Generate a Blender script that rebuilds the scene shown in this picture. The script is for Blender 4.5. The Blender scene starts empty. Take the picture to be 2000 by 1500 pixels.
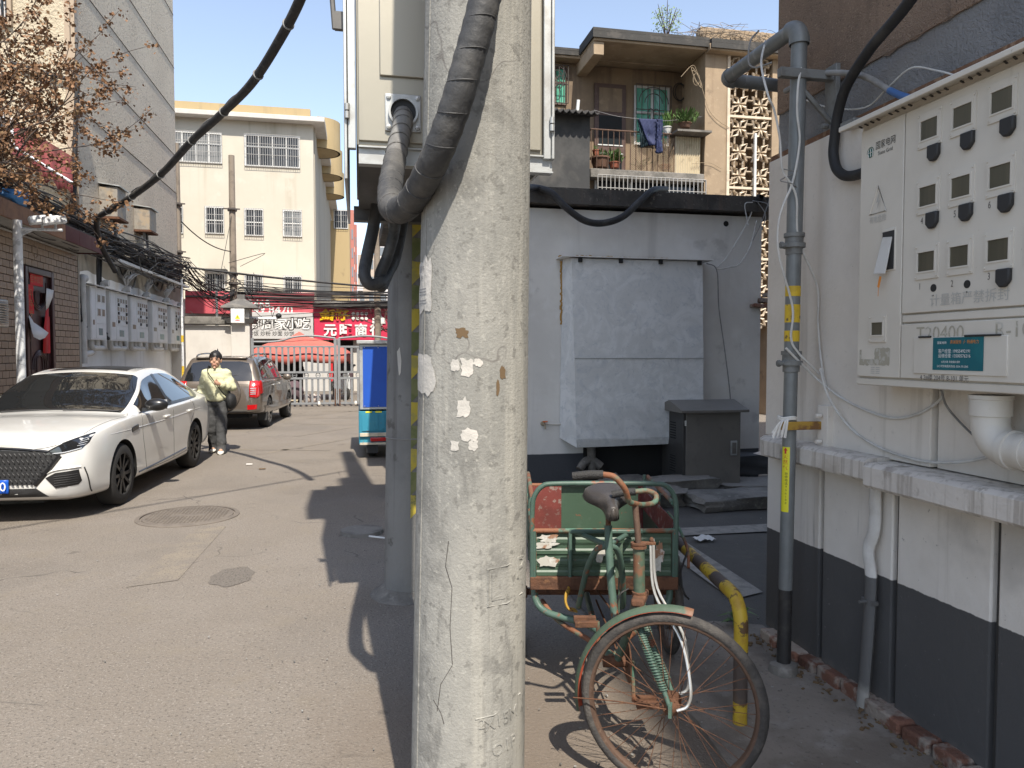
import bpy, bmesh, math, random
from mathutils import Vector, Matrix, noise as mnoise
random.seed(7)
SC = bpy.context.scene
COL = SC.collection
R = math.radians
PI = math.pi

# ------------------------------------------------------------------ camera
FPX, ALPHA, PITCH, CAMZ = 1445.0, R(11.73), math.atan(60/1445), 1.65
cam = bpy.data.cameras.new('camera')
cam.sensor_width = 36.0
cam.lens = 36.0*FPX/2000.0
cam.clip_end = 2000
cam.clip_start = 0.05
camo = bpy.data.objects.new('camera', cam)
COL.objects.link(camo)
camo.location = (0, 0, CAMZ)
camo.rotation_euler = (PI/2-PITCH, 0, -ALPHA)
SC.camera = camo

# ------------------------------------------------------------------ sky, sun, exposure
SUN_EL, SUN_AZ = R(53), R(5.0)      # the sun stands behind the camera, a little to the right of the street
W = bpy.data.worlds.new('World'); SC.world = W; W.use_nodes = True
_n = W.node_tree.nodes; _l = W.node_tree.links
_sky = _n.new('ShaderNodeTexSky'); _sky.sky_type = 'NISHITA'; _sky.sun_disc = False
_sky.sun_elevation = SUN_EL; _sky.sun_rotation = PI-SUN_AZ
_sky.air_density = 1.0; _sky.dust_density = 1.0; _sky.ozone_density = 1.2; _sky.altitude = 50
_hs = _n.new('ShaderNodeHueSaturation'); _hs.inputs['Saturation'].default_value = .80
_l.new(_sky.outputs[0], _hs.inputs['Color']); _l.new(_hs.outputs[0], _n['Background'].inputs[0])
_n['Background'].inputs[1].default_value = 0.128
sl = bpy.data.lights.new('sun', 'SUN'); sl.energy = 3.5; sl.angle = R(0.6); sl.color = (1.0, 0.93, 0.82)
slo = bpy.data.objects.new('sun', sl); COL.objects.link(slo)
_tr = Vector((-math.sin(SUN_AZ)*math.cos(SUN_EL), math.cos(SUN_AZ)*math.cos(SUN_EL), -math.sin(SUN_EL)))
slo.rotation_euler = _tr.to_track_quat('-Z', 'Y').to_euler()
slo.location = (3, -12, 25)
SC.view_settings.view_transform = 'Standard'
SC.view_settings.look = 'None'
SC.view_settings.gamma = 1.0
SC.view_settings.use_curve_mapping = False
SC.view_settings.exposure = 1.08
SC.cycles.max_bounces = 6; SC.cycles.diffuse_bounces = 3; SC.cycles.glossy_bounces = 3; SC.cycles.transmission_bounces = 4

# ------------------------------------------------------------------ helpers
def V(*a): return Vector(a)
_ca, _sa, _ct, _st = math.cos(ALPHA), math.sin(ALPHA), math.cos(PITCH), math.sin(PITCH)
FW = V(_sa*_ct, _ca*_ct, -_st); RT = V(_ca, -_sa, 0); UP = V(_sa*_st, _ca*_st, _ct)
def P(px, py, x=None, y=None, z=None):
    """point of a real plane (x=, y= or z= const) that is seen at photo pixel px,py"""
    d = FW + RT*((px-1000)/FPX) + UP*((750-py)/FPX)
    if x is not None: t = x/d.x
    elif y is not None: t = y/d.y
    else: t = (z-CAMZ)/d.z
    return V(d.x*t, d.y*t, CAMZ+d.z*t)

OFF = {}
class MB:
    """collects shapes; build() links them as one mesh object"""
    def __init__(s): s.v = []; s.f = []; s.m = []
    def add(s, vs, fs, mi=0):
        b = len(s.v); s.v += [tuple(v) for v in vs]
        for f in fs: s.f.append(tuple(b+i for i in f)); s.m.append(mi)
        return s
    def box(s, x0, x1, y0, y1, z0, z1, mi=0):
        vs = [(x, y, z) for z in (z0, z1) for y in (y0, y1) for x in (x0, x1)]
        return s.add(vs, [(0,2,3,1),(4,5,7,6),(0,1,5,4),(2,6,7,3),(0,4,6,2),(1,3,7,5)], mi)
    def obox(s, c, sx, sy, sz, rot=None, mi=0):
        rot = rot or Matrix.Identity(3); c = Vector(c)
        vs = [c+rot@V(x*sx/2, y*sy/2, z*sz/2) for z in (-1,1) for y in (-1,1) for x in (-1,1)]
        return s.add(vs, [(0,2,3,1),(4,5,7,6),(0,1,5,4),(2,6,7,3),(0,4,6,2),(1,3,7,5)], mi)
    def quad(s, a, b, c, d, mi=0): return s.add([a, b, c, d], [(0,1,2,3)], mi)
    def slab(s, a, b, c, d, t, mi=0):
        """quad a,b,c,d (counter-clockwise seen from outside) with thickness t inward"""
        a, b, c, d = map(Vector, (a, b, c, d)); n = (b-a).cross(d-a).normalized()*t
        return s.add([a,b,c,d,a-n,b-n,c-n,d-n], [(0,1,2,3),(7,6,5,4),(0,4,5,1),(1,5,6,2),(2,6,7,3),(3,7,4,0)], mi)
    def tube(s, pts, r, n=8, closed=False, cap=True, mi=0, flat=1.0):
        pts = [Vector(p) for p in pts]; k = len(pts)
        rs = r if isinstance(r, (list, tuple)) else [r]*k
        rings = []; up = None
        for i, p in enumerate(pts):
            if closed: t = pts[(i+1) % k]-pts[i-1]
            else: t = pts[min(i+1, k-1)]-pts[max(i-1, 0)]
            t.normalize()
            if up is None:
                up = V(0,0,1) if abs(t.z) < .9 else V(0,1,0)
            a = t.cross(up)
            if a.length < 1e-6: a = t.orthogonal()
            a.normalize(); b = a.cross(t).normalized(); up = b
            rings.append([p+a*math.cos(2*PI*j/n)*rs[i]*flat+b*math.sin(2*PI*j/n)*rs[i] for j in range(n)])
        vs = [v for ring in rings for v in ring]; fs = []
        m = k if closed else k-1
        for i in range(m):
            i2 = (i+1) % k
            for j in range(n):
                j2 = (j+1) % n
                fs.append((i*n+j, i*n+j2, i2*n+j2, i2*n+j))
        if cap and not closed:
            fs.append(tuple(range(n-1, -1, -1))); fs.append(tuple((k-1)*n+j for j in range(n)))
        return s.add(vs, fs, mi)
    def cyl(s, p0, p1, r0, r1=None, n=16, mi=0):
        return s.tube([p0, p1], [r0, r0 if r1 is None else r1], n, mi=mi)
    def lathe(s, prof, n=24, c=(0,0,0), rot=None, mi=0, a0=0, a1=2*PI):
        """prof: list of (radius, height); axis z"""
        rot = rot or Matrix.Identity(3); c = Vector(c); full = abs(a1-a0-2*PI) < 1e-6
        k = len(prof); m = n if full else n+1
        vs = [c+rot@V(r*math.cos(a0+(a1-a0)*j/n), r*math.sin(a0+(a1-a0)*j/n), z) for j in range(m) for r, z in prof]
        fs = []
        for j in range(n):
            j2 = (j+1) % m
            for i in range(k-1): fs.append((j*k+i, j2*k+i, j2*k+i+1, j*k+i+1))
        return s.add(vs, fs, mi)
    def prism(s, poly, o, u, v, w, mi=0):
        """polygon (2d, counter-clockwise) in the plane o+u,v pushed along vector w"""
        o, u, v, w = map(Vector, (o, u, v, w)); n = len(poly)
        a = [o+u*p[0]+v*p[1] for p in poly]; b = [p+w for p in a]
        fs = [tuple(range(n-1, -1, -1)), tuple(range(n, 2*n))]
        for i in range(n): fs.append((i, (i+1) % n, n+(i+1) % n, n+i))
        return s.add(a+b, fs, mi)
    def sphere(s, c, rx, ry, rz, n=12, k=8, mi=0):
        prof = [(math.cos(-PI/2+PI*i/k), math.sin(-PI/2+PI*i/k)) for i in range(k+1)]
        b = len(s.v); s.lathe(prof, n, mi=mi)
        for i in range(b, len(s.v)):
            v = s.v[i]; s.v[i] = (c[0]+v[0]*rx, c[1]+v[1]*ry, c[2]+v[2]*rz)
        return s
    def xf(s, f):
        s.v = [tuple(f(Vector(v))) for v in s.v]; return s
    def build(s, name, mat, parent=None, bevel=0, seg=2, sharp=38, kind=None, sub=0):
        off = OFF.get(parent.name, V(0,0,0)) if parent else V(0,0,0)
        me = bpy.data.meshes.new(name)
        me.from_pydata([(v[0]-off.x, v[1]-off.y, v[2]-off.z) for v in s.v], [], s.f)
        mats = mat if isinstance(mat, (list, tuple)) else [mat]
        for m in mats: me.materials.append(MAT(m))
        if len(mats) > 1: me.polygons.foreach_set('material_index', s.m)
        bm = bmesh.new(); bm.from_mesh(me)
        bmesh.ops.recalc_face_normals(bm, faces=bm.faces)
        bm.to_mesh(me); bm.free()
        me.polygons.foreach_set('use_smooth', [True]*len(me.polygons))
        me.set_sharp_from_angle(angle=R(sharp))
        return link(name, me, parent, bevel, seg, kind, sub)
def link(name, me, parent=None, bevel=0, seg=2, kind=None, sub=0):
    o = bpy.data.objects.new(name, me); COL.objects.link(o)
    if parent: o.parent = parent; OFF[o.name] = OFF.get(parent.name, V(0,0,0))
    if bevel:
        b = o.modifiers.new('bevel', 'BEVEL'); b.width = bevel; b.segments = seg; b.limit_method = 'ANGLE'; b.angle_limit = R(40)
        b.harden_normals = False
    if sub:
        b = o.modifiers.new('sub', 'SUBSURF'); b.levels = sub; b.render_levels = sub
    if kind: o['kind'] = kind
    return o
def thing(name, label, cat, loc=(0,0,0), rz=0, group=None, local=False):
    o = bpy.data.objects.new(name, None); COL.objects.link(o)
    o.empty_display_size = .1
    o.location = loc; o.rotation_euler = (0,0,rz)
    o['label'] = label; o['category'] = cat
    if group: o['group'] = group
    OFF[o.name] = V(0,0,0) if local else Vector(loc)
    return o
def tag(o, label, cat, group=None):
    o['label'] = label; o['category'] = cat
    if group: o['group'] = group
    return o
def struct(o): o['kind'] = 'structure'; return o
def copy_tree(o, parent=None):
    c = o.copy(); COL.objects.link(c); c.parent = parent
    OFF[c.name] = OFF.get(o.name, V(0,0,0))
    for ch in list(o.children): copy_tree(ch, c)
    return c
def rz3(a): return Matrix.Rotation(a, 3, 'Z')
def smooth(pts, n=8):
    """Catmull-Rom through pts"""
    pts = [Vector(p) for p in pts]; out = []
    for i in range(len(pts)-1):
        p0 = pts[i-1] if i else pts[0]*2-pts[1]
        p1, p2 = pts[i], pts[i+1]
        p3 = pts[i+2] if i+2 < len(pts) else pts[-1]*2-pts[-2]
        for k in range(n):
            t = k/n
            out.append(.5*((2*p1)+(p2-p0)*t+(2*p0-5*p1+4*p2-p3)*t*t+(3*p1-p0-3*p2+p3)*t*t*t))
    out.append(pts[-1]); return out
def sag(a, b, d, n=14):
    a, b = Vector(a), Vector(b)
    return [a.lerp(b, i/n)-V(0,0,d*4*(i/n)*(1-i/n)) for i in range(n+1)]
def text(body, size, name, mat, parent, loc, xd, yd, extrude=0.0, offset=0.0, align='CENTER', sx=1.0, lift=.0015, bend=None, tag_=None):
    c = bpy.data.curves.new('t', 'FONT'); c.body = body; c.size = size
    c.align_x = align; c.align_y = 'CENTER'; c.extrude = extrude; c.offset = offset; c.resolution_u = 3
    o = bpy.data.objects.new('t', c); COL.objects.link(o)
    dg = bpy.context.evaluated_depsgraph_get()
    src = o.evaluated_get(dg).to_mesh()
    vs = [v.co.copy() for v in src.vertices]; fs = [tuple(p.vertices) for p in src.polygons]
    o.evaluated_get(dg).to_mesh_clear(); bpy.data.objects.remove(o); bpy.data.curves.remove(c)
    loc, xd, yd = Vector(loc), Vector(xd).normalized(), Vector(yd).normalized(); n = xd.cross(yd)
    m = MB()
    if bend: vs2 = [bend(v.x*sx, v.y, v.z) for v in vs]
    else: vs2 = [loc+xd*v.x*sx+yd*v.y+n*(v.z+lift+extrude) for v in vs]
    m.add(vs2, fs)
    off = OFF.get(parent.name, V(0,0,0))
    me = bpy.data.meshes.new(name); me.from_pydata([Vector(v)-off for v in m.v], [], m.f); me.materials.append(MAT(mat))
    return link(name, me, parent)

# ------------------------------------------------------------------ materials
MDEF = {}; _MC = {}
def MAT(n):
    if n not in _MC: _MC[n] = _make(n, **MDEF[n])
    return _MC[n]
def D(n, base, **k): MDEF[n] = dict(base=base, **k)
def _make(name, base, layers=(), rough=.8, bump=0, bscale=60, metal=0, world=False, coat=0, spec=.5, rnd=0, emit=0, trans=0, rvar=0, bdist=.01, ior=1.45):
    m = bpy.data.materials.new(name); m.use_nodes = True
    N = m.node_tree.nodes; L = m.node_tree.links; bs = N['Principled BSDF']
    def new(t, **kw):
        x = N.new(t)
        for k, v in kw.items(): setattr(x, k, v)
        return x
    if world: co = new('ShaderNodeNewGeometry').outputs['Position']
    else: co = new('ShaderNodeTexCoord').outputs['Object']
    rgb = new('ShaderNodeRGB'); rgb.outputs[0].default_value = (*base, 1); col = rgb.outputs[0]
    def noise(scale, vec=None, det=4, ro=.62, dist=0):
        t = new('ShaderNodeTexNoise'); t.inputs['Scale'].default_value = scale; t.inputs['Detail'].default_value = det
        t.inputs['Roughness'].default_value = ro; t.inputs['Distortion'].default_value = dist
        L.new(vec or co, t.inputs['Vector']); return t.outputs['Fac']
    def rng(fac, lo, hi, amt=1):
        r = new('ShaderNodeMapRange', interpolation_type='SMOOTHSTEP')
        for k, v in zip(('From Min','From Max','To Min','To Max'), (lo, hi, 0, amt)): r.inputs[k].default_value = v
        L.new(fac, r.inputs['Value']); return r.outputs[0]
    for ly in layers:
        kind, c, sc, lo, hi, amt = ly[:6]
        if kind == 'n': f = rng(noise(sc, dist=ly[6] if len(ly) > 6 else 0), lo, hi, amt)
        elif kind == 's':
            mp = new('ShaderNodeMapping'); mp.inputs['Scale'].default_value = (sc, sc, sc*(ly[6] if len(ly) > 6 else .05))
            L.new(co, mp.inputs['Vector']); f = rng(noise(1, mp.outputs[0]), lo, hi, amt)
        elif kind == 'v':
            t = new('ShaderNodeTexVoronoi', feature='DISTANCE_TO_EDGE'); t.inputs['Scale'].default_value = sc
            mx = new('ShaderNodeVectorMath', operation='ADD'); nn = new('ShaderNodeTexNoise'); nn.inputs['Scale'].default_value = sc*2.2
            L.new(co, nn.inputs['Vector']); sm = new('ShaderNodeVectorMath', operation='SCALE'); sm.inputs['Scale'].default_value = .5/sc
            L.new(nn.outputs['Color'], sm.inputs[0]); L.new(co, mx.inputs[0]); L.new(sm.outputs[0], mx.inputs[1]); L.new(mx.outputs[0], t.inputs['Vector'])
            msk = rng(noise(sc*.7), .52, .62, amt)
            r = rng(t.outputs['Distance'], lo, hi, 1)
            iv = new('ShaderNodeMath', operation='SUBTRACT'); iv.inputs[0].default_value = 1; L.new(r, iv.inputs[1])
            mu = new('ShaderNodeMath', operation='MULTIPLY'); L.new(iv.outputs[0], mu.inputs[0]); L.new(msk, mu.inputs[1]); f = mu.outputs[0]
        elif kind == 'd':   # round stain about a point
            vd = new('ShaderNodeVectorMath', operation='DISTANCE'); L.new(co, vd.inputs[0]); vd.inputs[1].default_value = ly[6]
            a = new('ShaderNodeMath', operation='MULTIPLY_ADD'); L.new(noise(sc), a.inputs[0]); a.inputs[1].default_value = ly[7]; L.new(vd.outputs['Value'], a.inputs[2]); f = rng(a.outputs[0], lo, hi, amt)
        elif kind in 'xyz':
            g = new('ShaderNodeNewGeometry'); sp = new('ShaderNodeSeparateXYZ')
            L.new(g.outputs['Position'] if world else co, sp.inputs[0])
            a = new('ShaderNodeMath', operation='MULTIPLY_ADD'); L.new(noise(sc), a.inputs[0]); a.inputs[1].default_value = ly[6] if len(ly) > 6 else 0
            L.new(sp.outputs['xyz'.index(kind)], a.inputs[2]); f = rng(a.outputs[0], lo, hi, amt)
            if len(ly) > 7:   # a band: fades out again
                f2 = rng(a.outputs[0], ly[7], ly[8], 1); iv = new('ShaderNodeMath', operation='SUBTRACT'); iv.inputs[0].default_value = 1; L.new(f2, iv.inputs[1])
                mu = new('ShaderNodeMath', operation='MULTIPLY'); L.new(f, mu.inputs[0]); L.new(iv.outputs[0], mu.inputs[1]); f = mu.outputs[0]
        mix = new('ShaderNodeMix', data_type='RGBA'); L.new(f, mix.inputs[0]); L.new(col, mix.inputs[6]); mix.inputs[7].default_value = (*c, 1)
        col = mix.outputs[2]
    if rnd:
        oi = new('ShaderNodeObjectInfo'); h = new('ShaderNodeHueSaturation')
        r = new('ShaderNodeMapRange'); r.inputs['To Min'].default_value = 1-rnd; r.inputs['To Max'].default_value = 1+rnd
        L.new(oi.outputs['Random'], r.inputs['Value']); L.new(r.outputs[0], h.inputs['Value']); L.new(col, h.inputs['Color']); col = h.outputs[0]
    L.new(col, bs.inputs['Base Color'])
    bs.inputs['Roughness'].default_value = rough; bs.inputs['Metallic'].default_value = metal
    bs.inputs['Specular IOR Level'].default_value = spec; bs.inputs['IOR'].default_value = ior
    if coat: bs.inputs['Coat Weight'].default_value = coat; bs.inputs['Coat Roughness'].default_value = .04
    if trans: bs.inputs['Transmission Weight'].default_value = trans
    if rvar:
        r = new('ShaderNodeMapRange'); r.inputs['To Min'].default_value = max(.02, rough-rvar); r.inputs['To Max'].default_value = min(1, rough+rvar)
        L.new(noise(9), r.inputs['Value']); L.new(r.outputs[0], bs.inputs['Roughness'])
    if emit: L.new(col, bs.inputs['Emission Color']); bs.inputs['Emission Strength'].default_value = emit
    if bump:
        b = new('ShaderNodeBump'); b.inputs['Strength'].default_value = bump; b.inputs['Distance'].default_value = bdist
        L.new(noise(bscale, det=3), b.inputs['Height']); L.new(b.outputs[0], bs.inputs['Normal'])
    return m
# ------------------------------------------------------------------ material list
D('asphalt', (.192,.165,.137), world=True, rough=.92, bump=1.0, bscale=80, bdist=.008,
  layers=[('n',(.215,.188,.16),1.1,.42,.62,.5),('n',(.14,.122,.104),.4,.48,.66,.55),('n',(.31,.28,.245),80,.56,.66,.75),('n',(.055,.047,.04),66,.55,.66,.65),('n',(.16,.145,.125),24,.54,.66,.45),('v',(.05,.046,.042),.9,.0,.012,.8),('n',(.2,.17,.13),2.6,.55,.7,.35),('d',(.15,.118,.09),1.6,2.1,1.2,.75,(.95,2.8,0),1.2),('n',(.08,.07,.06),.33,.60,.72,.35),('n',(.06,.052,.045),2.3,.66,.71,.5)])
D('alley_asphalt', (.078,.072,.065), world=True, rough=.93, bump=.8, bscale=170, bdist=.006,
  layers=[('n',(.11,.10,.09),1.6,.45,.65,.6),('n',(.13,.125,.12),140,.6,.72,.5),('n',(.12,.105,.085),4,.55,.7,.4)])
D('apron', (.215,.187,.157), world=True, rough=.93, bump=.5, bscale=70, bdist=.008,
  layers=[('n',(.13,.108,.087),2.2,.42,.62,.75),('n',(.28,.265,.24),6,.52,.7,.5),('n',(.07,.06,.05),38,.58,.7,.5),('v',(.06,.05,.045),1.7,0,.012,.9)])
D('dust', (.17,.135,.10), world=True, rough=.95, bump=.7, bscale=120, bdist=.006,
  layers=[('n',(.10,.083,.067),2.5,.42,.6,.7),('n',(.26,.22,.18),90,.58,.7,.6),('n',(.06,.05,.042),60,.6,.7,.6)])
D('marking', (.27,.25,.22), world=True, rough=.9, layers=[('n',(.16,.15,.135),9,.45,.6,.7),('n',(.2,.18,.16),60,.5,.62,.6)])
D('faded_marking', (.225,.192,.150), world=True, rough=.92, bump=.8, bscale=80, bdist=.008, layers=[('n',(.185,.16,.135),4,.4,.58,.9),('n',(.22,.2,.175),80,.56,.66,.6),('n',(.05,.045,.04),66,.53,.63,.6)])
D('oil_patch', (.15,.13,.11), world=True, rough=.85, bump=1, bscale=80, bdist=.008, layers=[('n',(.15,.138,.12),80,.56,.66,.7),('n',(.03,.027,.024),66,.53,.63,.7)])
D('concrete', (.30,.29,.27), world=True, rough=.92, bump=.5, bscale=60, layers=[('n',(.19,.18,.165),3,.42,.62,.7),('n',(.38,.37,.35),14,.55,.7,.5),('n',(.1,.095,.085),45,.6,.72,.5)])
D('old_concrete', (.20,.185,.165), world=True, rough=.95, bump=.7, bscale=40, layers=[('n',(.10,.095,.085),2.4,.42,.6,.8),('n',(.29,.27,.245),18,.55,.7,.5)])
D('iron_lid', (.15,.128,.108), rough=.8, metal=.2, bump=.3, bscale=80, layers=[('n',(.19,.162,.135),7,.4,.6,.7)])
D('white_wall', (.68,.635,.575), world=True, rough=.88, bump=.25, bscale=30, layers=[('n',(.57,.525,.47),1.6,.4,.65,.6),('s',(.42,.38,.33),9,.55,.72,.55),('n',(.45,.42,.38),26,.62,.72,.35),('n',(.2,.17,.14),60,.70,.76,.5)])
D('paint_panel', (.69,.645,.59), world=True, rough=.85, bump=.3, bscale=26, layers=[('n',(.58,.535,.48),1.8,.42,.66,.6),('n',(.3,.26,.22),70,.69,.75,.6),('s',(.45,.41,.36),11,.58,.75,.5),
  ('z',(.075,.073,.073),14,.652,.647,1,.016),('n',(.17,.165,.16),34,.68,.74,.5),('n',(.11,.108,.106),1.7,.55,.7,.3),('s',(.13,.125,.118),16,.64,.74,.45),('z',(.19,.17,.145),11,.20,.06,.65,.16)])
D('ledge', (.60,.56,.51), world=True, rough=.9, bump=.4, bscale=35, layers=[('s',(.30,.265,.225),22,.48,.62,.8,.04),('n',(.2,.17,.14),9,.58,.7,.6),('n',(.5,.46,.42),3,.4,.6,.5)])
D('pebbledash', (.30,.21,.15), world=True, rough=.95, bump=1.0, bscale=130, bdist=.02, layers=[('n',(.19,.135,.098),1.5,.4,.6,.7),('n',(.44,.33,.24),90,.55,.68,.6),('n',(.05,.038,.03),70,.6,.7,.7),('s',(.09,.066,.05),3,.55,.7,.6)])
D('cement_band', (.25,.248,.25), world=True, rough=.95, bump=.9, bscale=90, bdist=.02, layers=[('n',(.18,.18,.183),2.2,.4,.6,.7),('n',(.24,.235,.23),60,.58,.7,.5),('n',(.16,.12,.09),1.2,.55,.7,.5)])
D('rust_edge', (.16,.085,.05), world=True, rough=.95, bump=.6, bscale=60, layers=[('n',(.3,.2,.13),20,.5,.62,.7)])
D('brick', (.19,.088,.058), rough=.92, bump=.8, bscale=70, rnd=.3, bdist=.012, layers=[('n',(.33,.29,.245),7,.44,.56,.85),('n',(.13,.07,.05),15,.55,.68,.7)])
D('groove', (.06,.055,.05), rough=1)
D('galv', (.19,.20,.20), rough=.5, metal=.25, bump=.12, bscale=30, layers=[('n',(.15,.16,.16),6,.4,.62,.7),('s',(.31,.32,.32),18,.55,.7,.6),('n',(.16,.17,.17),24,.6,.7,.5)])
D('cast_iron', (.20,.205,.20), rough=.65, metal=.3, bump=.2, bscale=50, layers=[('n',(.13,.125,.115),9,.45,.62,.7)])
D('yellow', (.62,.42,.03), rough=.6, bump=.15, bscale=40, layers=[('n',(.45,.29,.03),8,.5,.65,.7),('n',(.08,.055,.04),13,.60,.66,.9),('n',(.12,.07,.04),50,.66,.70,.9)])
D('black_paint', (.028,.027,.027), rough=.5, bump=.2, bscale=60, layers=[('n',(.06,.055,.05),9,.5,.65,.6),('n',(.3,.3,.3),30,.72,.75,.7)])
D('white_paint', (.72,.71,.69), rough=.6, layers=[('n',(.5,.48,.45),12,.5,.7,.5)])
D('sticker_yellow', (.72,.66,.03), rough=.4)
D('red_ink', (.5,.03,.03), rough=.5)
D('black_ink', (.02,.02,.02), rough=.6)
D('rust', (.125,.058,.032), rough=.9, metal=.1, bump=.5, bscale=60, layers=[('n',(.07,.035,.022),12,.45,.6,.7),('n',(.21,.105,.05),25,.55,.68,.6)])
D('rusty_yellow', (.40,.24,.04), rough=.75, bump=.3, bscale=60, layers=[('n',(.17,.08,.035),10,.45,.56,.9)])
D('cable_white', (.56,.55,.52), rough=.6, layers=[('n',(.42,.40,.37),12,.45,.65,.6)])
D('cable_grey', (.25,.245,.235), rough=.6, layers=[('n',(.16,.155,.15),9,.45,.6,.6)])
D('cable_black', (.02,.02,.021), rough=.65, bump=.15, bscale=30, layers=[('n',(.06,.057,.053),7,.5,.68,.6)])
D('blue_plastic', (.05,.13,.32), rough=.5)
D('wrapped_duct', (.045,.045,.046), rough=.62, bump=.3, bscale=45, layers=[('n',(.10,.096,.09),6,.45,.62,.7),('n',(.02,.02,.02),15,.55,.7,.6)])
D('wrapped_duct_dusty', (.17,.165,.155), rough=.75, bump=.3, bscale=45, layers=[('n',(.11,.105,.10),6,.45,.62,.7),('n',(.24,.235,.22),18,.55,.7,.6)])
D('meter_paint', (.61,.575,.51), rough=.55, bump=.06, bscale=12, layers=[('n',(.53,.49,.425),2.5,.4,.65,.5),('s',(.40,.37,.31),14,.62,.76,.45),('n',(.30,.27,.22),45,.72,.76,.6)])
D('meter_paint_far', (.66,.67,.67), rough=.6, layers=[('n',(.55,.55,.54),2.5,.4,.65,.5)])
D('meter_glass', (.085,.078,.056), rough=.3, spec=.5, layers=[('s',(.12,.106,.075),16,.4,.6,.6,.02)])
D('rubber_dark', (.028,.028,.029), rough=.6)
D('residue', (.36,.335,.27), rough=.95, layers=[('n',(.5,.48,.43),40,.5,.6,.8)])
D('print_faint', (.44,.43,.40), rough=.7)
D('stencil', (.37,.345,.28), rough=.8, layers=[('n',(.56,.545,.50),30,.5,.6,.8)])
D('print_green', (.02,.10,.085), rough=.6)
D('print_dark', (.05,.055,.055), rough=.6)
D('pen_mark', (.13,.12,.115), rough=.7)
D('teal_sticker', (.012,.12,.15), rough=.35, layers=[('n',(.02,.18,.2),5,.45,.6,.6)])
D('print_white', (.78,.78,.76), rough=.6)
D('print_orange', (.7,.25,.04), rough=.5)
D('label_black', (.018,.018,.025), rough=.45)
D('pvc', (.60,.57,.515), rough=.42, bump=.05, bscale=20, layers=[('n',(.50,.465,.41),3,.42,.65,.6),('n',(.4,.36,.3),40,.68,.74,.5)])
D('pvc_grey', (.52,.51,.485), rough=.5, layers=[('n',(.42,.40,.37),4,.42,.65,.7)])
D('grey_downpipe', (.64,.62,.59), world=True, rough=.75, bump=.3, bscale=40, layers=[('n',(.5,.47,.43),6,.45,.65,.6),('z',(.11,.108,.106),6,.648,.642,1,.02),('z',(.3,.285,.26),9,.2,.14,1,.08)])
D('cloth_white', (.7,.68,.64), rough=.95)
D('weed', (.06,.11,.025), rough=.7, rnd=.2)
D('leaf_litter', (.13,.085,.045), rough=.95)

# ------------------------------------------------------------------ ground
def sheet(name, poly, z, mat, n=None):
    m = MB(); m.add([(x, y, z) for x, y in poly], [tuple(range(len(poly)))]); return struct(m.build(name, mat))
sheet('ground', [(-260,-120),(260,-120),(260,420),(-260,420)], -.012, 'asphalt')
def uneven(name, x0, x1, y0, y1, nx, ny, zf, mat):
    m = MB(); vs = [(x0+(x1-x0)*i/nx, y0+(y1-y0)*j/ny) for j in range(ny+1) for i in range(nx+1)]
    m.add([(x, y, zf(x, y)) for x, y in vs], [(j*(nx+1)+i, j*(nx+1)+i+1, (j+1)*(nx+1)+i+1, (j+1)*(nx+1)+i) for j in range(ny) for i in range(nx)])
    return struct(m.build(name, mat, sharp=60))
uneven('road', -8.0, 1.55, -8, 30, 80, 260, lambda x, y: .0015*mnoise.noise(V(x*1.3, y*1.3, 0))-.002, 'asphalt')
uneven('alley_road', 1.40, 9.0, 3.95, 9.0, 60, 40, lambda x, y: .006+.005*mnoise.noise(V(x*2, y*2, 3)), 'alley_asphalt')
# worn, dusty ground round the poles
def blob(name, cx, cy, rx, ry, z, mat, seed, jag=.25, n=40):
    poly = []
    for i in range(n):
        a = 2*PI*i/n; k = 1+jag*mnoise.noise(V(math.cos(a)*1.7+seed, math.sin(a)*1.7, seed))*1.6
        poly.append((cx+rx*k*math.cos(a), cy+ry*k*math.sin(a)))
    return sheet(name, poly, z, mat)
m = MB()
pts = [(1.48,-4),(2.36,-4),(2.36,3.98),(2.1,4.1),(1.75,4.03),(1.5,4.1),(1.42,3.6),(1.46,3.0),(1.40,2.4),(1.47,1.6)]
m.add([(x, y, .022) for x, y in pts]+[(x, y, -.01) for x, y in pts], [tuple(range(10))]+[(i+10, (i+1) % 10+10, (i+1) % 10, i) for i in range(10)])
struct(m.build('concrete_pavement', 'apron'))
sheet('road_marking', [(2.42,4.45),(2.70,4.55),(2.78,6.25),(2.5,6.3)], .018, 'marking')
sheet('road_marking', [(2.80,6.12),(4.9,6.1),(4.9,6.36),(2.80,6.40)], .018, 'marking')
sheet('road_marking', [(1.85,5.9),(2.49,6.0),(2.49,6.3),(1.85,6.35)], .0175, 'marking')
for a, b, w in [((-1.25,15.2),(.3,17.6),.13),((-1.6,12.6),(-.2,14.6),.12),((-1.3,17.8),(.0,17.4),.12),((-2.2,13.4),(-.5,12.9),.12),((-1.3,19.5),(1.2,18.8),.12),((-1.0,21.6),(1.6,21.2),.12),((-1.2,20.3),(.5,22.4),.1)]:
    a, b = V(*a, 0), V(*b, 0); n = (b-a).cross(V(0,0,1)).normalized()*w/2
    sheet('road_marking', [(q.x, q.y) for q in (a+n, a-n, b-n, b+n)][::-1], .0014, 'faded_marking')
sheet('road_patch', [(-1.62,5.6),(-1.30,5.7),(-1.25,7.4),(-1.50,7.5)], .0012, 'faded_marking')
blob('oil_stain', -.93, 5.72, .15, .24, .0013, 'oil_patch', 8.2, .12, 60)
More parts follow.
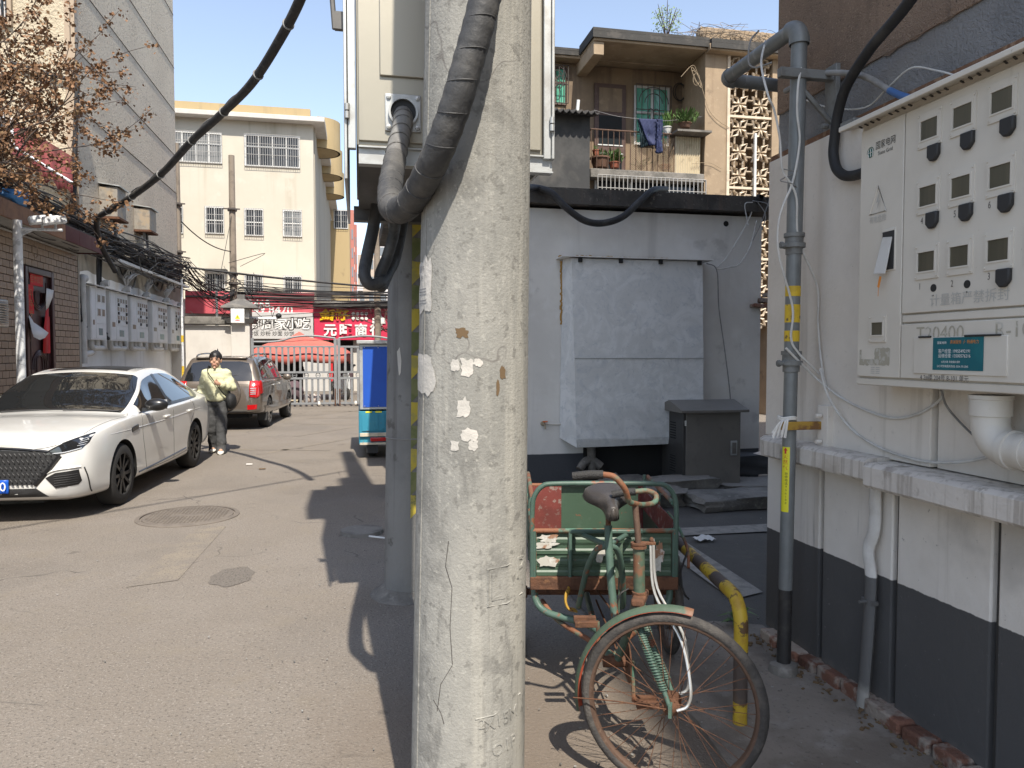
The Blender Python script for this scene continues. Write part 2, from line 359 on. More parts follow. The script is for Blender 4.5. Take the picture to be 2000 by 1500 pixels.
# manhole lid in the road
t = thing('manhole_cover', 'round cast iron manhole cover with raised studs in sunlit road', 'manhole cover', (-1.70,7.95,0))
m = MB(); m.lathe([(0,.012),(.42,.012),(.43,.009),(.43,-.01)], 48, (-1.70,7.95,0)); m.build('lid', 'iron_lid', t)
m = MB(); m.lathe([(.445,-.01),(.445,.013),(.47,.013),(.49,.005),(.49,-.01)], 48, (-1.70,7.95,0)); m.build('frame', 'iron_lid', t)
m = MB()
for i in range(-11, 12):
    for j in range(-11, 12):
        x, y = i*.036, j*.036
        if math.hypot(x, y) < .39 and not (abs(y) < .07 and abs(x) < .16):
            m.obox((-1.70+x, 7.95+y, .013), .022, .010, .006, rz3(PI/4*(1 if (i+j) % 2 else -1)))
m.build('stud', 'iron_lid', t, kind='stuff')
m = MB(); m.lathe([(0,.035),(.17,.033),(.19,.028),(.2,.0),(.2,-.01)], 40, (0.02,6.9,0))
tag(m.build('valve_cover', 'old_concrete'), 'small round concrete cover standing proud of the shaded asphalt', 'manhole cover')
m = MB(); m.cyl((.08,6.62,.03), (.38,6.45,.02), .008, n=8); tag(m.build('white_stick', 'white_paint'), 'thin white plastic stick lying beside the small round cover', 'stick')
# raised kerb on the left
t = thing('kerb', 'raised concrete pavement edge between white sedan and brown off-roader', 'kerb', (-4.5,14.0,0))
for i, (y0, y1) in enumerate([(9.0,11.2),(11.22,13.6),(13.62,16.3)]):
    m = MB(); m.box(-5.6,-3.42,y0,y1,-.01,.17); m.build('kerb_stone', 'old_concrete', t, bevel=.02)

# ------------------------------------------------------------------ building on the right
XW = 2.32; YC = 3.86
rb = thing('apartment_building', 'tall brown pebble-dashed building with white and charcoal painted base', 'building', (7,-10,0))
m = MB(); m.box(XW+.03,14,-26,YC,-.02,2.76); m.box(XW+.03,14,-26,YC,2.76,3.0); m.build('wall_core', 'cement_band', rb)
m = MB(); m.box(XW+.02,14.01,-26.01,YC+.005,3.0,16.5); m.build('upper_wall', 'pebbledash', rb)
m = MB()
# ragged lower rim of the pebble-dash
vs = []; n = 160
for i in range(n+1):
    y = YC+.004-(9.0)*i/n; vs.append((y, 3.0-.04*abs(mnoise.noise(V(y*1.3,0,1)))-.02*mnoise.noise(V(y*12,2,1))))
for i in range(n): m.quad((XW+.022,vs[i][0],vs[i][1]), (XW+.022,vs[i+1][0],vs[i+1][1]), (XW+.019,vs[i+1][0],3.03), (XW+.019,vs[i][0],3.03))
m.build('render_edge', 'pebbledash', rb)
m = MB(); m.box(XW+.002,XW+.05,-6,2.60,1.18,2.735); m.build('wall_panel', 'white_wall', rb)
m = MB(); m.box(XW-.022,XW+.06,2.615,YC+.012,1.18,2.735); m.build('wall_panel', 'white_wall', rb, bevel=.006)
m = MB(); m.box(XW-.012,XW+.05,-6,YC+.008,2.737,2.765); m.build('timber_edge', 'rust_edge', rb)
ys = [YC+.012, 3.357, 2.826, 2.30, 1.77, 1.24, .7, .1]
for a, b in zip(ys, ys[1:]):
    m = MB(); m.box(XW-.005, XW+.06, b+.016, a-(.016 if a < 3.8 else 0), .065, 1.10); m.build('wall_panel', 'paint_panel', rb, bevel=.008)
m = MB(); m.box(XW+.022,XW+.05,-1,YC-.02,-.02,1.2); m.build('joint_bed', 'groove', rb)
# ledge
def ledge(y0, y1, x0, z0, z1):
    m = MB(); n = 70; pr = []
    for i in range(n+1):
        y = y0+(y1-y0)*i/n; e = .004*mnoise.noise(V(y*5, 1.3, z0)); k = 1-max(0, (y-(YC-.22))/.10)**2*.22 if y > YC-.22 else 1
        pr.append([(x0+e+(1-k)*.1, y, z0+.012+e), (x0+.012, y, z0), (XW+.05, y, z0), (XW+.05, y, z1), (x0+.02+(1-k)*.1, y, z1-.004+e), (x0+e+(1-k)*.1, y, z1-.018)])
    m.add([p for q in pr for p in q], [(i*6+j, i*6+(j+1) % 6, (i+1)*6+(j+1) % 6, (i+1)*6+j) for i in range(n) for j in range(6)]+[tuple(range(6)), tuple(n*6+5-j for j in range(6))])
    return m.build('ledge', 'ledge', rb)
ledge(2.85, YC-.06, XW-.15, 1.085, 1.19)
ledge(-3.0, 2.835, XW-.165, 1.065, 1.175)
# exposed footing bricks
y = YC-.05; i = 0
bm0 = None
while y > .9:
    ln = random.uniform(.14,.24); j = random.uniform(-.015,.012)
    m = MB(); m.obox((XW-.012+j, y-ln/2, .036), .12, ln-.012, .085+random.uniform(-.012,.01), rz3(random.uniform(-.06,.06)))
    m.xf(lambda v: v+V(1,1,1)*.010*mnoise.noise(v*19)); m.build('brick', 'brick', rb, bevel=.012, seg=2)
    y -= ln
m = MB()
for k in range(260):
    yy = random.uniform(.9, YC); xx = XW-.07-abs(random.gauss(0,.05)); s_ = random.uniform(.004,.016)
    m.obox((xx, yy, .024+s_*.2), s_*1.8, s_, s_*.5, rz3(random.uniform(0,3)))
m.build('debris', 'leaf_litter', rb, kind='stuff')
# flattened drain pipe
m = MB(); pts = smooth([(XW-.035,2.92,1.075),(XW-.035,2.92,.86),(XW-.045,2.945,.75),(XW-.04,2.93,.62),(XW-.05,2.93,.35),(XW-.065,2.94,.02)], 6)
m.tube(pts, .034, 12, flat=.6)
m.cyl((XW-.10,2.93,.52), (XW-.02,2.93,.52), .008, n=8); m.obox((XW-.045,2.93,.52), .03, .078, .02)
tag(m.build('drain_pipe', 'grey_downpipe'), 'flattened drain pipe painted white above and charcoal below, under the ledge', 'drain pipe')
# weed at the corner
m = MB()
for k in range(26):
    a = random.uniform(0, 2*PI); ln = random.uniform(.06,.15); w = .012; b = V(2.22,4.02,.02); d = V(math.cos(a), math.sin(a), 0); n = V(-d.y,d.x,0)*w
    h = random.uniform(.3,1.1)
    p1 = b+d*ln*.5+V(0,0,ln*h*.8); p2 = b+d*ln+V(0,0,ln*h*.6)
    m.add([b-n*.5, b+n*.5, p1+n, p1-n, p2], [(0,1,2,3),(3,2,4)])
tag(m.build('weed', 'weed'), 'small green weed growing at the corner of the charcoal painted base', 'weed')

# ------------------------------------------------------------------ gas pipe standing before the wall
gx, gy = 2.115, 3.36
g = thing('gas_pipe', 'grey galvanised gas riser with yellow bands before the white wall', 'gas pipe', (gx,gy,0))
def gz(py): return P(1538, py, y=gy).z
tilt = V(.035,.0,0)
def gp(z): return V(gx,gy,0)+tilt*(z/3.3)+V(0,0,z)
zf1, zf2 = gz(705), gz(475)
m = MB(); m.cyl(gp(.0), gp(zf1-.03), .0335, n=24); m.build('lower_pipe', 'galv', g)
m = MB(); m.cyl(gp(zf1), gp(zf2), .036, n=24); m.build('middle_pipe', 'galv', g)
top = gp(3.27); e2 = P(1410,155, z=3.27); e2.x = top.x-.01; e3 = e2+V(.75,.02,-.012)
m = MB(); m.cyl(gp(zf2), gp(3.2), .0385, n=24); m.build('upper_pipe', 'galv', g)
def elbow(p, a, b, r, rr):
    """quarter bend at corner p from direction a to direction b"""
    a, b = Vector(a).normalized(), Vector(b).normalized()
    return [p-a*rr+(a*math.sin(t)+b*(1-math.cos(t)))*rr for t in [PI/2*i/8 for i in range(9)]]
m = MB(); m.tube(elbow(top, (0,0,1), e2-top, .045, .075), .046, 20); m.lathe([(.046,-.02),(.049,-.02),(.049,.012),(.046,.012)], 24, gp(3.195)); m.build('elbow', 'galv', g)
m = MB(); d = (e2-top).normalized(); m.cyl(top+d*.07, e2-d*.06, .0385, n=24); m.build('side_pipe', 'galv', g)
m = MB(); m.tube(elbow(e2, d, e3-e2, .045, .065), .045, 20); m.build('elbow', 'galv', g)
m = MB(); m.cyl(e2+(e3-e2).normalized()*.06, e3, .038, n=24); m.build('far_pipe', 'galv', g)
for zc in (zf1, zf2):
    m = MB(); m.lathe([(.03,-.055),(.041,-.055),(.041,-.022),(.054,-.022),(.054,.0),(.044,.002),(.044,.03),(.05,.03),(.05,.05),(.036,.05)], 20, gp(zc))
    m.cyl(gp(zc)+V(-.085,-.01,-.012), gp(zc)+V(-.03,-.01,-.012), .011, n=8); m.lathe([(0,0),(.017,0),(.017,.014),(0,.014)], 6, gp(zc)+V(-.082,-.01,-.012), Matrix.Rotation(PI/2,3,'Y')); m.build('coupling', 'cast_iron', g)
for a, b in ((559,579),(595,630),(646,667)):
    m = MB(); m.cyl(gp(gz(b)), gp(gz(a)), .0372, n=24); m.build('yellow_band', 'yellow', g)
m = MB(); m.cyl(gp(.06), gp(gz(1150)), .0345, n=24)
m.build('black_band', 'black_paint', g)
m = MB(); vs = []; n = 14
for i in range(n+1):
    z = gz(1240)+(gz(1150)-gz(1240))*i/n; w = .5+.5*mnoise.noise(V(z*9,3,0))+.25
    for a in (-1.0, -1.0+w): 
        c = gp(z); aa = a; vs.append(c+V(.0352*math.cos(aa), .0352*math.sin(aa), 0))
m.add(vs, [(2*i,2*i+1,2*i+3,2*i+2) for i in range(n)]); m.build('white_patch', 'white_paint', g)
m = MB(); m.lathe([(0,.075),(.045,.075),(.066,.062),(.072,.03),(.075,-.01)], 18, gp(.0)); m.xf(lambda v: v+V(1,1,.5)*.012*mnoise.noise(v*14)); m.build('footing', 'old_concrete', g)
# curved sticker round the pipe, facing the street
def pipe_patch(name, mat, z0, z1, a0, a1, r, parent):
    m = MB(); n = 8; vs = []
    for i in range(n+1):
        a = a0+(a1-a0)*i/n
        for z in (z0, z1): c = gp(z); vs.append(c+V(r*math.cos(a), r*math.sin(a), 0))
    m.add(vs, [(2*i,2*i+2,2*i+3,2*i+1) for i in range(n)]); return m.build(name, mat, parent)
z0, z1 = gz(998), gz(872); ac = R(-150)
st = pipe_patch('sticker', 'sticker_yellow', z0, z1, ac-.62, ac+.62, .0342, g)
def on_pipe(zc, ang, r=.0348):
    return lambda x, y, z: (lambda c, a: c+V((r+z)*math.cos(a), (r+z)*math.sin(a), 0))(gp(zc+y), ang+x/r)
zs = z1-.05
for k, ch in enumerate('天然气'): text(ch, .026, 'lettering', 'red_ink', st, (0,0,0), (1,0,0), (0,0,1), bend=on_pipe(zs-k*.028, ac))
for k, ch in enumerate('抢修电话956100'): text(ch, .0155, 'lettering', 'black_ink', st, (0,0,0), (1,0,0), (0,0,1), bend=on_pipe(zs-.085-k*.0165, ac+.2))
m = MB(); zc = z1-.018
vs = [on_pipe(zc, ac, .035)(x, y, 0) for x, y in ((-.005,-.016),(.005,-.016),(.005,.0),(.011,.0),(0,.015),(-.011,.0),(-.005,.0))]
m.add(vs, [tuple(range(7))]); m.build('arrow', 'red_ink', st)
# brackets holding the riser
m = MB(); b0 = gp(3.02); m.box(b0.x-.12, XW+.02, gy-.045,gy-.005,3.0,3.045); m.box(XW-.005,XW+.02,gy-.06,gy+.03,2.72,3.08)
m.tube([(b0.x-.02,gy-.02,2.98),(XW,gy-.02,2.80)], .014, 6)
m.cyl((XW-.02,gy-.02,3.02), (XW-.05,gy-.02,3.02), .014, n=6); m.cyl((XW-.02,gy-.02,2.78), (XW-.05,gy-.02,2.78), .014, n=6)
m.build('wall_bracket', 'cast_iron', g, bevel=.003)
zb = gz(830)
m = MB(); m.box(gx-.06, XW+.0, gy-.062,gy-.037, zb-.02, zb+.02); m.box(gx-.06,XW,gy-.037,gy-.032,zb+.012,zb+.02); m.build('rusty_bracket', 'rusty_yellow', g, bevel=.003)
m = MB(); m.box(XW-.055,XW-.012,gy-.11,gy-.03,zb-.13,zb+.10); m.cyl((XW-.06,gy-.07,zb+.05),(XW-.09,gy-.07,zb+.05),.012,n=6); m.cyl((XW-.06,gy-.07,zb-.08),(XW-.09,gy-.07,zb-.08),.012,n=6); m.build('bracket_plate', 'white_wall', g, bevel=.003)
m = MB()
for k in range(16):
    a = random.uniform(-.03,.03); m.tube(smooth([(gx-.045+a*.5,gy-.05,zb+.028),(gx-.065+a,gy-.07,zb+.02+a*.3),(gx-.08+a*1.4,gy-.06,zb-.03-random.random()*.03)],4), .0035, 5)
for k in range(3): m.tube([(gx+.045*math.cos(q), gy+.045*math.sin(q), zb+.03+.006*k+.003*math.sin(3*q)) for q in [2*PI*i/16 for i in range(16)]], .004, 5, closed=True)
tag(m.build('rag', 'cloth_white'), 'frayed white strip of cloth knotted round the gas riser at its rusty bracket', 'rag')
# loose cables wound round the riser
def cable(name, label, pts, r, mat, n=8, cat='cable', sm=8, group=None):
    m = MB(); m.tube(smooth(pts, sm) if sm else pts, r, n)
    return tag(m.build(name, mat), label, cat, group)
def q(px, py, dx=0, dy=-.05):
    p = P(px, py, y=gy+dy); p.x += dx; return p
cable('white_cable', 'white cable crossing the gas riser and hanging on its street side', [q(1495,80,0,.3),q(1487,125,0,.1),q(1500,185),q(1512,215),q(1523,270),q(1528,330),q(1545,360),q(1556,390),q(1560,470,.0,-.03),q(1596,560,0,.0),q(1598,640,0,-.0),q(1610,740),q(1640,800,0,-.1)], .0055, 'cable_white')
cable('white_cable', 'white cable running down the right of the riser then across its front', [q(1560,80,0,.05),q(1566,120,0,-.02),q(1559,165),q(1557,220),q(1562,270),q(1556,320),q(1545,365),q(1530,400),q(1524,440,-.01),q(1526,500,-.012),q(1548,600,0),q(1545,660),q(1560,690),q(1600,730,0,-.06)], .0055, 'cable_white')
cable('grey_wire', 'thin grey wire looping behind the riser near its upper bends', [q(1482,60,0,.3),q(1466,80,0,.3),q(1462,120,0,.28),q(1475,132,0,.25),q(1508,122,0,.2)], .005, 'cable_grey')
cable('wire_tie', 'twisted wire binding two white cables to the riser', [q(1528,330,-.0,-.045),q(1545,333,0,-.05),q(1557,336,0,-.03),q(1528,352,-.01,-.04),q(1545,358,0,-.055),q(1557,366,0,-.03)], .003, 'cable_grey')
def qw(px, py, dx=-.03): return P(px, py, x=XW+dx)
cable('white_cable', 'slack white cable sagging from the riser to below the meter cabinet', [q(1535,680),qw(1590,735,-.09),qw(1640,775),qw(1700,805),qw(1750,817),qw(1800,805),qw(1838,778),qw(1840,755,-.06)], .006, 'cable_white')
cable('white_cable', 'long slack white cable drooping over the ledge to the white elbow pipe', [qw(1602,720,-.09),qw(1618,775,-.08),qw(1660,835),qw(1720,875),qw(1800,900),qw(1880,902),qw(1950,885),qw(1985,860)], .006, 'cable_white')
cable('grey_wire', 'thin dark wire dropping from the meter cabinet behind the white elbow pipe', [qw(1838,762,-.1),qw(1850,795),qw(1885,835),qw(1930,875),qw(1965,900),qw(2010,925)], .0045, 'cable_grey')

# ------------------------------------------------------------------ meter cabinet
BX, BY, BZ0, BZ1, BYE = 2.12, 2.85, 1.515, 2.64, 1.55
mc = thing('meter_cabinet', 'large off-white electricity meter cabinet on the right-hand wall', 'meter cabinet', (2.2,2.2,BZ0))
m = MB(); m.box(BX+.012,XW+.01,BYE,BY,BZ0,BZ1); m.box(BX+.004,BX+.014,BYE,BY,BZ0,BZ0+.03); m.build('case', 'meter_paint', mc, bevel=.004)
m = MB(); m.add([(BX-.07,BY+.05,BZ1-.012),(BX-.07,BYE,BZ1-.012),(XW+.0,BYE,BZ1+.055),(XW+.0,BY+.05,BZ1+.055),(BX-.07,BY+.05,BZ1-.035),(BX-.07,BYE,BZ1-.035),(XW+.0,BYE,BZ1+.03),(XW+.0,BY+.05,BZ1+.03)],
  [(0,3,2,1),(4,5,6,7),(0,1,5,4),(1,2,6,5),(2,3,7,6),(3,0,4,7)]); m.build('rain_hood', 'meter_paint', mc, bevel=.004)
m = MB()
for k in range(34):
    if k % 5 == 4: continue
    y = BY-.03-k*.036; m.obox((BX-.02,y,BZ1-.0305), .028, .007, .004, rz3(.5))
m.build('hood_slot', 'groove', mc)
def U(u, z, dx=0): return V(BX-dx, BY-u, z)
def panel(name, u0, u1, z0, z1, t=.008, mat='meter_paint', parent=mc, bevel=.003):
    m = MB(); m.box(BX+.004-t, BX+.012, BY-u1, BY-u0, z0, z1); return m.build(name, mat, parent, bevel=bevel)
ld = panel('narrow_door', .014, .270, BZ0+.036, BZ1-.045)
ud = panel('upper_door', .276, 1.29, 1.806, BZ1-.045)
lo = panel('lower_door', .276, 1.29, BZ0+.036, 1.765)
panel('rail', .276, 1.29, 1.771, 1.800, t=.004)
def meter_window(u, z, w, h, parent, cover=True):
    m = MB(); f = .010; fz = .024; x1 = BX-.004; 
    ou = [(u-w/2,z-h/2),(u+w/2,z-h/2),(u+w/2,z+h/2),(u-w/2,z+h/2)]; i1 = [(u-w/2+f,z-h/2+fz),(u+w/2-f,z-h/2+fz),(u+w/2-f,z+h/2-fz),(u-w/2+f,z+h/2-fz)]
    i2 = [(a+(.006 if a < u else -.006), b+(.006 if b < z else -.006)) for a, b in i1]
    vs = [U(a,b,.004) for a, b in ou]+[U(a,b,.009) for a, b in ou]+[U(a,b,.010) for a, b in i1]+[U(a,b,.0125) for a, b in i1]+[U(a,b,.0125) for a, b in i2]+[U(a,b,.006) for a, b in i2]
    fs = []
    for L_ in range(5):
        for i in range(4): fs.append((L_*4+i, L_*4+(i+1) % 4, (L_+1)*4+(i+1) % 4, (L_+1)*4+i))
    m.add(vs, fs)
    for a, b in ou:
        c = U(a+(.006 if a < u else -.006), b+(.009 if b < z else -.009), .010); m.lathe([(.0035,0),(.003,.003),(0,.003)], 8, c, Matrix.Rotation(-PI/2,3,'Y'))
    fr = m.build('window_frame', 'meter_paint', parent, bevel=0, sharp=25)
    m = MB(); g2 = f+.004; g3 = fz+.004; m.quad(U(u-w/2+g2,z-h/2+g3,.008), U(u+w/2-g2,z-h/2+g3,.008), U(u+w/2-g2,z+h/2-g3,.008), U(u-w/2+g2,z+h/2-g3,.008)); m.build('pane', 'meter_glass', fr)
    if cover:
        m = MB(); poly = [(-.027,.022),(-.027,-.022),(-.012,-.04),(.008,-.04),(.018,-.03),(.027,-.018),(.027,.022)]
        m.prism(poly[::-1], U(u+w*.25,z-h/2-.022,.004), (0,-1,0), (0,0,1), (-.018,0,0)); m.build('seal_cover', 'rubber_dark', fr, bevel=.005, seg=2)
    return fr
cu = [.406,.563,.728,.886,1.044]; rz_ = [2.495,2.245,1.998]
for r_, z in enumerate(rz_):
    for c_, u in enumerate(cu): meter_window(u, z, .116, .132, ud, cover=not (r_ == 2 and c_ < 2))
for u in cu[:2]:
    m = MB(); m.lathe([(0,.0055),(.0145,.0055),(.0145,.003)], 20, U(u+.035,1.895), Matrix.Rotation(-PI/2,3,'Y')); m.lathe([(0,.0055),(.003,.0055)], 8, U(u+.035,1.867), Matrix.Rotation(-PI/2,3,'Y')); m.build('seal_hole', 'black_ink', ud)
meter_window(.142, 1.752, .10, .112, ld, cover=False)
XD, YD = (0,-1,0), (0,0,1)
def T(body, size, mat, parent, u, z, **k): return text(body, size, 'lettering', mat, parent, U(u,z,.004), XD, YD, **k)
T('国家电网', .036, 'print_dark', ld, .165, 2.508, sx=.82); T('State Grid', .022, 'print_dark', ld, .165, 2.476, sx=.95)
m = MB(); c = U(.076,2.49,.0055)
for r0, r1, a0, a1 in ((.0,.017,0,2*PI),(.0195,.022,.2,3.2)):
    vs = []; n = 24
    for i in range(n+1):
        a = a0+(a1-a0)*i/n
        for r in (r0, r1): vs.append(c+V(0,-math.cos(a)*r,math.sin(a)*r*1.15))
    m.add(vs, [(2*i,2*i+1,2*i+3,2*i+2) for i in range(n)])
m.build('emblem', 'print_green', ld)
m = MB()
for i, s_ in enumerate((-.010,0,.010)): m.tube([U(.076+s_,2.475,.0058),U(.076+s_*1.6,2.491,.0062),U(.076+s_,2.506,.0058)], .0012, 4)
m.tube([U(.060,2.492,.0058),U(.092,2.492,.0058)], .0012, 4); m.build('emblem_line', 'print_white', ld)
# raised warning triangle
m = MB(); tri = [(.080,2.232),(.176,2.232),(.128,2.340)]
m.tube([U(*p, .0045) for p in tri], .0045, 6, closed=True); m.build('warning_triangle', 'meter_paint', ld)
m = MB(); zig = [(.133,2.314),(.116,2.274),(.128,2.278),(.120,2.243),(.142,2.284),(.130,2.281)]
m.add([U(a,b,.0055) for a, b in zig], [tuple(range(6))]); m.build('lightning', 'print_faint', ld)
T('有电危险', .030, 'print_faint', ld, .128, 2.205, sx=.85)
# lock with folded flap
m = MB(); m.box(BX-.008,BX,BY-.237,BY-.158,1.985,2.155); m.build('lock_plate', 'meter_paint', ld, bevel=.002)
m = MB(); m.box(BX-.0095,BX-.0075,BY-.231,BY-.164,1.99,2.145); m.build('lock_recess', 'rubber_dark', ld)
m = MB(); m.slab(U(.164,1.975,.05), U(.215,1.972,.035), U(.222,2.12,.012), U(.172,2.125,.015), .006); m.build('lock_flap', 'pvc_grey', ld, bevel=.002)
m = MB(); m.slab(U(.178,1.965,.03), U(.19,1.962,.03), U(.178,1.918,.03), U(.166,1.922,.03), .001); m.tube([U(.172,1.92,.03),U(.158,1.885,.02)], .0012, 5); tag(m.build('paper_tag', 'print_orange'), 'small orange tag hanging from the lock of the meter cabinet', 'tag')
# residue, type plate, peeled note
def patch(u0, u1, z0, z1, mat, parent, name, seed, jag=.006, lift=.0048):
    m = MB(); n = 30; pl = []
    for i in range(n):
        t_ = 4*i/n; s_ = int(t_); f = t_-s_; cs = [(u0,z0),(u1,z0),(u1,z1),(u0,z1)]
        a, b = cs[s_], cs[(s_+1) % 4]; x = a[0]+(b[0]-a[0])*f; z = a[1]+(b[1]-a[1])*f
        pl.append((x+jag*mnoise.noise(V(i*.9,seed,0)), z+jag*mnoise.noise(V(i*.9,seed,5))))
    m.add([U(a,b,lift) for a, b in pl], [tuple(range(n))]); return m.build(name, mat, parent)
patch(.125,.215,1.60,1.672,'residue',ld,'glue_residue',1); patch(.03,.125,1.60,1.625,'residue',ld,'glue_residue',2); patch(.03,.042,1.625,1.665,'residue',ld,'glue_residue',3,.003)
pl = panel('type_plate', .095, .165, 1.535+.02, 1.60, t=.007, mat='label_black', parent=ld, bevel=.001)
for k in range(4): patch(.103,.127,1.565+k*.008,1.5685+k*.008,'print_faint',pl,'print_line',4+k,0,.0042+.0006); patch(.133,.157,1.565+k*.008,1.5685+k*.008,'print_faint',pl,'print_line',14+k,0,.0042+.0006)
T('计量箱严禁拆封', .048, 'print_faint', ud, .60, 1.845, sx=1.05)
T('T20400', .075, 'stencil', lo, .475, 1.722); T('R-10', .075, 'stencil', lo, .79, 1.727)
for ch, u, z in (('1',.372,1.905),('2',.53,1.902),('3',.69,1.912),('4',.375,2.155),('5',.535,2.152),('6',.685,2.155)): T(ch, .035, 'pen_mark', ud, u, z, sx=.7)
fl = panel('inspection_flap', .352, .775, 1.572, 1.71, t=.013, parent=lo, bevel=.002)
m = MB(); m.tube([U(.38,1.712,.011),U(.44,1.712,.011)], .004, 6); m.tube([U(.60,1.712,.011),U(.75,1.712,.011)], .004, 6); m.build('hinge', 'rubber_dark', fl)
m = MB(); m.quad(U(.452,1.588,.0105), U(.682,1.588,.0105), U(.682,1.708,.0105), U(.452,1.708,.0105)); stk = m.build('teal_sticker', 'teal_sticker', fl)
def TS(body, size, mat, u, z, **k): return text(body, size, 'lettering', mat, stk, U(u,z,.0112), XD, YD, **k)
TS('客户经理: 19955492191', .0165, 'print_white', .555, 1.657, sx=.9); TS('运维经理: 13500576216', .0165, 'print_white', .555, 1.640, sx=.9)
TS('24小时供电服务热线: 0554-2912345', .0105, 'print_white', .548, 1.602, sx=.9); TS('业务办理: 用电报装 报修', .009, 'print_white', .54, 1.618, sx=.9)
TS('真诚服务 ⚡ 畅通电力', .0145, 'print_orange', .60, 1.690, sx=.9)
TS('国家电网', .011, 'print_white', .497, 1.688)
T('4 2#楼 204号 8-101 单元', .026, 'pen_mark', lo, .50, 1.557, sx=.85)
# PVC elbow under the cabinet
pe = thing('pvc_elbow_pipe', 'thick white plastic drain elbow below the meter cabinet', 'pipe', (2.2,2.2,1.3))
px0 = V(2.215, P(1935,790,x=2.215).y, 0)
m = MB(); cz = 1.315
pth = [V(2.215,px0.y,1.50),V(2.215,px0.y,1.45)]+elbow(V(2.215,px0.y,cz), (0,0,-1), (0,-1,0), 0, .09)+[V(2.215,px0.y-.5,cz-.01)]
m.tube(pth, .062, 28)
for k, (yy, rr) in enumerate(((.095,.067),(.16,.064),(.245,.067))): m.lathe([(.06,-.014),(rr+.002,-.012),(rr+.002,.012),(.06,.014)], 28, (2.215,px0.y-yy,cz), Matrix.Rotation(PI/2,3,'X'))
m.lathe([(.06,-.06),(.068,-.058),(.068,0),(.071,.002),(.071,.016),(.06,.016)], 28, (2.215,px0.y,1.485)); m.build('elbow', 'pvc', pe)
# conduits that enter the cabinet
pts = [P(1800,-30,x=2.13),P(1755,30,x=2.16),P(1700,95,x=2.2),P(1655,165,x=2.23),P(1637,220,x=2.25),P(1630,270,x=2.26),P(1628,305,x=2.26),P(1638,335,x=2.26),P(1662,345,x=2.26)+V(0,-.02,0),V(2.25,2.80,P(1662,345,x=2.26).z)]
cable('power_conduit', 'thick black conduit curving down the wall into the meter cabinet', pts, .024, 'cable_black', 12, 'conduit', 6)
m = MB(); z_ = P(1630,262,x=2.29).z; m.box(2.235,2.30,3.05,3.15,z_-.012,z_+.012); tag(m.build('conduit_clip', 'cast_iron', bevel=.003), 'metal clip fixing the black conduit to the white wall', 'clip')
pts = [P(1555,165,x=2.24)+V(0,.1,0),P(1590,148,x=2.27),P(1640,142,x=2.28),P(1690,150,x=2.28),P(1738,177,x=2.28)]
cable('grey_hose', 'grey hose arching over the cement band to a blue pipe end', pts, .014, 'cable_grey', 10, 'hose')
pts = [P(1738,177,x=2.28),P(1758,186,x=2.25),P(1784,194,x=2.2)]
cable('blue_hose', 'short blue pipe end reaching over the cabinet hood', pts, .015, 'blue_plastic', 10, 'hose')
cable('thin_wire', 'thin pale wire sagging across the cement band above the cabinet', [P(1565,190,x=2.32)+V(-.02,0,0),P(1620,210,x=2.32),P(1690,210,x=2.32),P(1735,170,x=2.31),P(1780,133,x=2.31),P(1830,138,x=2.31),P(1875,150,x=2.28)], .004, 'cable_white', 6)

# grit and chips lying round the poles, the barrier and the wall
m = MB(); rnd = random.Random(77)
for k in range(520):
    c_ = rnd.choice([(.3,5.1,.7),(.35,2.6,.7),(1.3,2.9,.6),(2.0,3.6,.4),(2.3,5.6,1.0),(-.2,6.6,.9),(.6,4.0,.8)]); xx, yy = rnd.gauss(c_[0],c_[2]), rnd.gauss(c_[1],c_[2])
    if xx > 2.2 and yy < 4.0: continue
    s_ = rnd.uniform(.002,.007); m.obox((xx,yy,(.024 if (xx > 1.45 and yy < 4.0) else .008)+s_*.2), s_*1.7, s_, s_*.7, rz3(rnd.uniform(0,3)), mi=0 if rnd.random() < .6 else 1)
o = m.build('gravel', ['old_concrete','concrete'], kind='stuff'); o['label'] = 'small pale grit and chips scattered on the ground by the poles'; o['category'] = 'grit'
# ------------------------------------------------------------------ the two poles with the distribution box
D('pole_concrete', (.27,.262,.238), rough=.92, bump=.45, bscale=110, bdist=.006, layers=[('n',(.20,.197,.18),1.6,.42,.60,.7),('n',(.135,.132,.122),5,.53,.66,.55),('s',(.13,.127,.117),13,.58,.70,.6,.25),('s',(.36,.345,.305),9,.52,.68,.7),('n',(.13,.125,.113),26,.57,.66,.6),('n',(.35,.34,.305),45,.56,.67,.55),('s',(.13,.126,.116),30,.60,.72,.4,.06),('n',(.075,.07,.062),3.2,.66,.72,.7),('v',(.13,.12,.11),2.0,0,.008,.8)])
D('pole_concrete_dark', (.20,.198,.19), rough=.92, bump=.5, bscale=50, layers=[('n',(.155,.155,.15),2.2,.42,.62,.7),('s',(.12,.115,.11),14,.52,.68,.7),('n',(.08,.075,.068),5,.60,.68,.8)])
D('paper', (.43,.41,.375), rough=.9, bump=.3, bscale=60, layers=[('n',(.58,.54,.49),9,.45,.62,.6),('n',(.42,.39,.35),28,.62,.72,.5)])
D('print_grey', (.20,.20,.21), rough=.8)
D('steel_box', (.35,.325,.265), rough=.4, metal=.5, bump=.05, bscale=8, layers=[('s',(.31,.29,.24),8,.45,.65,.7,.1),('n',(.42,.36,.26),5,.60,.74,.5),('n',(.3,.24,.16),45,.70,.76,.6)])
D('steel_plain', (.46,.47,.46), rough=.45, metal=.6, bump=.05, bscale=20, layers=[('n',(.34,.33,.31),7,.45,.65,.7)])
D('steel_dark', (.10,.098,.094), rough=.6, metal=.3, layers=[('n',(.15,.14,.13),3,.45,.65,.6)])
D('hazard_yellow', (.46,.36,.05), rough=.7, layers=[('n',(.30,.27,.09),9,.45,.6,.8),('n',(.13,.14,.06),20,.6,.68,.7)])
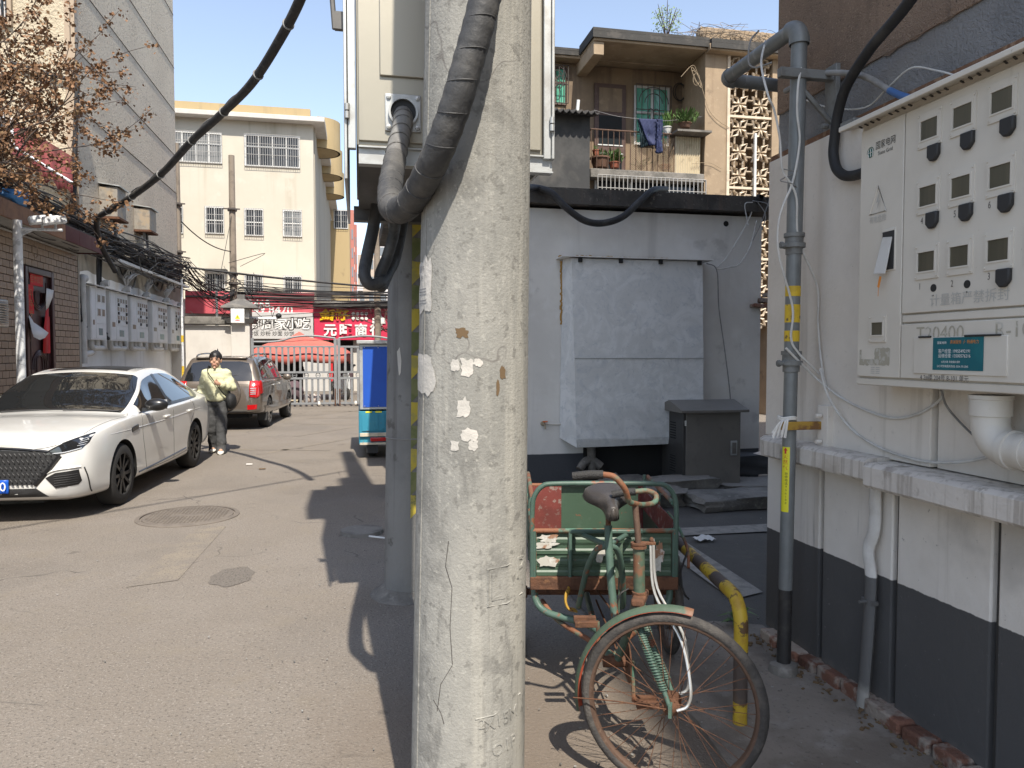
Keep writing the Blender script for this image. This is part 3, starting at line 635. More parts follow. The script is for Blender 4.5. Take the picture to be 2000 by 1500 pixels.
D('hazard_green', (.13,.15,.055), rough=.75, layers=[('n',(.2,.2,.09),9,.45,.6,.7)])
def pole(name, label, bx, by, tx, ty, zt, r0, taper, mat):
    """round tapered pole; returns thing and centre/radius functions"""
    t = thing(name, label, 'utility pole', (bx,by,0))
    c = lambda z: V(bx+(tx-bx)*z/zt, by+(ty-by)*z/zt, z); r = lambda z: r0-taper*z
    m = MB(); n = 24; m.tube([c(zt*i/n) for i in range(n+1)], [r(zt*i/n) for i in range(n+1)], 40); m.build('shaft', mat, t)
    return t, c, r
p1, c1, r1 = pole('utility_pole', 'thick pale concrete utility pole in the middle foreground', .348, 2.43, .348+.16, 2.42, 10, .193, .0072, 'pole_concrete')
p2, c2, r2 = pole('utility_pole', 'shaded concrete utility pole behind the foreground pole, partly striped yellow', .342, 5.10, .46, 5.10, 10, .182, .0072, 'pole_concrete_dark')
def cylpt(c, r):
    """angle 0 faces the camera side; positive to the viewer's right"""
    def f(a, z, d=0):
        cc = c(z); rr = r(z)+d; b = math.atan2(-cc.y, -cc.x); return cc+V(rr*math.cos(b+a), rr*math.sin(b+a), 0)
    return f
q1 = cylpt(c1, r1); q2 = cylpt(c2, r2)
def q1px(px, py):
    """angle and height on the near pole for a photo pixel"""
    z = P(px, py, y=2.25).z
    cc = c1(z); d = math.hypot(cc.x, cc.y); ax = math.atan2(cc.x, cc.y)-ALPHA; s_ = math.atan((px-1000)/FPX)-ax
    s_ = max(-.99, min(.99, math.sin(s_)*d/r1(z))); a = math.asin(s_)
    return a-0*math.asin(math.sin(0)), z
def pole_patch(name, mat, poly, parent, qf, lift=.002, n=5):
    """irregular sheet wrapped round a pole; poly in (angle, z)"""
    m = MB(); cx = sum(p[0] for p in poly)/len(poly); cz = sum(p[1] for p in poly)/len(poly); k = len(poly); vs = [qf(cx, cz, lift)]; fs = []
    for L_ in range(1, n+1):
        for a, z in poly: vs.append(qf(cx+(a-cx)*L_/n, cz+(z-cz)*L_/n, lift))
    for i in range(k): fs.append((0, 1+i, 1+(i+1) % k))
    for L_ in range(n-1):
        for i in range(k): a = 1+L_*k+i; b = 1+L_*k+(i+1) % k; fs.append((a, a+k, b+k, b))
    m.add(vs, fs); return m.build(name, mat, parent)
def ragged(px0, px1, py0, py1, seed, k=28, jag=.18, qq=q1px):
    out = []; cx, cy = (px0+px1)/2, (py0+py1)/2
    for i in range(k):
        t_ = 2*PI*i/k; e = 1+jag*2*mnoise.noise(V(math.cos(t_)*2.2, math.sin(t_)*2.2, seed)); sq = 1/max(abs(math.cos(t_)), abs(math.sin(t_)))**.6
        out.append(qq(cx+(px1-px0)/2*math.cos(t_)*e*sq, cy+(py1-py0)/2*math.sin(t_)*e*sq))
    return out
pp = pole_patch('torn_poster', 'paper', ragged(822,850,493,604,1.3), p1, q1)
pole_patch('torn_poster', 'paper', ragged(818,852,695,775,2.7), p1, q1)
for k, (a, b, c_, d_) in enumerate([(884,900,702,725),(903,925,700,735),(925,941,700,716),(896,918,780,815),(902,932,838,862),(883,898,862,882),(915,932,860,880)]):
    pole_patch('paper_scrap', 'paper', ragged(a,b,c_,d_,4+k,18,.3), p1, q1, .0015, 2)
for k, (a, b, c_, d_) in enumerate([(893,915,640,660),(973,983,715,740),(966,972,742,772)]):
    pole_patch('glue_stain', 'leaf_litter', ragged(a,b,c_,d_,14+k,18,.3), p1, q1, .001, 2)
for k, (s_, z) in enumerate([('医疗', 517),('冬', 536)]):
    a0, z0 = q1px(829, z); sz = .022 if k < 2 else .010
    text(s_, sz, 'lettering', 'print_grey', pp, (0,0,0), (1,0,0), (0,0,1), bend=lambda x, y, zz, a0=a0, z0=z0: q1(a0+x/r1(z0), z0+y, .003))
for k, z in enumerate((556,562,568,580,586)): pole_patch('print_line', 'print_grey', [q1px(a, b) for a, b in ((824,z),(838,z),(838,z+2),(824,z+2))], pp, q1, .003, 2)
# cast-in marks of the pole
def emboss(s_, px, py, size, parent=p1, rot=0):
    a0, z0 = q1px(px, py); ca, sa = math.cos(rot), math.sin(rot)
    text(s_, size, 'cast_mark', 'pole_concrete', parent, (0,0,0), (1,0,0), (0,0,1), extrude=.0018, bend=lambda x, y, zz: q1(a0+(x*ca-y*sa)/r1(z0), z0+x*sa+y*ca, .001+zz))
emboss('L', 968, 1150, .12); emboss('P', 1012, 1120, .10); emboss('2', 938, 1412, .045); emboss('X15M', 978, 1408, .055, rot=.12); emboss('O1P', 982, 1462, .055, rot=.12)
m = MB()
def pline(pts, w=.004, d=.001):
    m.tube([q1(*q1px(a, b), d) for a, b in pts], w, 5)
for poly in ([(948,1112),(985,1108),(1018,1098)],[(948,1184),(985,1182),(1016,1172)],[(950,1112),(950,1184)],[(926,1402),(960,1396),(1012,1372)]): pline(poly, .003)
m.build('cast_line', 'pole_concrete', p1, kind='stuff')
m = MB()
for poly in ([(878,1060),(872,1110),(884,1150),(880,1230),(884,1300)],[(848,1380),(862,1400),(868,1420)],[(884,1302),(862,1345),(855,1400)]): pline(poly, .0013, .0)
m.build('crack', 'groove', p1, kind='stuff')
m = MB(); m.tube([q1(-1.05+.0*i, .1+i*.25, .0) for i in range(20)], .0025, 5); m.build('mould_seam', 'pole_concrete', p1)
# striped plate round the far pole
for k in range(14):
    z0 = .55+k*.155; poly = [(-.03,z0),(1.5,z0+.12),(1.5,z0+.275),(-.03,z0+.155)]
    pole_patch('stripe', 'hazard_yellow' if k % 2 == 0 else 'hazard_green', poly, p2, q2, .004, 3)
m = MB(); m.tube([q2(2*PI*i/24, 1.08, .004) for i in range(24)], .004, 5, closed=True); m.build('wire_band', 'cable_grey', p2)
pole_patch('torn_poster', 'paper', [(-.62,1.66),(-.5,1.69),(-.42,1.60),(-.45,1.52),(-.52,1.50),(-.58,1.58)], p2, q2, .002, 2)
m = MB(); m.lathe([(.17,.06),(.205,.04),(.23,.018),(.27,.0)], 28, (.342,5.1,0)); m.xf(lambda v: v+V(1,1,.4)*.03*mnoise.noise(v*6)); m.build('concrete_collar', 'old_concrete', p2)

# distribution box on a frame between the poles
bx0, bx1, by0, by1, bz0, bz1 = -.02, .90, 3.50, 4.76, 2.605, 4.35
db = thing('distribution_box', 'steel electrical distribution box mounted high between the two concrete poles', 'distribution box', ((bx0+bx1)/2,4.1,bz0))
m = MB(); m.box(bx0+.02,bx1-.02,by0+.015,by1,bz0,bz1); m.build('case', 'steel_box', db, bevel=.006)
m = MB(); m.box(bx0-.03,bx1+.03,by0-.02,by1+.03,bz1+.002,bz1+.05); m.build('roof', 'steel_box', db, bevel=.006)
m = MB(); m.box(bx0+.03,bx1-.03,by0,by0+.014,bz0+.02,bz1-.02); fp = m.build('front_plate', 'steel_box', db, bevel=.003)
z_a, z_b = P(760,150,y=by0).z, P(760,5,y=by0).z; xl = P(741,80,y=by0).x
m = MB(); m.box(xl,.66,by0-.014,by0-.002,z_a,z_b+.02); m.build('cover_plate', 'steel_box', fp, bevel=.004)
# side doors with hinges
for x, s_ in ((bx0,-1),(bx1,1)):
    m = MB(); m.box(x-.018 if s_ < 0 else x-.018, x+.018, by0-.005, by0+.03, bz0-.02, bz1-.03); fl_ = m.build('corner_post', 'steel_plain', db, bevel=.003)
    m = MB(); m.box(x+(-.035 if s_ < 0 else .02), x+(-.02 if s_ < 0 else .035), by0-.01, by1-.06, bz0-.16 if s_ < 0 else bz0-.02, bz1-.05); dr = m.build('side_door', 'steel_plain', db, bevel=.003)
    for zz in (bz0+.11, bz0+.78, bz0+1.3):
        m = MB(); m.cyl((x+s_*.02,by0-.018,zz),(x+s_*.02,by0-.018,zz+.03),.012,n=10); m.cyl((x+s_*.02,by0-.018,zz+.036),(x+s_*.02,by0-.018,zz+.065),.012,n=10); m.build('hinge', 'steel_plain', dr, kind='stuff')
m = MB(); m.box(bx0-.075,bx0-.035,by0+.1,by0+.13,3.16,3.24); m.tube([(bx0-.085,by0+.11,3.30),(bx0-.075,by0+.11,3.16)], .012, 6); m.build('door_handle', 'steel_dark', db)
# cable flange
fc = P(787,222,y=by0); fc.y = by0-.004
m = MB(); m.box(fc.x-.082,fc.x+.082,by0-.012,by0-.001,fc.z-.085,fc.z+.085); fg = m.build('flange', 'steel_plain', db, bevel=.003)
m = MB(); m.lathe([(.068,0),(.068,.02),(.058,.02),(.058,-.004)], 28, (fc.x,by0-.012,fc.z), Matrix.Rotation(PI/2,3,'X')); m.build('flange_ring', 'steel_plain', fg)
m = MB(); m.lathe([(0,0),(.058,0)], 28, (fc.x,by0-.0145,fc.z), Matrix.Rotation(PI/2,3,'X')); m.build('flange_hole', 'black_ink', fg)
for sx in (-1,1):
    for sz in (-1,1):
        m = MB(); m.lathe([(.011,0),(.011,.008),(0,.011)], 6, (fc.x+sx*.066,by0-.012,fc.z+sz*.068), Matrix.Rotation(PI/2,3,'X')); m.build('bolt', 'steel_plain', fg)
# carrying frame
def channel(m, x0, x1, y0, y1, z0, z1, t=.007):
    m.box(x0,x1,y0,y1,z1-t,z1); m.box(x0,x1,y0,y1,z0,z0+t); m.box(x0,x1,y0+.02,y0+.02+t,z0+t,z1-t)
m = MB(); channel(m, bx0+.03, bx1+.03, by0+.0, by0+.06, bz0-.085, bz0-.002); m.build('front_beam', 'steel_plain', db)
m = MB(); channel(m, bx0+.0, bx1+.0, by1+.06, by1+.14, bz0-.115, bz0-.025); m.build('rear_beam', 'steel_dark', db)
m = MB(); m.box(bx0+.03,bx1-.02,by0+.07,by1+.05,bz0-.045,bz0-.004); m.build('floor_plate', 'steel_dark', db, bevel=.003)

# the wrapped cable that leaves the flange, hangs in a loop and climbs past the near pole
def at(px, py, D_):
    """point at camera depth D_ on the line of sight of a photo pixel"""
    d = FW + RT*((px-1000)/FPX) + UP*((750-py)/FPX); return V(0,0,CAMZ)+d*D_
loop = [V(fc.x+.0,by0+.02,fc.z), V(fc.x-.002,by0-.04,fc.z-.03), at(785,250,3.25), at(772,310,3.0), at(762,370,2.7), at(768,408,2.5), at(800,398,2.38), at(845,320,2.2), at(885,220,2.13), at(915,120,2.10), at(942,20,2.09), at(962,-80,2.10), at(972,-250,2.12), at(975,-500,2.2)]
pts = smooth(loop, 10)
wc = thing('wrapped_cable', 'thick taped black cable looping from box up past the near pole', 'cable', pts[0])
n1 = 30
m = MB(); m.tube(pts[:n1+1], [.043+.0012*math.sin(i*1.9) for i in range(n1+1)], 16); m.build('dusty_length', 'wrapped_duct_dusty', wc)
m = MB(); m.tube(pts[n1:], [.045+.0012*math.sin(i*1.9) for i in range(len(pts)-n1)], 16); m.build('upper_length', 'wrapped_duct', wc)
acc = 0
for i in range(1, len(pts)-1):
    acc += (pts[i]-pts[i-1]).length
    if acc > .085:
        acc = 0; t_ = (pts[i+1]-pts[i-1]).normalized(); tl = V(0,0,1)-t_*t_.z; tl.normalize(); t2 = (t_+tl*.0+t_.cross(V(0,1,0))*.35).normalized()
        a = t2.orthogonal().normalized(); b = t2.cross(a)
        m = MB(); m.tube([pts[i]+(a*math.cos(k*PI/10)+b*math.sin(k*PI/10))*.0452 for k in range(20)], .0022, 5, closed=True); m.build('tape_turn', 'wrapped_duct_dusty' if i < n1 else 'wrapped_duct', wc)
def hose(label, pts, r):
    return cable('cable_loop', label, pts, r, 'wrapped_duct', 14, 'cable', 8)
hose('left one of the black cable loops under the distribution box', [at(736,400,4.3),at(728,450,4.3),at(717,500,4.25),at(712,535,4.2),at(722,555,4.2),at(742,552,4.25),at(755,535,4.4),at(770,500,4.5),at(782,440,4.55),at(786,400,4.6)], .035)
hose('right one of the black cable loops under the distribution box', [at(775,400,4.3),at(770,450,4.3),at(757,500,4.3),at(742,538,4.3),at(745,560,4.3),at(760,530,4.45),at(772,505,4.5),at(786,440,4.55),at(790,400,4.6)], .033)

# ------------------------------------------------------------------ striped U-shaped barrier
D('barrier_yellow', (.48,.33,.03), rough=.5, bump=.15, bscale=40, layers=[('n',(.34,.20,.03),9,.46,.62,.75),('n',(.09,.05,.03),13,.53,.59,.95)])
D('barrier_black', (.075,.058,.05), rough=.65, bump=.2, bscale=40, layers=[('n',(.12,.085,.06),9,.5,.64,.7),('n',(.4,.28,.04),25,.68,.72,.7)])
ub = thing('barrier_rail', 'low U-shaped steel barrier striped yellow and black beside the tricycle', 'barrier', (1.7,3.5,0))
A = P(1445,1412,z=.022); B = V(1.81,4.05,.02); zt = .565
path = [V(A.x,A.y,z) for z in (.0,.14,.28,.40)]+[V(A.x,A.y,.44)]
dr_ = (B-A); dr_.z = 0; dr_.normalize()
path += [V(A.x,A.y,zt-.12)+dr_*(.12*(1-math.cos(t_)))+V(0,0,.12*math.sin(t_)) for t_ in [PI/2*i/8 for i in range(1,9)]]
ln = (B-A).length
path += [V(A.x,A.y,zt)+dr_*s_ for s_ in (.2,.3,.4,.5,.6,.7,.8,ln-.14)]
path += [V(B.x,B.y,zt-.12)-dr_*(.12*(1-math.sin(t_)))+V(0,0,.12*math.cos(t_)) for t_ in [PI/2*i/8 for i in range(1,9)]]
path += [V(B.x,B.y,z) for z in (.40,.27,.14,.0)]
dist = [0]
for a, b in zip(path, path[1:]): dist.append(dist[-1]+(b-a).length)
def cut(d0, d1):
    out = []
    for i in range(len(path)):
        if d0-1e-6 <= dist[i] <= d1+1e-6: out.append(path[i])
    def at_(d):
        for i in range(len(path)-1):
            if dist[i] <= d <= dist[i+1]: return path[i].lerp(path[i+1], (d-dist[i])/max(1e-9, dist[i+1]-dist[i]))
        return path[-1]
    return [at_(d0)]+[p for p in out if (p-at_(d0)).length > .004 and (p-at_(d1)).length > .004]+[at_(d1)]
cuts = [0,.12,.345,.72,.86,1.02,1.15,1.36,1.62,1.9,dist[-1]]
for k, (a, b) in enumerate(zip(cuts, cuts[1:])):
    m = MB(); m.tube(cut(a, b), .031, 20); m.build('stripe', 'barrier_yellow' if k % 2 == 0 else 'barrier_black', ub)
# padlock on the barrier
pk = V(A.x,A.y,0)+dr_*(ln-.1); pk = V(pk.x-.03, pk.y-.05, .44)
kp = thing('padlock', 'rusty brown padlock hanging on the striped barrier', 'padlock', pk)
m = MB(); m.box(pk.x-.035,pk.x+.035,pk.y-.012,pk.y+.012,pk.z-.06,pk.z+.0); m.build('body', 'rust', kp, bevel=.006)
m = MB(); m.tube([pk+V(-.022,0,0),pk+V(-.022,0,.04)]+[pk+V(-.022*math.cos(a),0,.04+.022*math.sin(a)) for a in [PI*i/8 for i in range(1,8)]]+[pk+V(.022,0,.04),pk+V(.022,0,0)], .006, 8); m.build('shackle', 'steel_plain', kp)
m = MB(); m.box(pk.x-.018,pk.x+.018,pk.y-.0145,pk.y-.0122,pk.z-.04,pk.z-.022); m.build('plate', 'steel_plain', kp, bevel=.004)

# service cable that crosses the lane high above the camera and shades the road
cable('overhead_cable', 'service cable crossing high over the lane from the striped pole, its shadow on the road', sag((.40,5.05,7.5),(-6.2,-.2,6.9),.25,16), .02, 'cable_black', 8, 'cable', 0)
# transformer on the same two poles, above the picture; its shade lies on the road
tf = thing('transformer', 'grey finned transformer carried high on the two concrete poles above the distribution box', 'transformer', (.42,3.8,5.6))
m = MB(); m.box(.02,.86,3.2,4.4,5.62,6.7); m.build('tank', 'steel_dark', tf, bevel=.03)
for k in range(9): m = MB(); m.box(-.14,.015,3.26+k*.125,3.28+k*.125,5.72,6.55); m.build('fin', 'steel_dark', tf); m = MB(); m.box(.865,1.02,3.26+k*.125,3.28+k*.125,5.72,6.55); m.build('fin', 'steel_dark', tf)
for x in (.15,.62): m = MB(); m.box(x,x+.08,2.3,5.2,5.5,5.61); m.build('beam', 'steel_plain', tf)
for k in range(3): m = MB(); m.lathe([(.05,0),(.07,.05),(.05,.08),(.07,.13),(.05,.16),(.07,.21),(.03,.26),(.0,.3)], 14, (.2+k*.24,3.8,6.705)); m.build('insulator', 'rust', tf)
# ------------------------------------------------------------------ old green cargo tricycle (heads towards the camera, wheel turned)
D('trike_green', (.054,.084,.056), rough=.55, bump=.2, bscale=40, layers=[('n',(.11,.12,.085),11,.56,.68,.6),('n',(.072,.108,.075),5,.42,.62,.7),('n',(.17,.075,.04),6,.54,.62,.9),('n',(.13,.055,.03),30,.66,.70,.9),('n',(.3,.33,.27),60,.70,.74,.6)])
D('trike_teal', (.058,.10,.078), rough=.5, bump=.1, bscale=40, layers=[('n',(.085,.14,.11),6,.42,.62,.6),('n',(.19,.07,.035),9,.58,.64,.95),('n',(.12,.05,.03),40,.66,.70,.9)])
D('trike_rusty', (.075,.15,.11), rough=.7, bump=.3, bscale=50, layers=[('n',(.20,.075,.035),5,.42,.54,.95),('n',(.10,.042,.025),18,.52,.64,.8)])
D('trike_sheet', (.045,.078,.05), rough=.42, bump=.08, bscale=20, layers=[('n',(.058,.098,.063),4,.42,.62,.7),('n',(.085,.125,.09),14,.56,.70,.5),('n',(.16,.065,.035),30,.66,.70,.9),('z',(.19,.07,.035),14,.555,.535,1,.05)])
D('trike_red', (.16,.035,.028), rough=.75, bump=.1, bscale=30, layers=[('n',(.25,.20,.17),24,.55,.63,.8),('n',(.10,.025,.022),4,.45,.6,.7)])
D('fender_red', (.36,.075,.04), rough=.6, layers=[('n',(.2,.06,.035),8,.5,.62,.8)])
D('tyre', (.045,.042,.04), rough=.9, bump=.5, bscale=90, layers=[('n',(.10,.09,.08),9,.45,.62,.7)])
D('rim_rust', (.11,.068,.048), rough=.75, metal=.3, bump=.3, bscale=60, layers=[('n',(.09,.055,.04),8,.45,.6,.7),('n',(.19,.13,.09),20,.58,.7,.6)])
D('saddle', (.045,.04,.038), rough=.42, bump=.2, bscale=120, layers=[('n',(.085,.075,.068),6,.45,.65,.7)])
D('grip', (.028,.027,.027), rough=.6, bump=.6, bscale=160)
D('chrome', (.62,.61,.58), rough=.3, metal=.7, layers=[('n',(.45,.42,.37),15,.5,.65,.5)])
D('flaked_paper', (.42,.40,.35), rough=.9, layers=[('n',(.25,.12,.06),14,.52,.58,.9),('n',(.55,.54,.5),30,.5,.65,.7)])
org = V(.43*_ca+3.0*_sa, -.43*_sa+3.0*_ca, 0)
tk = thing('cargo_tricycle', 'old rusty green pedal cargo tricycle parked behind the near pole', 'tricycle', org, -ALPHA, local=True)
def tb(pts, r, mat, name, sm=6, n=12, parent=tk, **k):
    m = MB(); m.tube(smooth(pts, sm) if sm else pts, r, n, **k); return m.build(name, mat, parent)
# --- front wheel
HUB = V(.167,-.29,.345); fwd = V(math.cos(R(18)),-math.sin(R(18)),0); ax = V(math.sin(R(18)),math.cos(R(18)),0); WR = .345
wrot = Matrix((fwd, V(0,0,1), ax)).transposed()   # local x=fwd, y=up, z=axle
def wheel(hub, rot, r, name, parent, spokes=36):
    m = MB(); tr = .021
    m.lathe([(r-tr+tr*math.cos(2*PI*i/12)*1.0, tr*math.sin(2*PI*i/12)) for i in range(13)], 64, hub, rot); w = m.build('tyre', 'tyre', parent)
    m = MB(); rr = r-.038; m.lathe([(rr+.008,-.017),(rr-.004,-.015),(rr-.010,-.006),(rr-.010,.006),(rr-.004,.015),(rr+.008,.017),(rr+.004,.0),(rr+.008,-.017)], 64, hub, rot); m.build('rim', 'rim_rust', parent)
    m = MB()
    for i in range(spokes):
        a = 2*PI*i/spokes; s_ = -1 if i % 2 else 1; b = a+(.75 if (i//2) % 2 else -.75)
        p0 = hub+rot@V(.028*math.cos(b), .028*math.sin(b), s_*.032); p1_ = hub+rot@V((rr-.005)*math.cos(a), (rr-.005)*math.sin(a), s_*.004)
        m.tube([p0, p1_], .0014, 5)
    m.build('spoke', 'rust', parent, kind='stuff')
    m = MB(); m.lathe([(0,-.055),(.008,-.055),(.008,-.045),(.014,-.043),(.033,-.036),(.033,-.028),(.017,-.024),(.016,.024),(.033,.028),(.033,.036),(.014,.043),(.008,.045),(.008,.055),(0,.055)], 20, hub, rot)
    for i in range(12):
        a = 2*PI*i/12
        for s_ in (-1,1): m.sphere(hub+rot@V(.028*math.cos(a),.028*math.sin(a),s_*.036), .005,.005,.005, 6, 4)
    m.build('hub', 'rust', parent)
fwh = bpy.data.objects.new('front_wheel', None); COL.objects.link(fwh); fwh.parent = tk; OFF[fwh.name] = V(0,0,0)
wheel(HUB, wrot, WR, 'front_wheel', fwh, 40)
# fender
def fender(r, w, mat, name, a0, a1, lift):
    m = MB(); n = 40; k = 6; vs = []
    for i in range(n+1):
        a = R(a0+(a1-a0)*i/n)
        for j in range(k+1):
            b = -1+2*j/k; vs.append(HUB+wrot@V((r-lift*b*b)*math.cos(a), (r-lift*b*b)*math.sin(a), w*b))
    m.add(vs, [(i*(k+1)+j, i*(k+1)+j+1, (i+1)*(k+1)+j+1, (i+1)*(k+1)+j) for i in range(n) for j in range(k)])
    return m.build(name, mat, tk)
fn = fender(.372, .026, 'trike_green', 'front_fender', 78, 192, .018)
o = fender(.3695, .0255, 'fender_red', 'fender_lining', 78.5, 191.5, .018); o.parent = fn
tb([HUB+wrot@V(-.378*.98,-.378*.1+.02,-.033), HUB+wrot@V(-.2,-.0,-.05), HUB+wrot@V(0,0,-.056)], .0025, 'rust', 'fender_stay', 6, 6)
# fork
HT, HBt = V(.063,-.15,.904), V(.066,-.155,.713)
crown = V(.068,-.16,.70)
for s_ in (-1, 1):
    side = ax*s_*.052
    pts_ = smooth([crown+side*.8, crown+side+V(.005,-.01,-.09), HUB.lerp(crown, .5)+side+fwd*(-.02), HUB.lerp(crown, .2)+side+fwd*(-.005), HUB+side], 6)
    m = MB(); m.tube(pts_, [.0135-.005*i/len(pts_) for i in range(len(pts_))], 10)
    # cord wound round the blade
    for i in range(1, int(len(pts_)*.78)):
        for f in (0, .5):
            p = pts_[i].lerp(pts_[i+1], f); m.tube([p+V(.0145*math.cos(k*PI/4), .0145*math.sin(k*PI/4), .003*math.cos(k*PI/4+1)) for k in range(8)], .003, 4, closed=True)
    m.obox(HUB+side, .012, .05, .045, rz3(-R(18))); m.build('fork_blade', 'trike_teal', tk)
m = MB(); m.obox(crown, .05, .15, .03, rz3(R(-18)+0)); m.build('fork_crown', 'rust', tk, bevel=.008)
# head tube, stem, bearings
m = MB(); m.cyl(HBt, HT, .0225, n=20); m.build('head_tube', 'trike_green', tk)
for c_, rr in ((HT,.031),(HBt,.029)):
    m = MB(); m.lathe([(.02,-.012),(rr,-.010),(rr,-.002),(rr-.004,.0),(rr,.003),(rr,.010),(.02,.012)], 20, c_); m.build('bearing_cup', 'rust', tk)
stem_top = V(.052,-.125,1.062)
tb([HT, HT.lerp(stem_top,.5), stem_top], .0125, 'rim_rust', 'stem', 0)
bar = [V(-.085,-.22,1.192), V(-.045,-.235,1.185), V(-.005,-.225,1.14), V(.018,-.19,1.085), V(.052,-.13,1.062), V(.105,-.02,1.035), V(.16,.05,1.03), V(.178,.10,1.05), V(.15,.14,1.062), V(.10,.15,1.058)]
tb(bar, .0115, 'trike_rusty', 'handlebar', 8, 14)
tb([V(-.20,-.205,1.182), V(-.14,-.212,1.19), V(-.085,-.22,1.192)], .0165, 'grip', 'hand_grip', 4, 14)
tb([V(.10,.15,1.058), V(.05,.16,1.052), V(.0,.165,1.042)], .0165, 'grip', 'hand_grip', 4, 14)
# brake rods
for dx, dy, mt in ((.0,0,'chrome'),(.022,.06,'chrome')):
    tb([HT+V(.045+dx,-.0+dy,.01), HT+V(.058+dx,-.03+dy,-.18), HT.lerp(HUB,.62)+V(.075+dx,-.03+dy,.02), HUB+V(.055+dx,-.055+dy*1.9,.09), HUB+V(.045+dx,-.06+dy*2,.02), HUB+V(.005,-.06+dy*2,.0)], .0058, mt, 'brake_rod', 6, 8)
m = MB(); m.obox(HT+V(.03,0,.008), .07,.02,.012); m.sphere(HT+V(.05,0,.02),.009,.009,.012); m.build('rod_bracket', 'rust', tk, bevel=.003)
# frame
BBk = V(.02,.12,.33)
tb([HT.lerp(HBt,.75), V(.055,-.03,.56), V(.04,.06,.44), BBk], .0165, 'trike_teal', 'down_tube', 6)
SPt = V(-.005,.24,.945)
tb([SPt+V(0,0,-.055), V(-.003,.22,.78), V(.005,.18,.62), V(.02,.14,.50), V(.055,.04,.52), V(.062,-.06,.60), HT.lerp(HBt,.9)], .0175, 'trike_teal', 'seat_tube', 8)
tb([V(-.005,.235,.80), V(-.05,.28,.77), V(-.085,.36,.66), V(-.11,.48,.46), V(-.10,.6,.40)], .0135, 'trike_teal', 'frame_stay', 6)
tb([V(-.005,.235,.80), V(.04,.28,.77), V(.075,.36,.66), V(.10,.48,.46), V(.10,.6,.40)], .0135, 'trike_teal', 'frame_stay', 6)
tb([BBk, V(-.0,.3,.30), V(-.02,.6,.31), V(-.02,1.0,.33)], .017, 'trike_teal', 'lower_tube', 6)
for xs in (-1, 1):
    tb([V(xs*.34+.02,.66,.52), V(xs*.33+.02,.64,.42), V(xs*.27+.02,.60,.37), V(xs*.1+.02,.50,.355), V(.02,.36,.335)], .017, 'trike_teal', 'chassis_rail', 6)
    tb([V(xs*.30+.02,.70,.40), V(xs*.22+.02,.60,.33), V(xs*.08+.02,.42,.30), V(.02,.25,.29)], .012, 'trike_rusty', 'chassis_rod', 6)
    m = MB(); m.tube(smooth([(xs*.17+.02,.60,.49),(xs*.19+.02,.55,.46),(xs*.18+.02,.53,.42),(xs*.14+.02,.55,.40)],5), .02, 8, flat=.35); m.build('spring_hanger', 'rusty_yellow', tk)
m = MB(); m.cyl((.02-.06,.12,.33),(.02+.06,.12,.33),.024,n=14); m.build('bottom_bracket', 'rust', tk)
m = MB(); m.lathe([(0,-.003),(.085,-.003),(.088,0),(.085,.003),(0,.003)], 30, (.068,.12,.33), Matrix.Rotation(PI/2,3,'Y')); m.build('chainring', 'rust', tk)
tb([V(.085,.12,.33), V(.092,.11,.16)], .009, 'trike_rusty', 'crank', 0, 8); tb([V(-.055,.12,.33), V(-.062,.13,.50)], .009, 'trike_rusty', 'crank', 0, 8)
for p_, s_ in ((V(.145,.105,.16),1),(V(-.115,.13,.50),-1)):
    m = MB()
    for dy in (-.032,.032): m.box(p_.x-.048,p_.x+.048,p_.y+dy-.012,p_.y+dy+.012,p_.z-.012,p_.z+.012)
    m.cyl(p_+V(-.055*s_,0,0), p_+V(.05,0,0), .006, n=8); m.build('pedal', 'rust', tk, bevel=.003)
tb([V(.07,.12,.415), V(.05,.6,.40), V(.03,1.0,.36)], .005, 'rust', 'chain', 0, 5); tb([V(.07,.12,.245), V(.05,.6,.28), V(.03,1.0,.30)], .005, 'rust', 'chain', 0, 5)
# saddle
m = MB(); n, k = 16, 14; vs = []
for i in range(n+1):
    t_ = i/n; y = -.125+.265*t_; w = .022+.080*(1/(1+math.exp(-(t_-.52)*12))); zz = .012*math.sin(t_*PI)+.024*t_*t_
    if i == 0: w = .012
    if i == n: w *= .72
    for j in range(k+1):
        b = -1+2*j/k; drop = .030*abs(b)**2.6+(.022 if abs(b) > .99 else 0)
        vs.append(V(w*math.copysign(min(1,abs(b)**.8), b), y, zz-drop))
m.add(vs, [(i*(k+1)+j, i*(k+1)+j+1, (i+1)*(k+1)+j+1, (i+1)*(k+1)+j) for i in range(n) for j in range(k)])
for i in (0, n): m.add([vs[i*(k+1)+j] for j in range(k+1)], [tuple(range(k+1))])
sm_ = Matrix.Rotation(R(8),3,'X')
m.xf(lambda v: sm_@v+V(-.005,.20,1.015)); sd = m.build('saddle', 'saddle', tk, sharp=70)
md = sd.modifiers.new('solid','SOLIDIFY'); md.thickness = .012; md.offset = 0
tb([SPt+V(0,0,-.07), SPt+V(0,-.01,.02), SPt+V(0,-.015,.045)], .012, 'rust', 'seat_post', 0)
m = MB(); m.obox(SPt+V(0,-.03,.03), .03,.09,.035); m.build('saddle_clamp', 'rust', tk, bevel=.008)
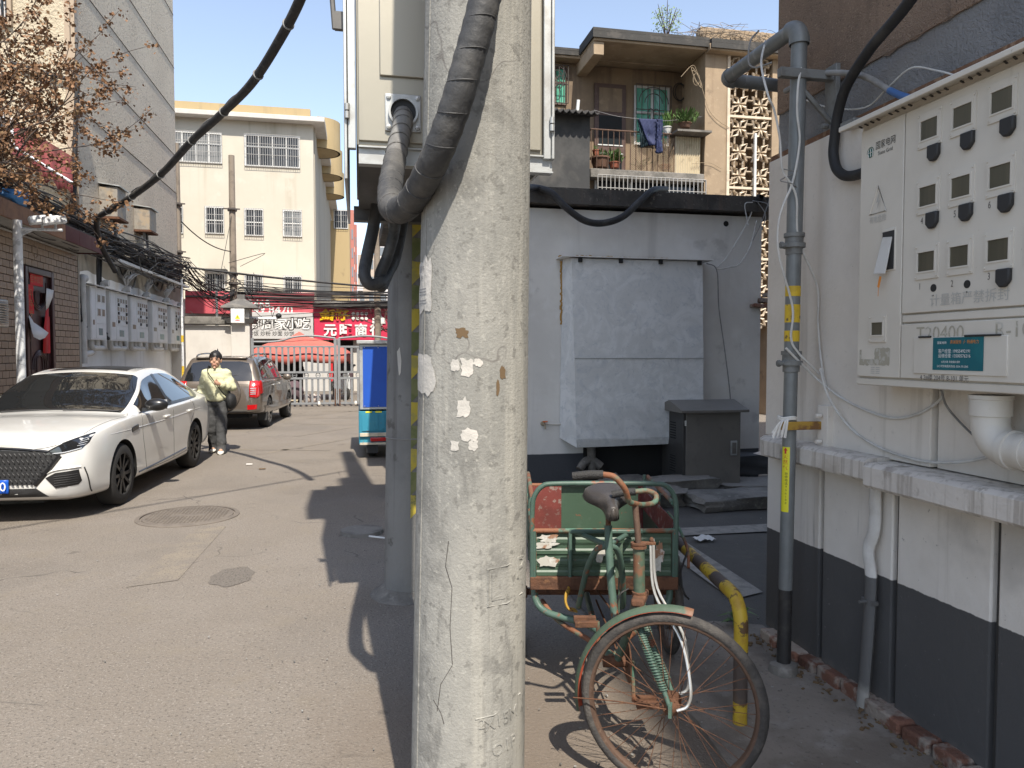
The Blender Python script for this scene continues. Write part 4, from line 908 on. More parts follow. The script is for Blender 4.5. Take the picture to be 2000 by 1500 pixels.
# --- cargo bed
X0, X1, YF, YB, ZB, ZM, ZT = -.33, .38, .62, 1.55, .495, .775, 1.008
def rail(pts, name='bed_rail', mat='trike_rusty', r=.012): return tb(pts, r, mat, name, 0, 12)
hoop = lambda y: smooth([(X0,y,ZB),(X0,y,.7),(X0,y,.88),(X0+.012,y,.95),(X0+.05,y,ZT-.012),(X0+.11,y,ZT),((X0+X1)/2,y,ZT+.002),(X1-.11,y,ZT),(X1-.05,y,ZT-.012),(X1-.012,y,.95),(X1,y,.88),(X1,y,.7),(X1,y,ZB)], 5)
m = MB(); m.tube(hoop(YF), .0125, 12); m.build('front_hoop', 'trike_teal', tk)
rail([(X0,YF,ZM),(X1,YF,ZM)]); rail([(X0,YF,ZM+.0),(X0,YB,ZM)]); rail([(X1,YF,ZM),(X1,YB,ZM)]); rail([(X0,YB,ZM+.06),(X1,YB,ZM+.06)])
rail([(X1-.01,YF+.02,ZT-.10),(X1+.03,YB,ZT-.12)], mat='trike_rusty'); rail([(X0,YF,ZT-.08),(X0,YB,ZT-.1)])
for y in (1.1,YB): rail([(X1,y,ZB),(X1+.01,y,ZT-.11)], mat='trike_teal', r=.011); rail([(X0,y,ZB),(X0,y,ZT-.1)], mat='trike_teal', r=.011)
for xs in (X0+.01, -.142, X1-.01): rail([(xs,YF-.004,ZB+.0),(xs,YF-.004,ZM)], 'bed_post', 'trike_teal', .0105)
m = MB(); m.box(X0-.01,X1+.01,YF-.018,YF+.02,ZB-.012,ZB+.052); m.build('bed_sill', 'rust', tk, bevel=.004)
def corrugated(m, x0, x1, y, z0, z1, waves=4, d=.007, n=50):
    vs = []
    for i in range(n+1):
        z = z0+(z1-z0)*i/n; e = d*(1 if math.sin(2*PI*waves*i/n) > .3 else (0 if math.sin(2*PI*waves*i/n) < -.3 else .5))
        vs += [(x0,y-e,z),(x1,y-e,z)]
    m.add(vs, [(2*i,2*i+1,2*i+3,2*i+2) for i in range(n)])
fpn = []
for a, b in ((X0+.022,-.152),(-.132,X1-.022)):
    m = MB(); corrugated(m, a, b, YF+.010, ZB+.05, ZM-.014); fpn.append(m.build('front_panel', 'trike_sheet', tk, sharp=25))
def scrap(x0, x1, z0, z1, seed, y=YF-.001):
    m = MB(); n = 26; vs = []
    for i in range(n):
        a = 2*PI*i/n; e = 1+.7*mnoise.noise(V(math.cos(a)*2,math.sin(a)*2,seed)); vs.append(((x0+x1)/2+(x1-x0)/2*math.cos(a)*e, y, (z0+z1)/2+(z1-z0)/2*math.sin(a)*e))
    m.add(vs, [tuple(range(n))]); m.build('sticker_remnant', 'flaked_paper', fpn[0] if x1 < -.15 else fpn[1])
scrap(-.295,-.20,.715,.755,1.1); scrap(-.31,-.22,.69,.72,2.5); scrap(-.31,-.20,.595,.65,3.9); scrap(-.02,.04,.62,.72,5.5, YF-.0025); scrap(.27,.32,.58,.72,6.1)
m = MB(); m.box(-.185,.195,YF+.022,YF+.028,ZM-.0,.992); m.build('upper_sheet', 'trike_sheet', tk)
m = MB(); m.box(X0,X1,YB-.012,YB+.0,ZB+.02,.83); m.build('back_panel', 'trike_red', tk)
m = MB(); m.box(X0+.0,X1,YF+.03,YB-.02,ZB+.012,ZB+.03); m.build('bed_floor', 'trike_rusty', tk)
m = MB(); m.box(X0-.006,X0+.0,YF+.02,YB,ZB+.02,ZM); m.build('side_panel', 'trike_sheet', tk)
m = MB(); m.box(X1+.0,X1+.006,YF+.02,YB,ZB+.02,ZM); m.build('side_panel', 'trike_sheet', tk)
m = MB(); m.box(X1-.014,X1-.009,YF+.03,YB-.02,ZM-.07,ZM+.05); m.build('inner_board', 'trike_red', tk)
tb([V(X1+.02,YF+.3,ZM+.03), V(X1+.07,YF+.28,ZM-.04), V(X1+.11,YF+.22,ZM-.15), V(X1+.10,YF+.15,ZM-.23)], .008, 'trike_rusty', 'mudguard_stay', 6, 8)
rail([(X1,YF,ZB+.04),(X1+.03,YF+.15,ZM-.05)], mat='trike_teal', r=.011)
m = MB(); m.obox((.02,.50,.80), .35,.022,.02); m.build('cross_brace', 'trike_teal', tk, bevel=.006)
tb([V(-.12,.60,.775), V(-.01,.25,.80)], .012, 'trike_teal', 'seat_brace', 0); tb([V(.16,.60,.775), V(-.0,.25,.80)], .012, 'trike_teal', 'seat_brace', 0)
m = MB(); m.slab((.055,.42,.60),(.085,.42,.60),(.09,.44,.76),(.05,.44,.76),.004); m.tube([(.07,.42,.61),(.068,.40,.42)], .004, 6); m.build('brake_lever_plate', 'trike_green', tk)
tb([V(.08,.2,.62), V(.04,.18,.60), V(.03,.2,.52), V(.07,.2,.50)], .004, 'black_paint', 'spring_wire', 6, 6)
for xs in (-.385, .43):
    rw = bpy.data.objects.new('rear_wheel', None); COL.objects.link(rw); rw.parent = tk; OFF[rw.name] = V(0,0,0)
    wheel(V(xs,1.05,.33), Matrix.Rotation(PI/2,3,'Y'), .33, 'rear_wheel', rw, 28)
m = MB(); m.cyl((-.42,1.05,.33),(.46,1.05,.33),.018,n=12); m.build('rear_axle', 'rust', tk)
m = MB(); m.tube(smooth([(X1+.10,.80,.62),(X1+.05,.74,.52),(X1+.06,.70,.44),(X1+.09,.72,.40)],6), .006, 6); m.build('lock_cable', 'black_paint', tk)
# ------------------------------------------------------------------ white shed behind the tricycle
YS = 8.55
D('shed_wall', (.66,.645,.61), world=True, rough=.88, bump=.25, bscale=18, layers=[('n',(.57,.555,.525),1.2,.4,.62,.7),('n',(.70,.695,.685),3.5,.55,.72,.5),('s',(.42,.41,.395),4,.54,.72,.6),('n',(.25,.24,.225),50,.70,.75,.5),
   ('z',(.055,.058,.064),5,.455,.445,1,.012),('n',(.13,.125,.12),2.5,.62,.72,.25)])
D('mouldy_slab', (.085,.078,.07), world=True, rough=.95, bump=.7, bscale=30, layers=[('n',(.045,.042,.04),2.5,.42,.6,.8),('n',(.18,.165,.145),14,.58,.68,.6),('s',(.13,.10,.08),7,.55,.68,.6)])
D('hood_paint', (.58,.59,.585), rough=.6, bump=.15, bscale=14, layers=[('n',(.72,.73,.73),3.2,.42,.62,.6,1.5),('n',(.46,.49,.515),5,.50,.68,.55,2.0),('n',(.36,.40,.435),14,.56,.70,.4,1.5),('n',(.2,.16,.12),50,.72,.75,.6)])
D('foam', (.38,.22,.06), rough=.95, bump=.8, bscale=50)
D('cabinet_grey', (.155,.143,.126), rough=.5, bump=.06, bscale=25, layers=[('n',(.18,.167,.148),3,.42,.62,.6),('n',(.11,.102,.09),8,.55,.7,.5),('n',(.3,.29,.27),60,.74,.77,.7)])
D('cabinet_side', (.05,.048,.045), rough=.5, layers=[('s',(.3,.29,.28),12,.66,.74,.5,.15)])
D('tap_brass', (.35,.30,.22), rough=.45, metal=.4)
D('orange_plastic', (.65,.14,.02), rough=.4)
D('dark_void', (.02,.02,.02), rough=1)
sh = thing('shed', 'low white rendered shed with black mouldy roof slab and charcoal plinth', 'shed', (3.4,9.8,0))
xr = P(1487,500,y=YS).x
m = MB(); m.box(.55,xr,YS,12.2,-.02,3.36); m.build('wall', 'shed_wall', sh)
zt0, zt1 = P(1250,408,y=YS).z, P(1250,378,y=YS).z
m = MB(); n = 60; vs = []
for i in range(n+1):
    x = .35+(xr+.30-.35)*i/n; e = .012*mnoise.noise(V(x*3,0,0))
    vs += [(x,YS-.13+e,zt0+e),(x,YS-.13+e,zt1+e),(x,12.4,zt1+.02),(x,12.4,zt0)]
m.add(vs, [(4*i+j, 4*i+(j+1) % 4, 4*i+4+(j+1) % 4, 4*i+4+j) for i in range(n) for j in range(4)]+[(0,1,2,3),(4*n+3,4*n+2,4*n+1,4*n)]); m.build('roof_slab', 'mouldy_slab', sh)
h0 = P(1418,437,y=YS)
m = MB(); m.lathe([(0,.002),(.03,.003),(.036,.001)], 12, (h0.x,YS,h0.z), Matrix.Rotation(PI/2,3,'X')); m.build('pipe_hole', 'dark_void', sh)
b0 = P(1480,590,y=YS)
for k, (dx, dz, w, h) in enumerate([(-.05,-.05,.12,.05),(.06,-.05,.10,.05),(.10,.02,.12,.06),(.02,.02,.05,.05),(.12,.09,.1,.05)]):
    m = MB(); m.obox((b0.x+dx,YS-.04,b0.z+dz), w, .14, h, Matrix.Rotation(random.uniform(-.1,.1),3,'Y')); m.xf(lambda v: v+V(1,1,1)*.012*mnoise.noise(v*17)); m.build('broken_brick', 'brick', sh, bevel=.01)
# metal window hood
hd = thing('window_hood', 'boxy pale sheet metal hood with brushy paint on the shed wall', 'window cover', (2.9,YS-.2,2))
YH = YS-.34
hx0, hx1 = P(1128,700,y=YH).x, P(1377,700,y=YH).x; wz0, wz1 = P(1100,873,y=YH).z, P(1250,512,y=YS-.05).z; xw0 = P(1093,700,y=YS-.01).x
def hz(py): return P(1250,py,y=YH).z
def sheet3(poly, name, mat='hood_paint', t=.004):
    m = MB(); poly = [Vector(p) for p in poly]; m.add(poly, [tuple(range(len(poly)))]); o = m.build(name, mat, hd); s_ = o.modifiers.new('s','SOLIDIFY'); s_.thickness = t; return o
seam = hz(700)
def grid_sheet(a, b, c, d, name, nx=24, nz=24, amp=.010, seed=0):
    m = MB(); a, b, c, d = map(Vector, (a,b,c,d)); nr = (b-a).cross(d-a).normalized(); vs = []
    for j in range(nz+1):
        for i in range(nx+1):
            p = a.lerp(b, i/nx).lerp(d.lerp(c, i/nx), j/nz); e = amp*mnoise.noise(p*2.1+V(seed,0,0))+amp*.3*mnoise.noise(p*7+V(seed,0,0)); vs.append(p+nr*e)
    m.add(vs, [(j*(nx+1)+i, j*(nx+1)+i+1, (j+1)*(nx+1)+i+1, (j+1)*(nx+1)+i) for j in range(nz) for i in range(nx)]); return m.build(name, 'hood_paint', hd, sharp=70)
zb2 = hz(858)
hl = lambda z: hx0-.05*(z-wz0)/(wz1-wz0)
grid_sheet((hl(seam),YH+.045,seam),(hx1,YH+.04,seam),(hx1,YH+.09,wz1),(hx0-.05,YH+.09,wz1),'upper_sheet',seed=1)
grid_sheet((hl(zb2),YH+.03,zb2),(hx1,YH+.03,zb2),(hx1,YH+.036,seam+.02),(hl(seam+.02),YH+.036,seam+.02),'lower_sheet',seed=5)
grid_sheet((hx0-.0,YH+.06,wz0-.02),(hx1,YH+.05,wz0),(hx1,YH+.028,zb2+.015),(hx0,YH+.028,zb2+.015),'bottom_sheet',seed=9, amp=.006)
grid_sheet((xw0,YS-.01,wz0+.07),(hx0+.006,YH+.03,wz0-.02),(hx0-.044,YH+.085,wz1),(xw0+.03,YS-.01,wz1+.02),'side_sheet',seed=13, nx=8)
m = MB(); m.box(hl(seam)-.002,hx1+.002,YH+.026,YH+.034,seam-.002,seam+.002); m.build('seam_lip', 'cast_iron', hd)
m = MB(); m.box(xw0-.05,hx1+.12,YS-.30,YS+.01,wz1+.012,wz1+.022); m.build('top_flashing', 'white_paint', hd)
m = MB()
for k in range(70): m.sphere((random.uniform(xw0,hx1-.1),YS-.02-random.random()*.05,wz1+.03+random.uniform(-.012,.02)),.03,.02,.018,7,5)
m.build('foam_bead', 'foam', hd)
m = MB()
for k in range(34): m.sphere((xw0+.02+random.uniform(-.01,.01),YS-.012,wz1-.02-k*.022),.014,.012,.016,6,4)
m.build('foam_bead', 'foam', hd)
for k in range(4):
    x = hx0+.05+(hx1-hx0-.1)*k/3; m = MB(); m.box(x-.02,x+.02,YH+.05,YS-.02,wz1-.045,wz1+.004); m.build('batten', 'dark_void', hd)
# void and pipe under the hood
m = MB(); m.box(xw0+.3,hx1+.0,YS-.02,YS+.0,.05,wz0+.02); tag(m.build('wall_opening', 'dark_void'), 'dark opening in the shed wall under the metal hood', 'opening')
m = MB(); m.cyl((2.72,YS-.16,.25),(2.70,YS-.16,wz0+.02),.05,n=14); m.tube(smooth([(2.55,YS-.2,.28),(2.62,YS-.18,.36),(2.72,YS-.16,.38),(2.82,YS-.18,.30)],5),.05,10); m.xf(lambda v: v+V(1,1,1)*.01*mnoise.noise(v*15)); tag(m.build('lagged_pipe', 'old_concrete'), 'bandaged vertical pipe in the dark gap below the hood', 'pipe')
# tap
tp = thing('water_tap', 'small tap with orange lever on the white shed wall', 'tap', P(1062,828,y=YS-.05))
p_ = P(1062,828,y=YS-.05)
m = MB(); m.lathe([(.03,0),(.03,.01),(.014,.012),(.014,.06),(0,.06)], 12, (p_.x,YS,p_.z), Matrix.Rotation(PI/2,3,'X')); m.tube([(p_.x,YS-.05,p_.z),(p_.x+.01,YS-.08,p_.z-.01),(p_.x+.01,YS-.085,p_.z-.06)], .012, 8); m.build('body', 'tap_brass', tp)
m = MB(); m.box(p_.x-.01,p_.x+.045,YS-.07,YS-.04,p_.z+.02,p_.z+.035); m.build('lever', 'orange_plastic', tp, bevel=.004)
m = MB(); m.cyl((p_.x+.01,YS-.03,p_.z-.005),(xw0+.01,YS-.03,p_.z-.01),.011,n=8); m.build('feed_pipe', 'pvc', tp)
# grey metal cabinet on a plinth
cf = P(1365,958,y=7.85); cx0, cx1 = P(1334,880,y=7.85).x, P(1446,880,y=7.85).x; cz0, cz1 = P(1390,975,y=7.85).z, P(1390,800,y=7.85).z
gc = thing('metal_cabinet', 'grey steel floor cabinet with sloping lid beside the metal hood', 'cabinet', ((cx0+cx1)/2,8.1,cz0))
m = MB(); m.box(cx0,cx1,7.85,8.45,cz0,cz1); m.build('case', ['cabinet_side','cabinet_grey'], gc, bevel=.004)
m = MB(); m.box(cx0+.03,cx1-.01,7.835,7.849,cz0+.045,cz1-.03); m.build('door', 'cabinet_grey', gc, bevel=.003)
m = MB(); m.add([(cx0-.06,7.76,cz1-.0),(cx1+.06,7.76,cz1-.0),(cx1+.06,8.12,cz1+.10),(cx0-.06,8.12,cz1+.10),(cx1+.06,8.5,cz1+.0),(cx0-.06,8.5,cz1+.0),(cx0-.06,7.76,cz1-.03),(cx1+.06,7.76,cz1-.03),(cx1+.06,8.5,cz1-.03),(cx0-.06,8.5,cz1-.03)],
  [(0,1,2,3),(3,2,4,5),(0,6,7,1),(1,7,8,4,2),(0,3,5,9,6),(6,9,8,7),(4,8,9,5)]); m.build('lid', 'cabinet_grey', gc, bevel=.003)
hx_ = P(1433,875,y=7.83); m = MB(); m.box(hx_.x-.04,hx_.x+.04,7.82,7.834,hx_.z-.085,hx_.z+.085); lh = m.build('lock_plate', 'steel_plain', gc, bevel=.004)
m = MB(); m.box(hx_.x-.026,hx_.x+.026,7.81,7.819,hx_.z-.065,hx_.z+.065); m.build('lock_lever', 'cabinet_grey', lh, bevel=.004)
for z in (cz0+.13, cz1-.18):
    m = MB(); m.cyl((cx0+.02,7.83,z),(cx0+.02,7.83,z+.06),.012,n=8); m.build('hinge', 'steel_plain', gc)
m = MB()
for zz in (cz0+.30, cz1-.35):
    for k in range(7): m.box(cx0-.006,cx0-.001,8.05,8.2,zz+k*.03,zz+k*.03+.012)
m.build('vent_slot', 'dark_void', gc, kind='stuff')
# rubble and slabs round the cabinet
def rock(name, label, c_, sx, sy, sz, rz=0, mat='old_concrete', amp=.06, seed=0, cat='slab'):
    m = MB(); n = 8
    bm = bmesh.new(); bmesh.ops.create_cube(bm, size=1); bmesh.ops.subdivide_edges(bm, edges=bm.edges, cuts=5, use_grid_fill=True)
    rt = rz3(rz)
    vs = [Vector(c_)+rt@V(v.co.x*sx+amp*mnoise.noise(v.co*3+V(seed,0,0)), v.co.y*sy+amp*mnoise.noise(v.co*3+V(0,seed,4)), v.co.z*sz+amp*.45*mnoise.noise(v.co*3+V(0,3,seed))) for v in bm.verts]
    m.add(vs, [tuple(v.index for v in f.verts) for f in bm.faces]); bm.free()
    return tag(m.build(name, mat, sharp=50), label, cat)
rock('concrete_slab', 'broken concrete slab lying on the asphalt in front of the cabinet', (4.0,7.25,.08), 1.1,.5,.14,.05,seed=2)
rock('concrete_slab', 'concrete block under the left foot of the cabinet', (3.55,7.75,.12), .75,.35,.25,.05,seed=5)
rock('concrete_slab', 'flat weathered slab at the right foot of the cabinet', (4.5,7.9,.09), .9,.6,.12,-.1,seed=8)
rock('stone_block', 'whitewashed stone block at the foot of the shed wall', (4.62,8.4,.28), .75,.32,.24,0,'shed_wall',.05,seed=11, cat='stone')
rock('rubble_heap', 'heap of grey rubble and dust left of the cabinet', (3.0,7.7,.02), .75,.9,.36,.3,'old_concrete',.22,seed=14, cat='rubble')
m = MB(); pc = V(P(1376,1054,z=.02).x,P(1376,1054,z=.02).y,0); n = 9; vs = []
for j in range(n):
    for i in range(n):
        u, v_ = i/(n-1)-.5, j/(n-1)-.5; vs.append(pc+V(u*.17,v_*.11,.02+.06*max(0,.5-math.hypot(u,v_))+.03*mnoise.noise(V(u*6,v_*6,2))+.012))
m.add(vs, [(j*n+i, j*n+i+1, (j+1)*n+i+1, (j+1)*n+i) for j in range(n-1) for i in range(n-1)]); tag(m.build('paper_tissue', 'cloth_white', sharp=180), 'crumpled white tissue on the shaded alley', 'litter')
for k, (px, py) in enumerate([(487,907),(512,916)]):
    p_ = P(px,py,z=.01); m = MB(); m.obox((p_.x,p_.y,.014), .09,.035,.012, rz3(.3*k-.1)); tag(m.build('paper_scrap', 'cloth_white' if k == 0 else 'leaf_litter', bevel=.003), 'pale paper scrap on the sunlit road' if k == 0 else 'dark twig-like scrap on the sunlit road', 'litter')
# hose and wires on the shed
cable('black_hose', 'thick black hose sagging below the edge of the shed roof', [at(1015,368,7.9),P(1045,367,y=YS-.2),P(1075,376,y=YS-.25),P(1105,405,y=YS-.3),P(1140,430,y=YS-.3),P(1175,436,y=YS-.3),P(1215,424,y=YS-.3),P(1250,393,y=YS-.25),P(1275,372,y=YS-.1),P(1300,370,y=YS+.4)], .04, 'cable_black', 14, 'hose')
yw = YS-.1
cable('white_wire', 'white wire drooping from the roof corner to the hood', [P(1470,390,y=yw),P(1466,420,y=yw),P(1440,470,y=yw),P(1418,505,y=yw),P(1400,525,y=yw),P(1425,522,y=yw),P(1445,515,y=yw),P(1466,480,y=yw),P(1478,430,y=yw)], .009, 'cable_white', 6)
cable('grey_wire', 'grey wire hanging from the hood corner down the shed wall', [P(1380,514,y=yw),P(1400,528,y=yw),P(1404,600,y=yw),P(1415,680,y=yw),P(1424,750,y=yw),P(1427,785,y=yw)], .007, 'cable_grey', 6)
m = MB(); cc = P(1480,392,y=YS-.15); m.lathe([(.05,0),(.055,.06),(.03,.09)], 12, cc, Matrix.Rotation(1.2,3,'X')); tag(m.build('lamp_holder', 'dark_void'), 'small dark lamp holder at the corner of the shed roof', 'lamp')
for k, (pts) in enumerate([[(1470,395),(1455,400),(1462,440),(1458,425)],[(1480,395),(1495,420),(1488,450)],[(1470,392),(1500,400),(1505,430)],[(1505,385),(1485,440),(1470,470)]]):
    cable('loose_wire', ['short white wire end','curled grey wire end','long grey wire end','crossing grey wire'][k]+' at the corner of the shed roof', [P(a,b,y=YS-.2-.03*k) for a, b in pts], .006, 'cable_white' if k == 0 else 'cable_grey', 5)

# ------------------------------------------------------------------ balcony building behind the shed
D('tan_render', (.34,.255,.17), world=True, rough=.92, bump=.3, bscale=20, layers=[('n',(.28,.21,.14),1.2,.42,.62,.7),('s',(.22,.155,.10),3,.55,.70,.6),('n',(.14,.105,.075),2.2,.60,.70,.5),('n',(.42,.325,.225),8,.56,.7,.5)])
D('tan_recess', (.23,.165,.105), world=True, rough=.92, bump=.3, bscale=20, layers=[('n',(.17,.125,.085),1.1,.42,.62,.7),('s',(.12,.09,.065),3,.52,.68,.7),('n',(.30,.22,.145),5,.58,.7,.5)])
D('soffit', (.38,.29,.195), world=True, rough=.92, layers=[('n',(.28,.21,.14),1.6,.45,.62,.7),('n',(.46,.37,.27),6,.58,.7,.6)])
D('roof_felt', (.05,.048,.045), world=True, rough=.9, bump=.4, bscale=20, layers=[('n',(.10,.09,.08),3,.5,.65,.6)])
D('black_wall', (.045,.045,.045), world=True, rough=.95, bump=.3, bscale=14, layers=[('n',(.075,.073,.07),1.3,.42,.6,.7),('s',(.12,.115,.11),4,.6,.72,.5),('n',(.13,.12,.105),.8,.56,.7,.5)])
D('door_brown', (.085,.05,.04), rough=.6, layers=[('n',(.12,.08,.065),6,.5,.65,.6)])
D('green_glass', (.10,.36,.25), rough=.12, spec=.6, layers=[('n',(.16,.46,.33),1.3,.45,.6,.6)])
D('dark_glass', (.02,.025,.028), rough=.08, spec=.6)
D('frame_white', (.58,.58,.56), rough=.5)
D('iron_rail', (.085,.05,.035), rough=.8, layers=[('n',(.15,.09,.055),9,.5,.65,.6)])
D('mesh_wire', (.30,.23,.15), rough=.7)
D('quilt_blue', (.022,.030,.085), rough=.75, bump=.3, bscale=30)
D('quilt_lining', (.012,.03,.04), rough=.8)
D('terracotta', (.30,.10,.06), rough=.85)
D('pot_brown', (.13,.07,.045), rough=.85)
D('plant_green', (.07,.13,.03), rough=.6, rnd=.2)
D('dry_plant', (.22,.18,.14), rough=.95)
D('lattice', (.62,.52,.40), world=True, rough=.9, bump=.2, bscale=25, layers=[('n',(.48,.39,.29),3,.45,.62,.7),('n',(.30,.24,.17),12,.60,.7,.6)])
D('corrugated_dark', (.035,.033,.032), rough=.85, layers=[('n',(.07,.062,.055),5,.5,.65,.6)])
D('corrugated_cream', (.56,.48,.34), rough=.7, layers=[('n',(.42,.34,.23),4,.5,.65,.7)])
YR, YBk = 18.0, 19.4
def rx(px, y=YR): return P(px, 300, y=y).x
def rzz(py, y=YR, px=1260): return P(px, py, y=y).z
bb = thing('balcony_building', 'weathered tan apartment block with top-floor balcony and lattice screen', 'building', (8.5,22,0))
zroof = rzz(92); zslab0, zslab1 = rzz(352), rzz(334)
xb0, xb1, xe = rx(1153), rx(1376), 13.5
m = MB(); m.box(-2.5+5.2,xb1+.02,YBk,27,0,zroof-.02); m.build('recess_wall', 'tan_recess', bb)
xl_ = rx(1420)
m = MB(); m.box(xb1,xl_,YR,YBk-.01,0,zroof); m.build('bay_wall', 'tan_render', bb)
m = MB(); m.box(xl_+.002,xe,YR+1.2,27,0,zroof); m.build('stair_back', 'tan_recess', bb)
m = MB(); m.box(rx(1507),xe,YR+.002,YR+1.19,0,zroof); m.build('bay_wall', 'tan_render', bb)
# roof slabs
m = MB(); m.box(2.4,xe,YBk-.35,27,zroof+.0,zroof+.17); m.build('roof_slab', 'soffit', bb, bevel=.02)
m = MB(); m.box(xb0+.05,xb1+.0,YR-.12,YBk-.352,zroof+.01,zroof+.22); m.build('canopy_slab', 'soffit', bb, bevel=.02)
m = MB(); m.box(xb1+.004,xe,YR-.25,YBk-.352,zroof-.02,zroof+.15); m.build('canopy_slab', 'soffit', bb, bevel=.02)
m = MB(); m.box(2.35,xe,YBk-.40,27,zroof+.175,zroof+.24); m.box(xb0,xb1+.02,YR-.18,YBk-.41,zroof+.225,zroof+.30); m.box(xb1+.025,xe,YR-.3,YBk-.41,zroof+.155,zroof+.25); m.box(xb0,xb1+.02,YR-.18,YR-.125,zroof+.07,zroof+.222); m.box(xb1+.025,xe,YR-.3,YR-.255,zroof+.03,zroof+.152); m.box(xb0,xb0+.045,YR-.12,YBk-.41,zroof+.07,zroof+.222); m.box(2.35,xb0-.01,YBk-.40,YBk-.355,zroof+.06,zroof+.172); m.xf(lambda v: v+V(.3,.3,1)*.02*mnoise.noise(v*3)); m.build('roof_felt', 'roof_felt', bb)
m = MB(); m.box(xb0+.05,xb0+.32,YR-.08,YBk+.02,zroof-.32,zroof+.006); m.build('canopy_beam', 'soffit', bb, bevel=.015)
m = MB(); m.box(rx(1366,18.5),xe,18.5,18.8,zroof+.255,rzz(56,18.5,1420)); m.build('parapet', 'tan_render', bb, bevel=.02)
# balcony
m = MB(); m.box(xb0,xb1-.003,YR-.02,YBk-.002,zslab0,zslab1); m.build('balcony_slab', 'old_concrete', bb, bevel=.02)
zr = rzz(258); rl = bpy.data.objects.new('balcony_rail', None); COL.objects.link(rl); rl.parent = bb; OFF[rl.name] = OFF[bb.name]
m = MB(); xm = rx(1318); m.tube([(xb0+.03,YBk,zr),(xb0+.03,YR+.03,zr),(xm,YR+.03,zr)], .022, 8); m.build('handrail', 'iron_rail', rl)
k = 15
for i in range(k+1):
    x = xb0+.03+(xm-xb0-.03)*i/k; m = MB(); m.cyl((x,YR+.03,zslab1),(x,YR+.03,zr),.011,n=6); m.build('baluster', 'iron_rail', rl)
m = MB(); w0 = rx(1235); 
for i in range(46):
    for s_ in (-1,1):
        x = w0-.6+i*.045; a = V(x,YR+.05,zslab1+.02); b = V(x+s_*.85,YR+.05,zslab1+.87)
        for (e, f) in ((a,b),):
            # clip to the panel
            t0, t1 = 0.0, 1.0
            for lo_, hi_ in ((w0-.05, xm),):
                dx = f.x-e.x
                ta, tb_ = (lo_-e.x)/dx, (hi_-e.x)/dx
                t0 = max(t0, min(ta,tb_)); t1 = min(t1, max(ta,tb_))
            if t1-t0 > .03: m.tube([e.lerp(f,t0), e.lerp(f,t1)], .0045, 3)
m.build('wire_mesh', 'mesh_wire', rl, kind='stuff')
m = MB(); n = 44; x0_, x1_ = rx(1318), rx(1368); vs = []
for i in range(n+1):
    x = x0_+(x1_-x0_)*i/n; e = .02*math.sin(i*PI/2.0); vs += [(x,YR+.02+e,zslab1),(x,YR+.02+e,zr-.05)]
m.add(vs, [(2*i,2*i+2,2*i+3,2*i+1) for i in range(n)]); m.build('corrugated_panel', 'corrugated_cream', rl)
m = MB(); m.box(rx(1312),rx(1378),YR-.35,YR+.25,zr-.02,zr+.03); m.xf(lambda v: v+V(0,0,.03)*mnoise.noise(v*5)); m.build('plant_shelf', 'old_concrete', rl)
# door and windows of the recess
def window(name, px0, px1, py0, py1, y, parent, bars=0, glass='dark_glass', frame='frame_white', mull=1, transom=.0, split=None, arch=False):
    x0, x1 = P(px0, (py0+py1)/2, y=y).x, P(px1, (py0+py1)/2, y=y).x; pm_ = (px0+px1)/2; z0, z1 = P(pm_,py1,y=y).z, P(pm_,py0,y=y).z
    m = MB(); m.quad((x0,y-.012,z0),(x1,y-.012,z0),(x1,y-.012,z1),(x0,y-.012,z1)); g_ = m.build(name, glass, parent)
    w = min(.06, (x1-x0)*.06); m = MB()
    for a in (x0, x1-w): m.box(a,a+w,y-.05,y-.005,z0,z1)
    for a in (z0, z1-w): m.box(x0+w+.001,x1-w-.001,y-.05,y-.005,a,a+w)
    for i in range(1, mull+1): xx = x0+(x1-x0)*i/(mull+1); m.box(xx-w/2,xx+w/2,y-.045,y-.006,z0+w+.001,z1-w-.001)
    if transom: zz = z0+(z1-z0)*transom; m.box(x0+w+.001,x1-w-.001,y-.047,y-.007,zz-w/2,zz+w/2)
    m.build('frame', frame, g_)
    if bars:
        m = MB(); yb = y-.14
        for i in range(bars+1): xx = x0+(x1-x0)*i/bars; m.cyl((xx,yb,z0),(xx,yb,z1),.012,n=4)
        for zz in (z0,z0+(z1-z0)*.36,z0+(z1-z0)*.7,z1): m.cyl((x0,yb,zz),(x1,yb,zz),.012,n=4)
        m.build('grille', 'bars_white' if bars > 0 else 'iron_rail', g_, kind='stuff')
    return g_, x0, x1, z0, z1
D('bars_white', (.40,.39,.375), rough=.5, metal=.2)
D('bars_dark', (.07,.06,.055), rough=.7)
def grille(parent, x0, x1, z0, z1, y, nb, mat='bars_dark', arch=True, r=.012):
    m = MB()
    for i in range(nb+1): xx = x0+(x1-x0)*i/nb; m.cyl((xx,y,z0),(xx,y,z1),r,n=4)
    for zz in (z0,(z0+z1)/2,z1): m.cyl((x0,y,zz),(x1,y,zz),r,n=4)
    if arch:
        cx = (x0+x1)/2; rr = (x1-x0)*.42
        for q_ in (rr, rr*.6): m.tube([(cx+q_*math.cos(a),y,z1-rr*1.15+q_*math.sin(a)) for a in [PI*i/12 for i in range(13)]], r, 4)
        for s_ in (-1,1): m.tube([(cx+s_*(.08+.09*math.cos(a)),y,z0+.55+.16*math.sin(a)) for a in [2*PI*i/12 for i in range(12)]], r, 4, closed=True)
    m.build('grille', mat, parent, kind='stuff')
g_, *_ = window('window', 1238,1306,170,285,YBk,bb,glass='green_glass',transom=.55); grille(g_, _[0],_[1],_[2]+.25,_[3],YBk-.16,6)
g_, *_ = window('window', 1062,1106,132,205,YBk,bb,glass='green_glass',frame='door_brown',transom=.6); grille(g_, _[0],_[1],_[2],_[3],YBk-.2,5)
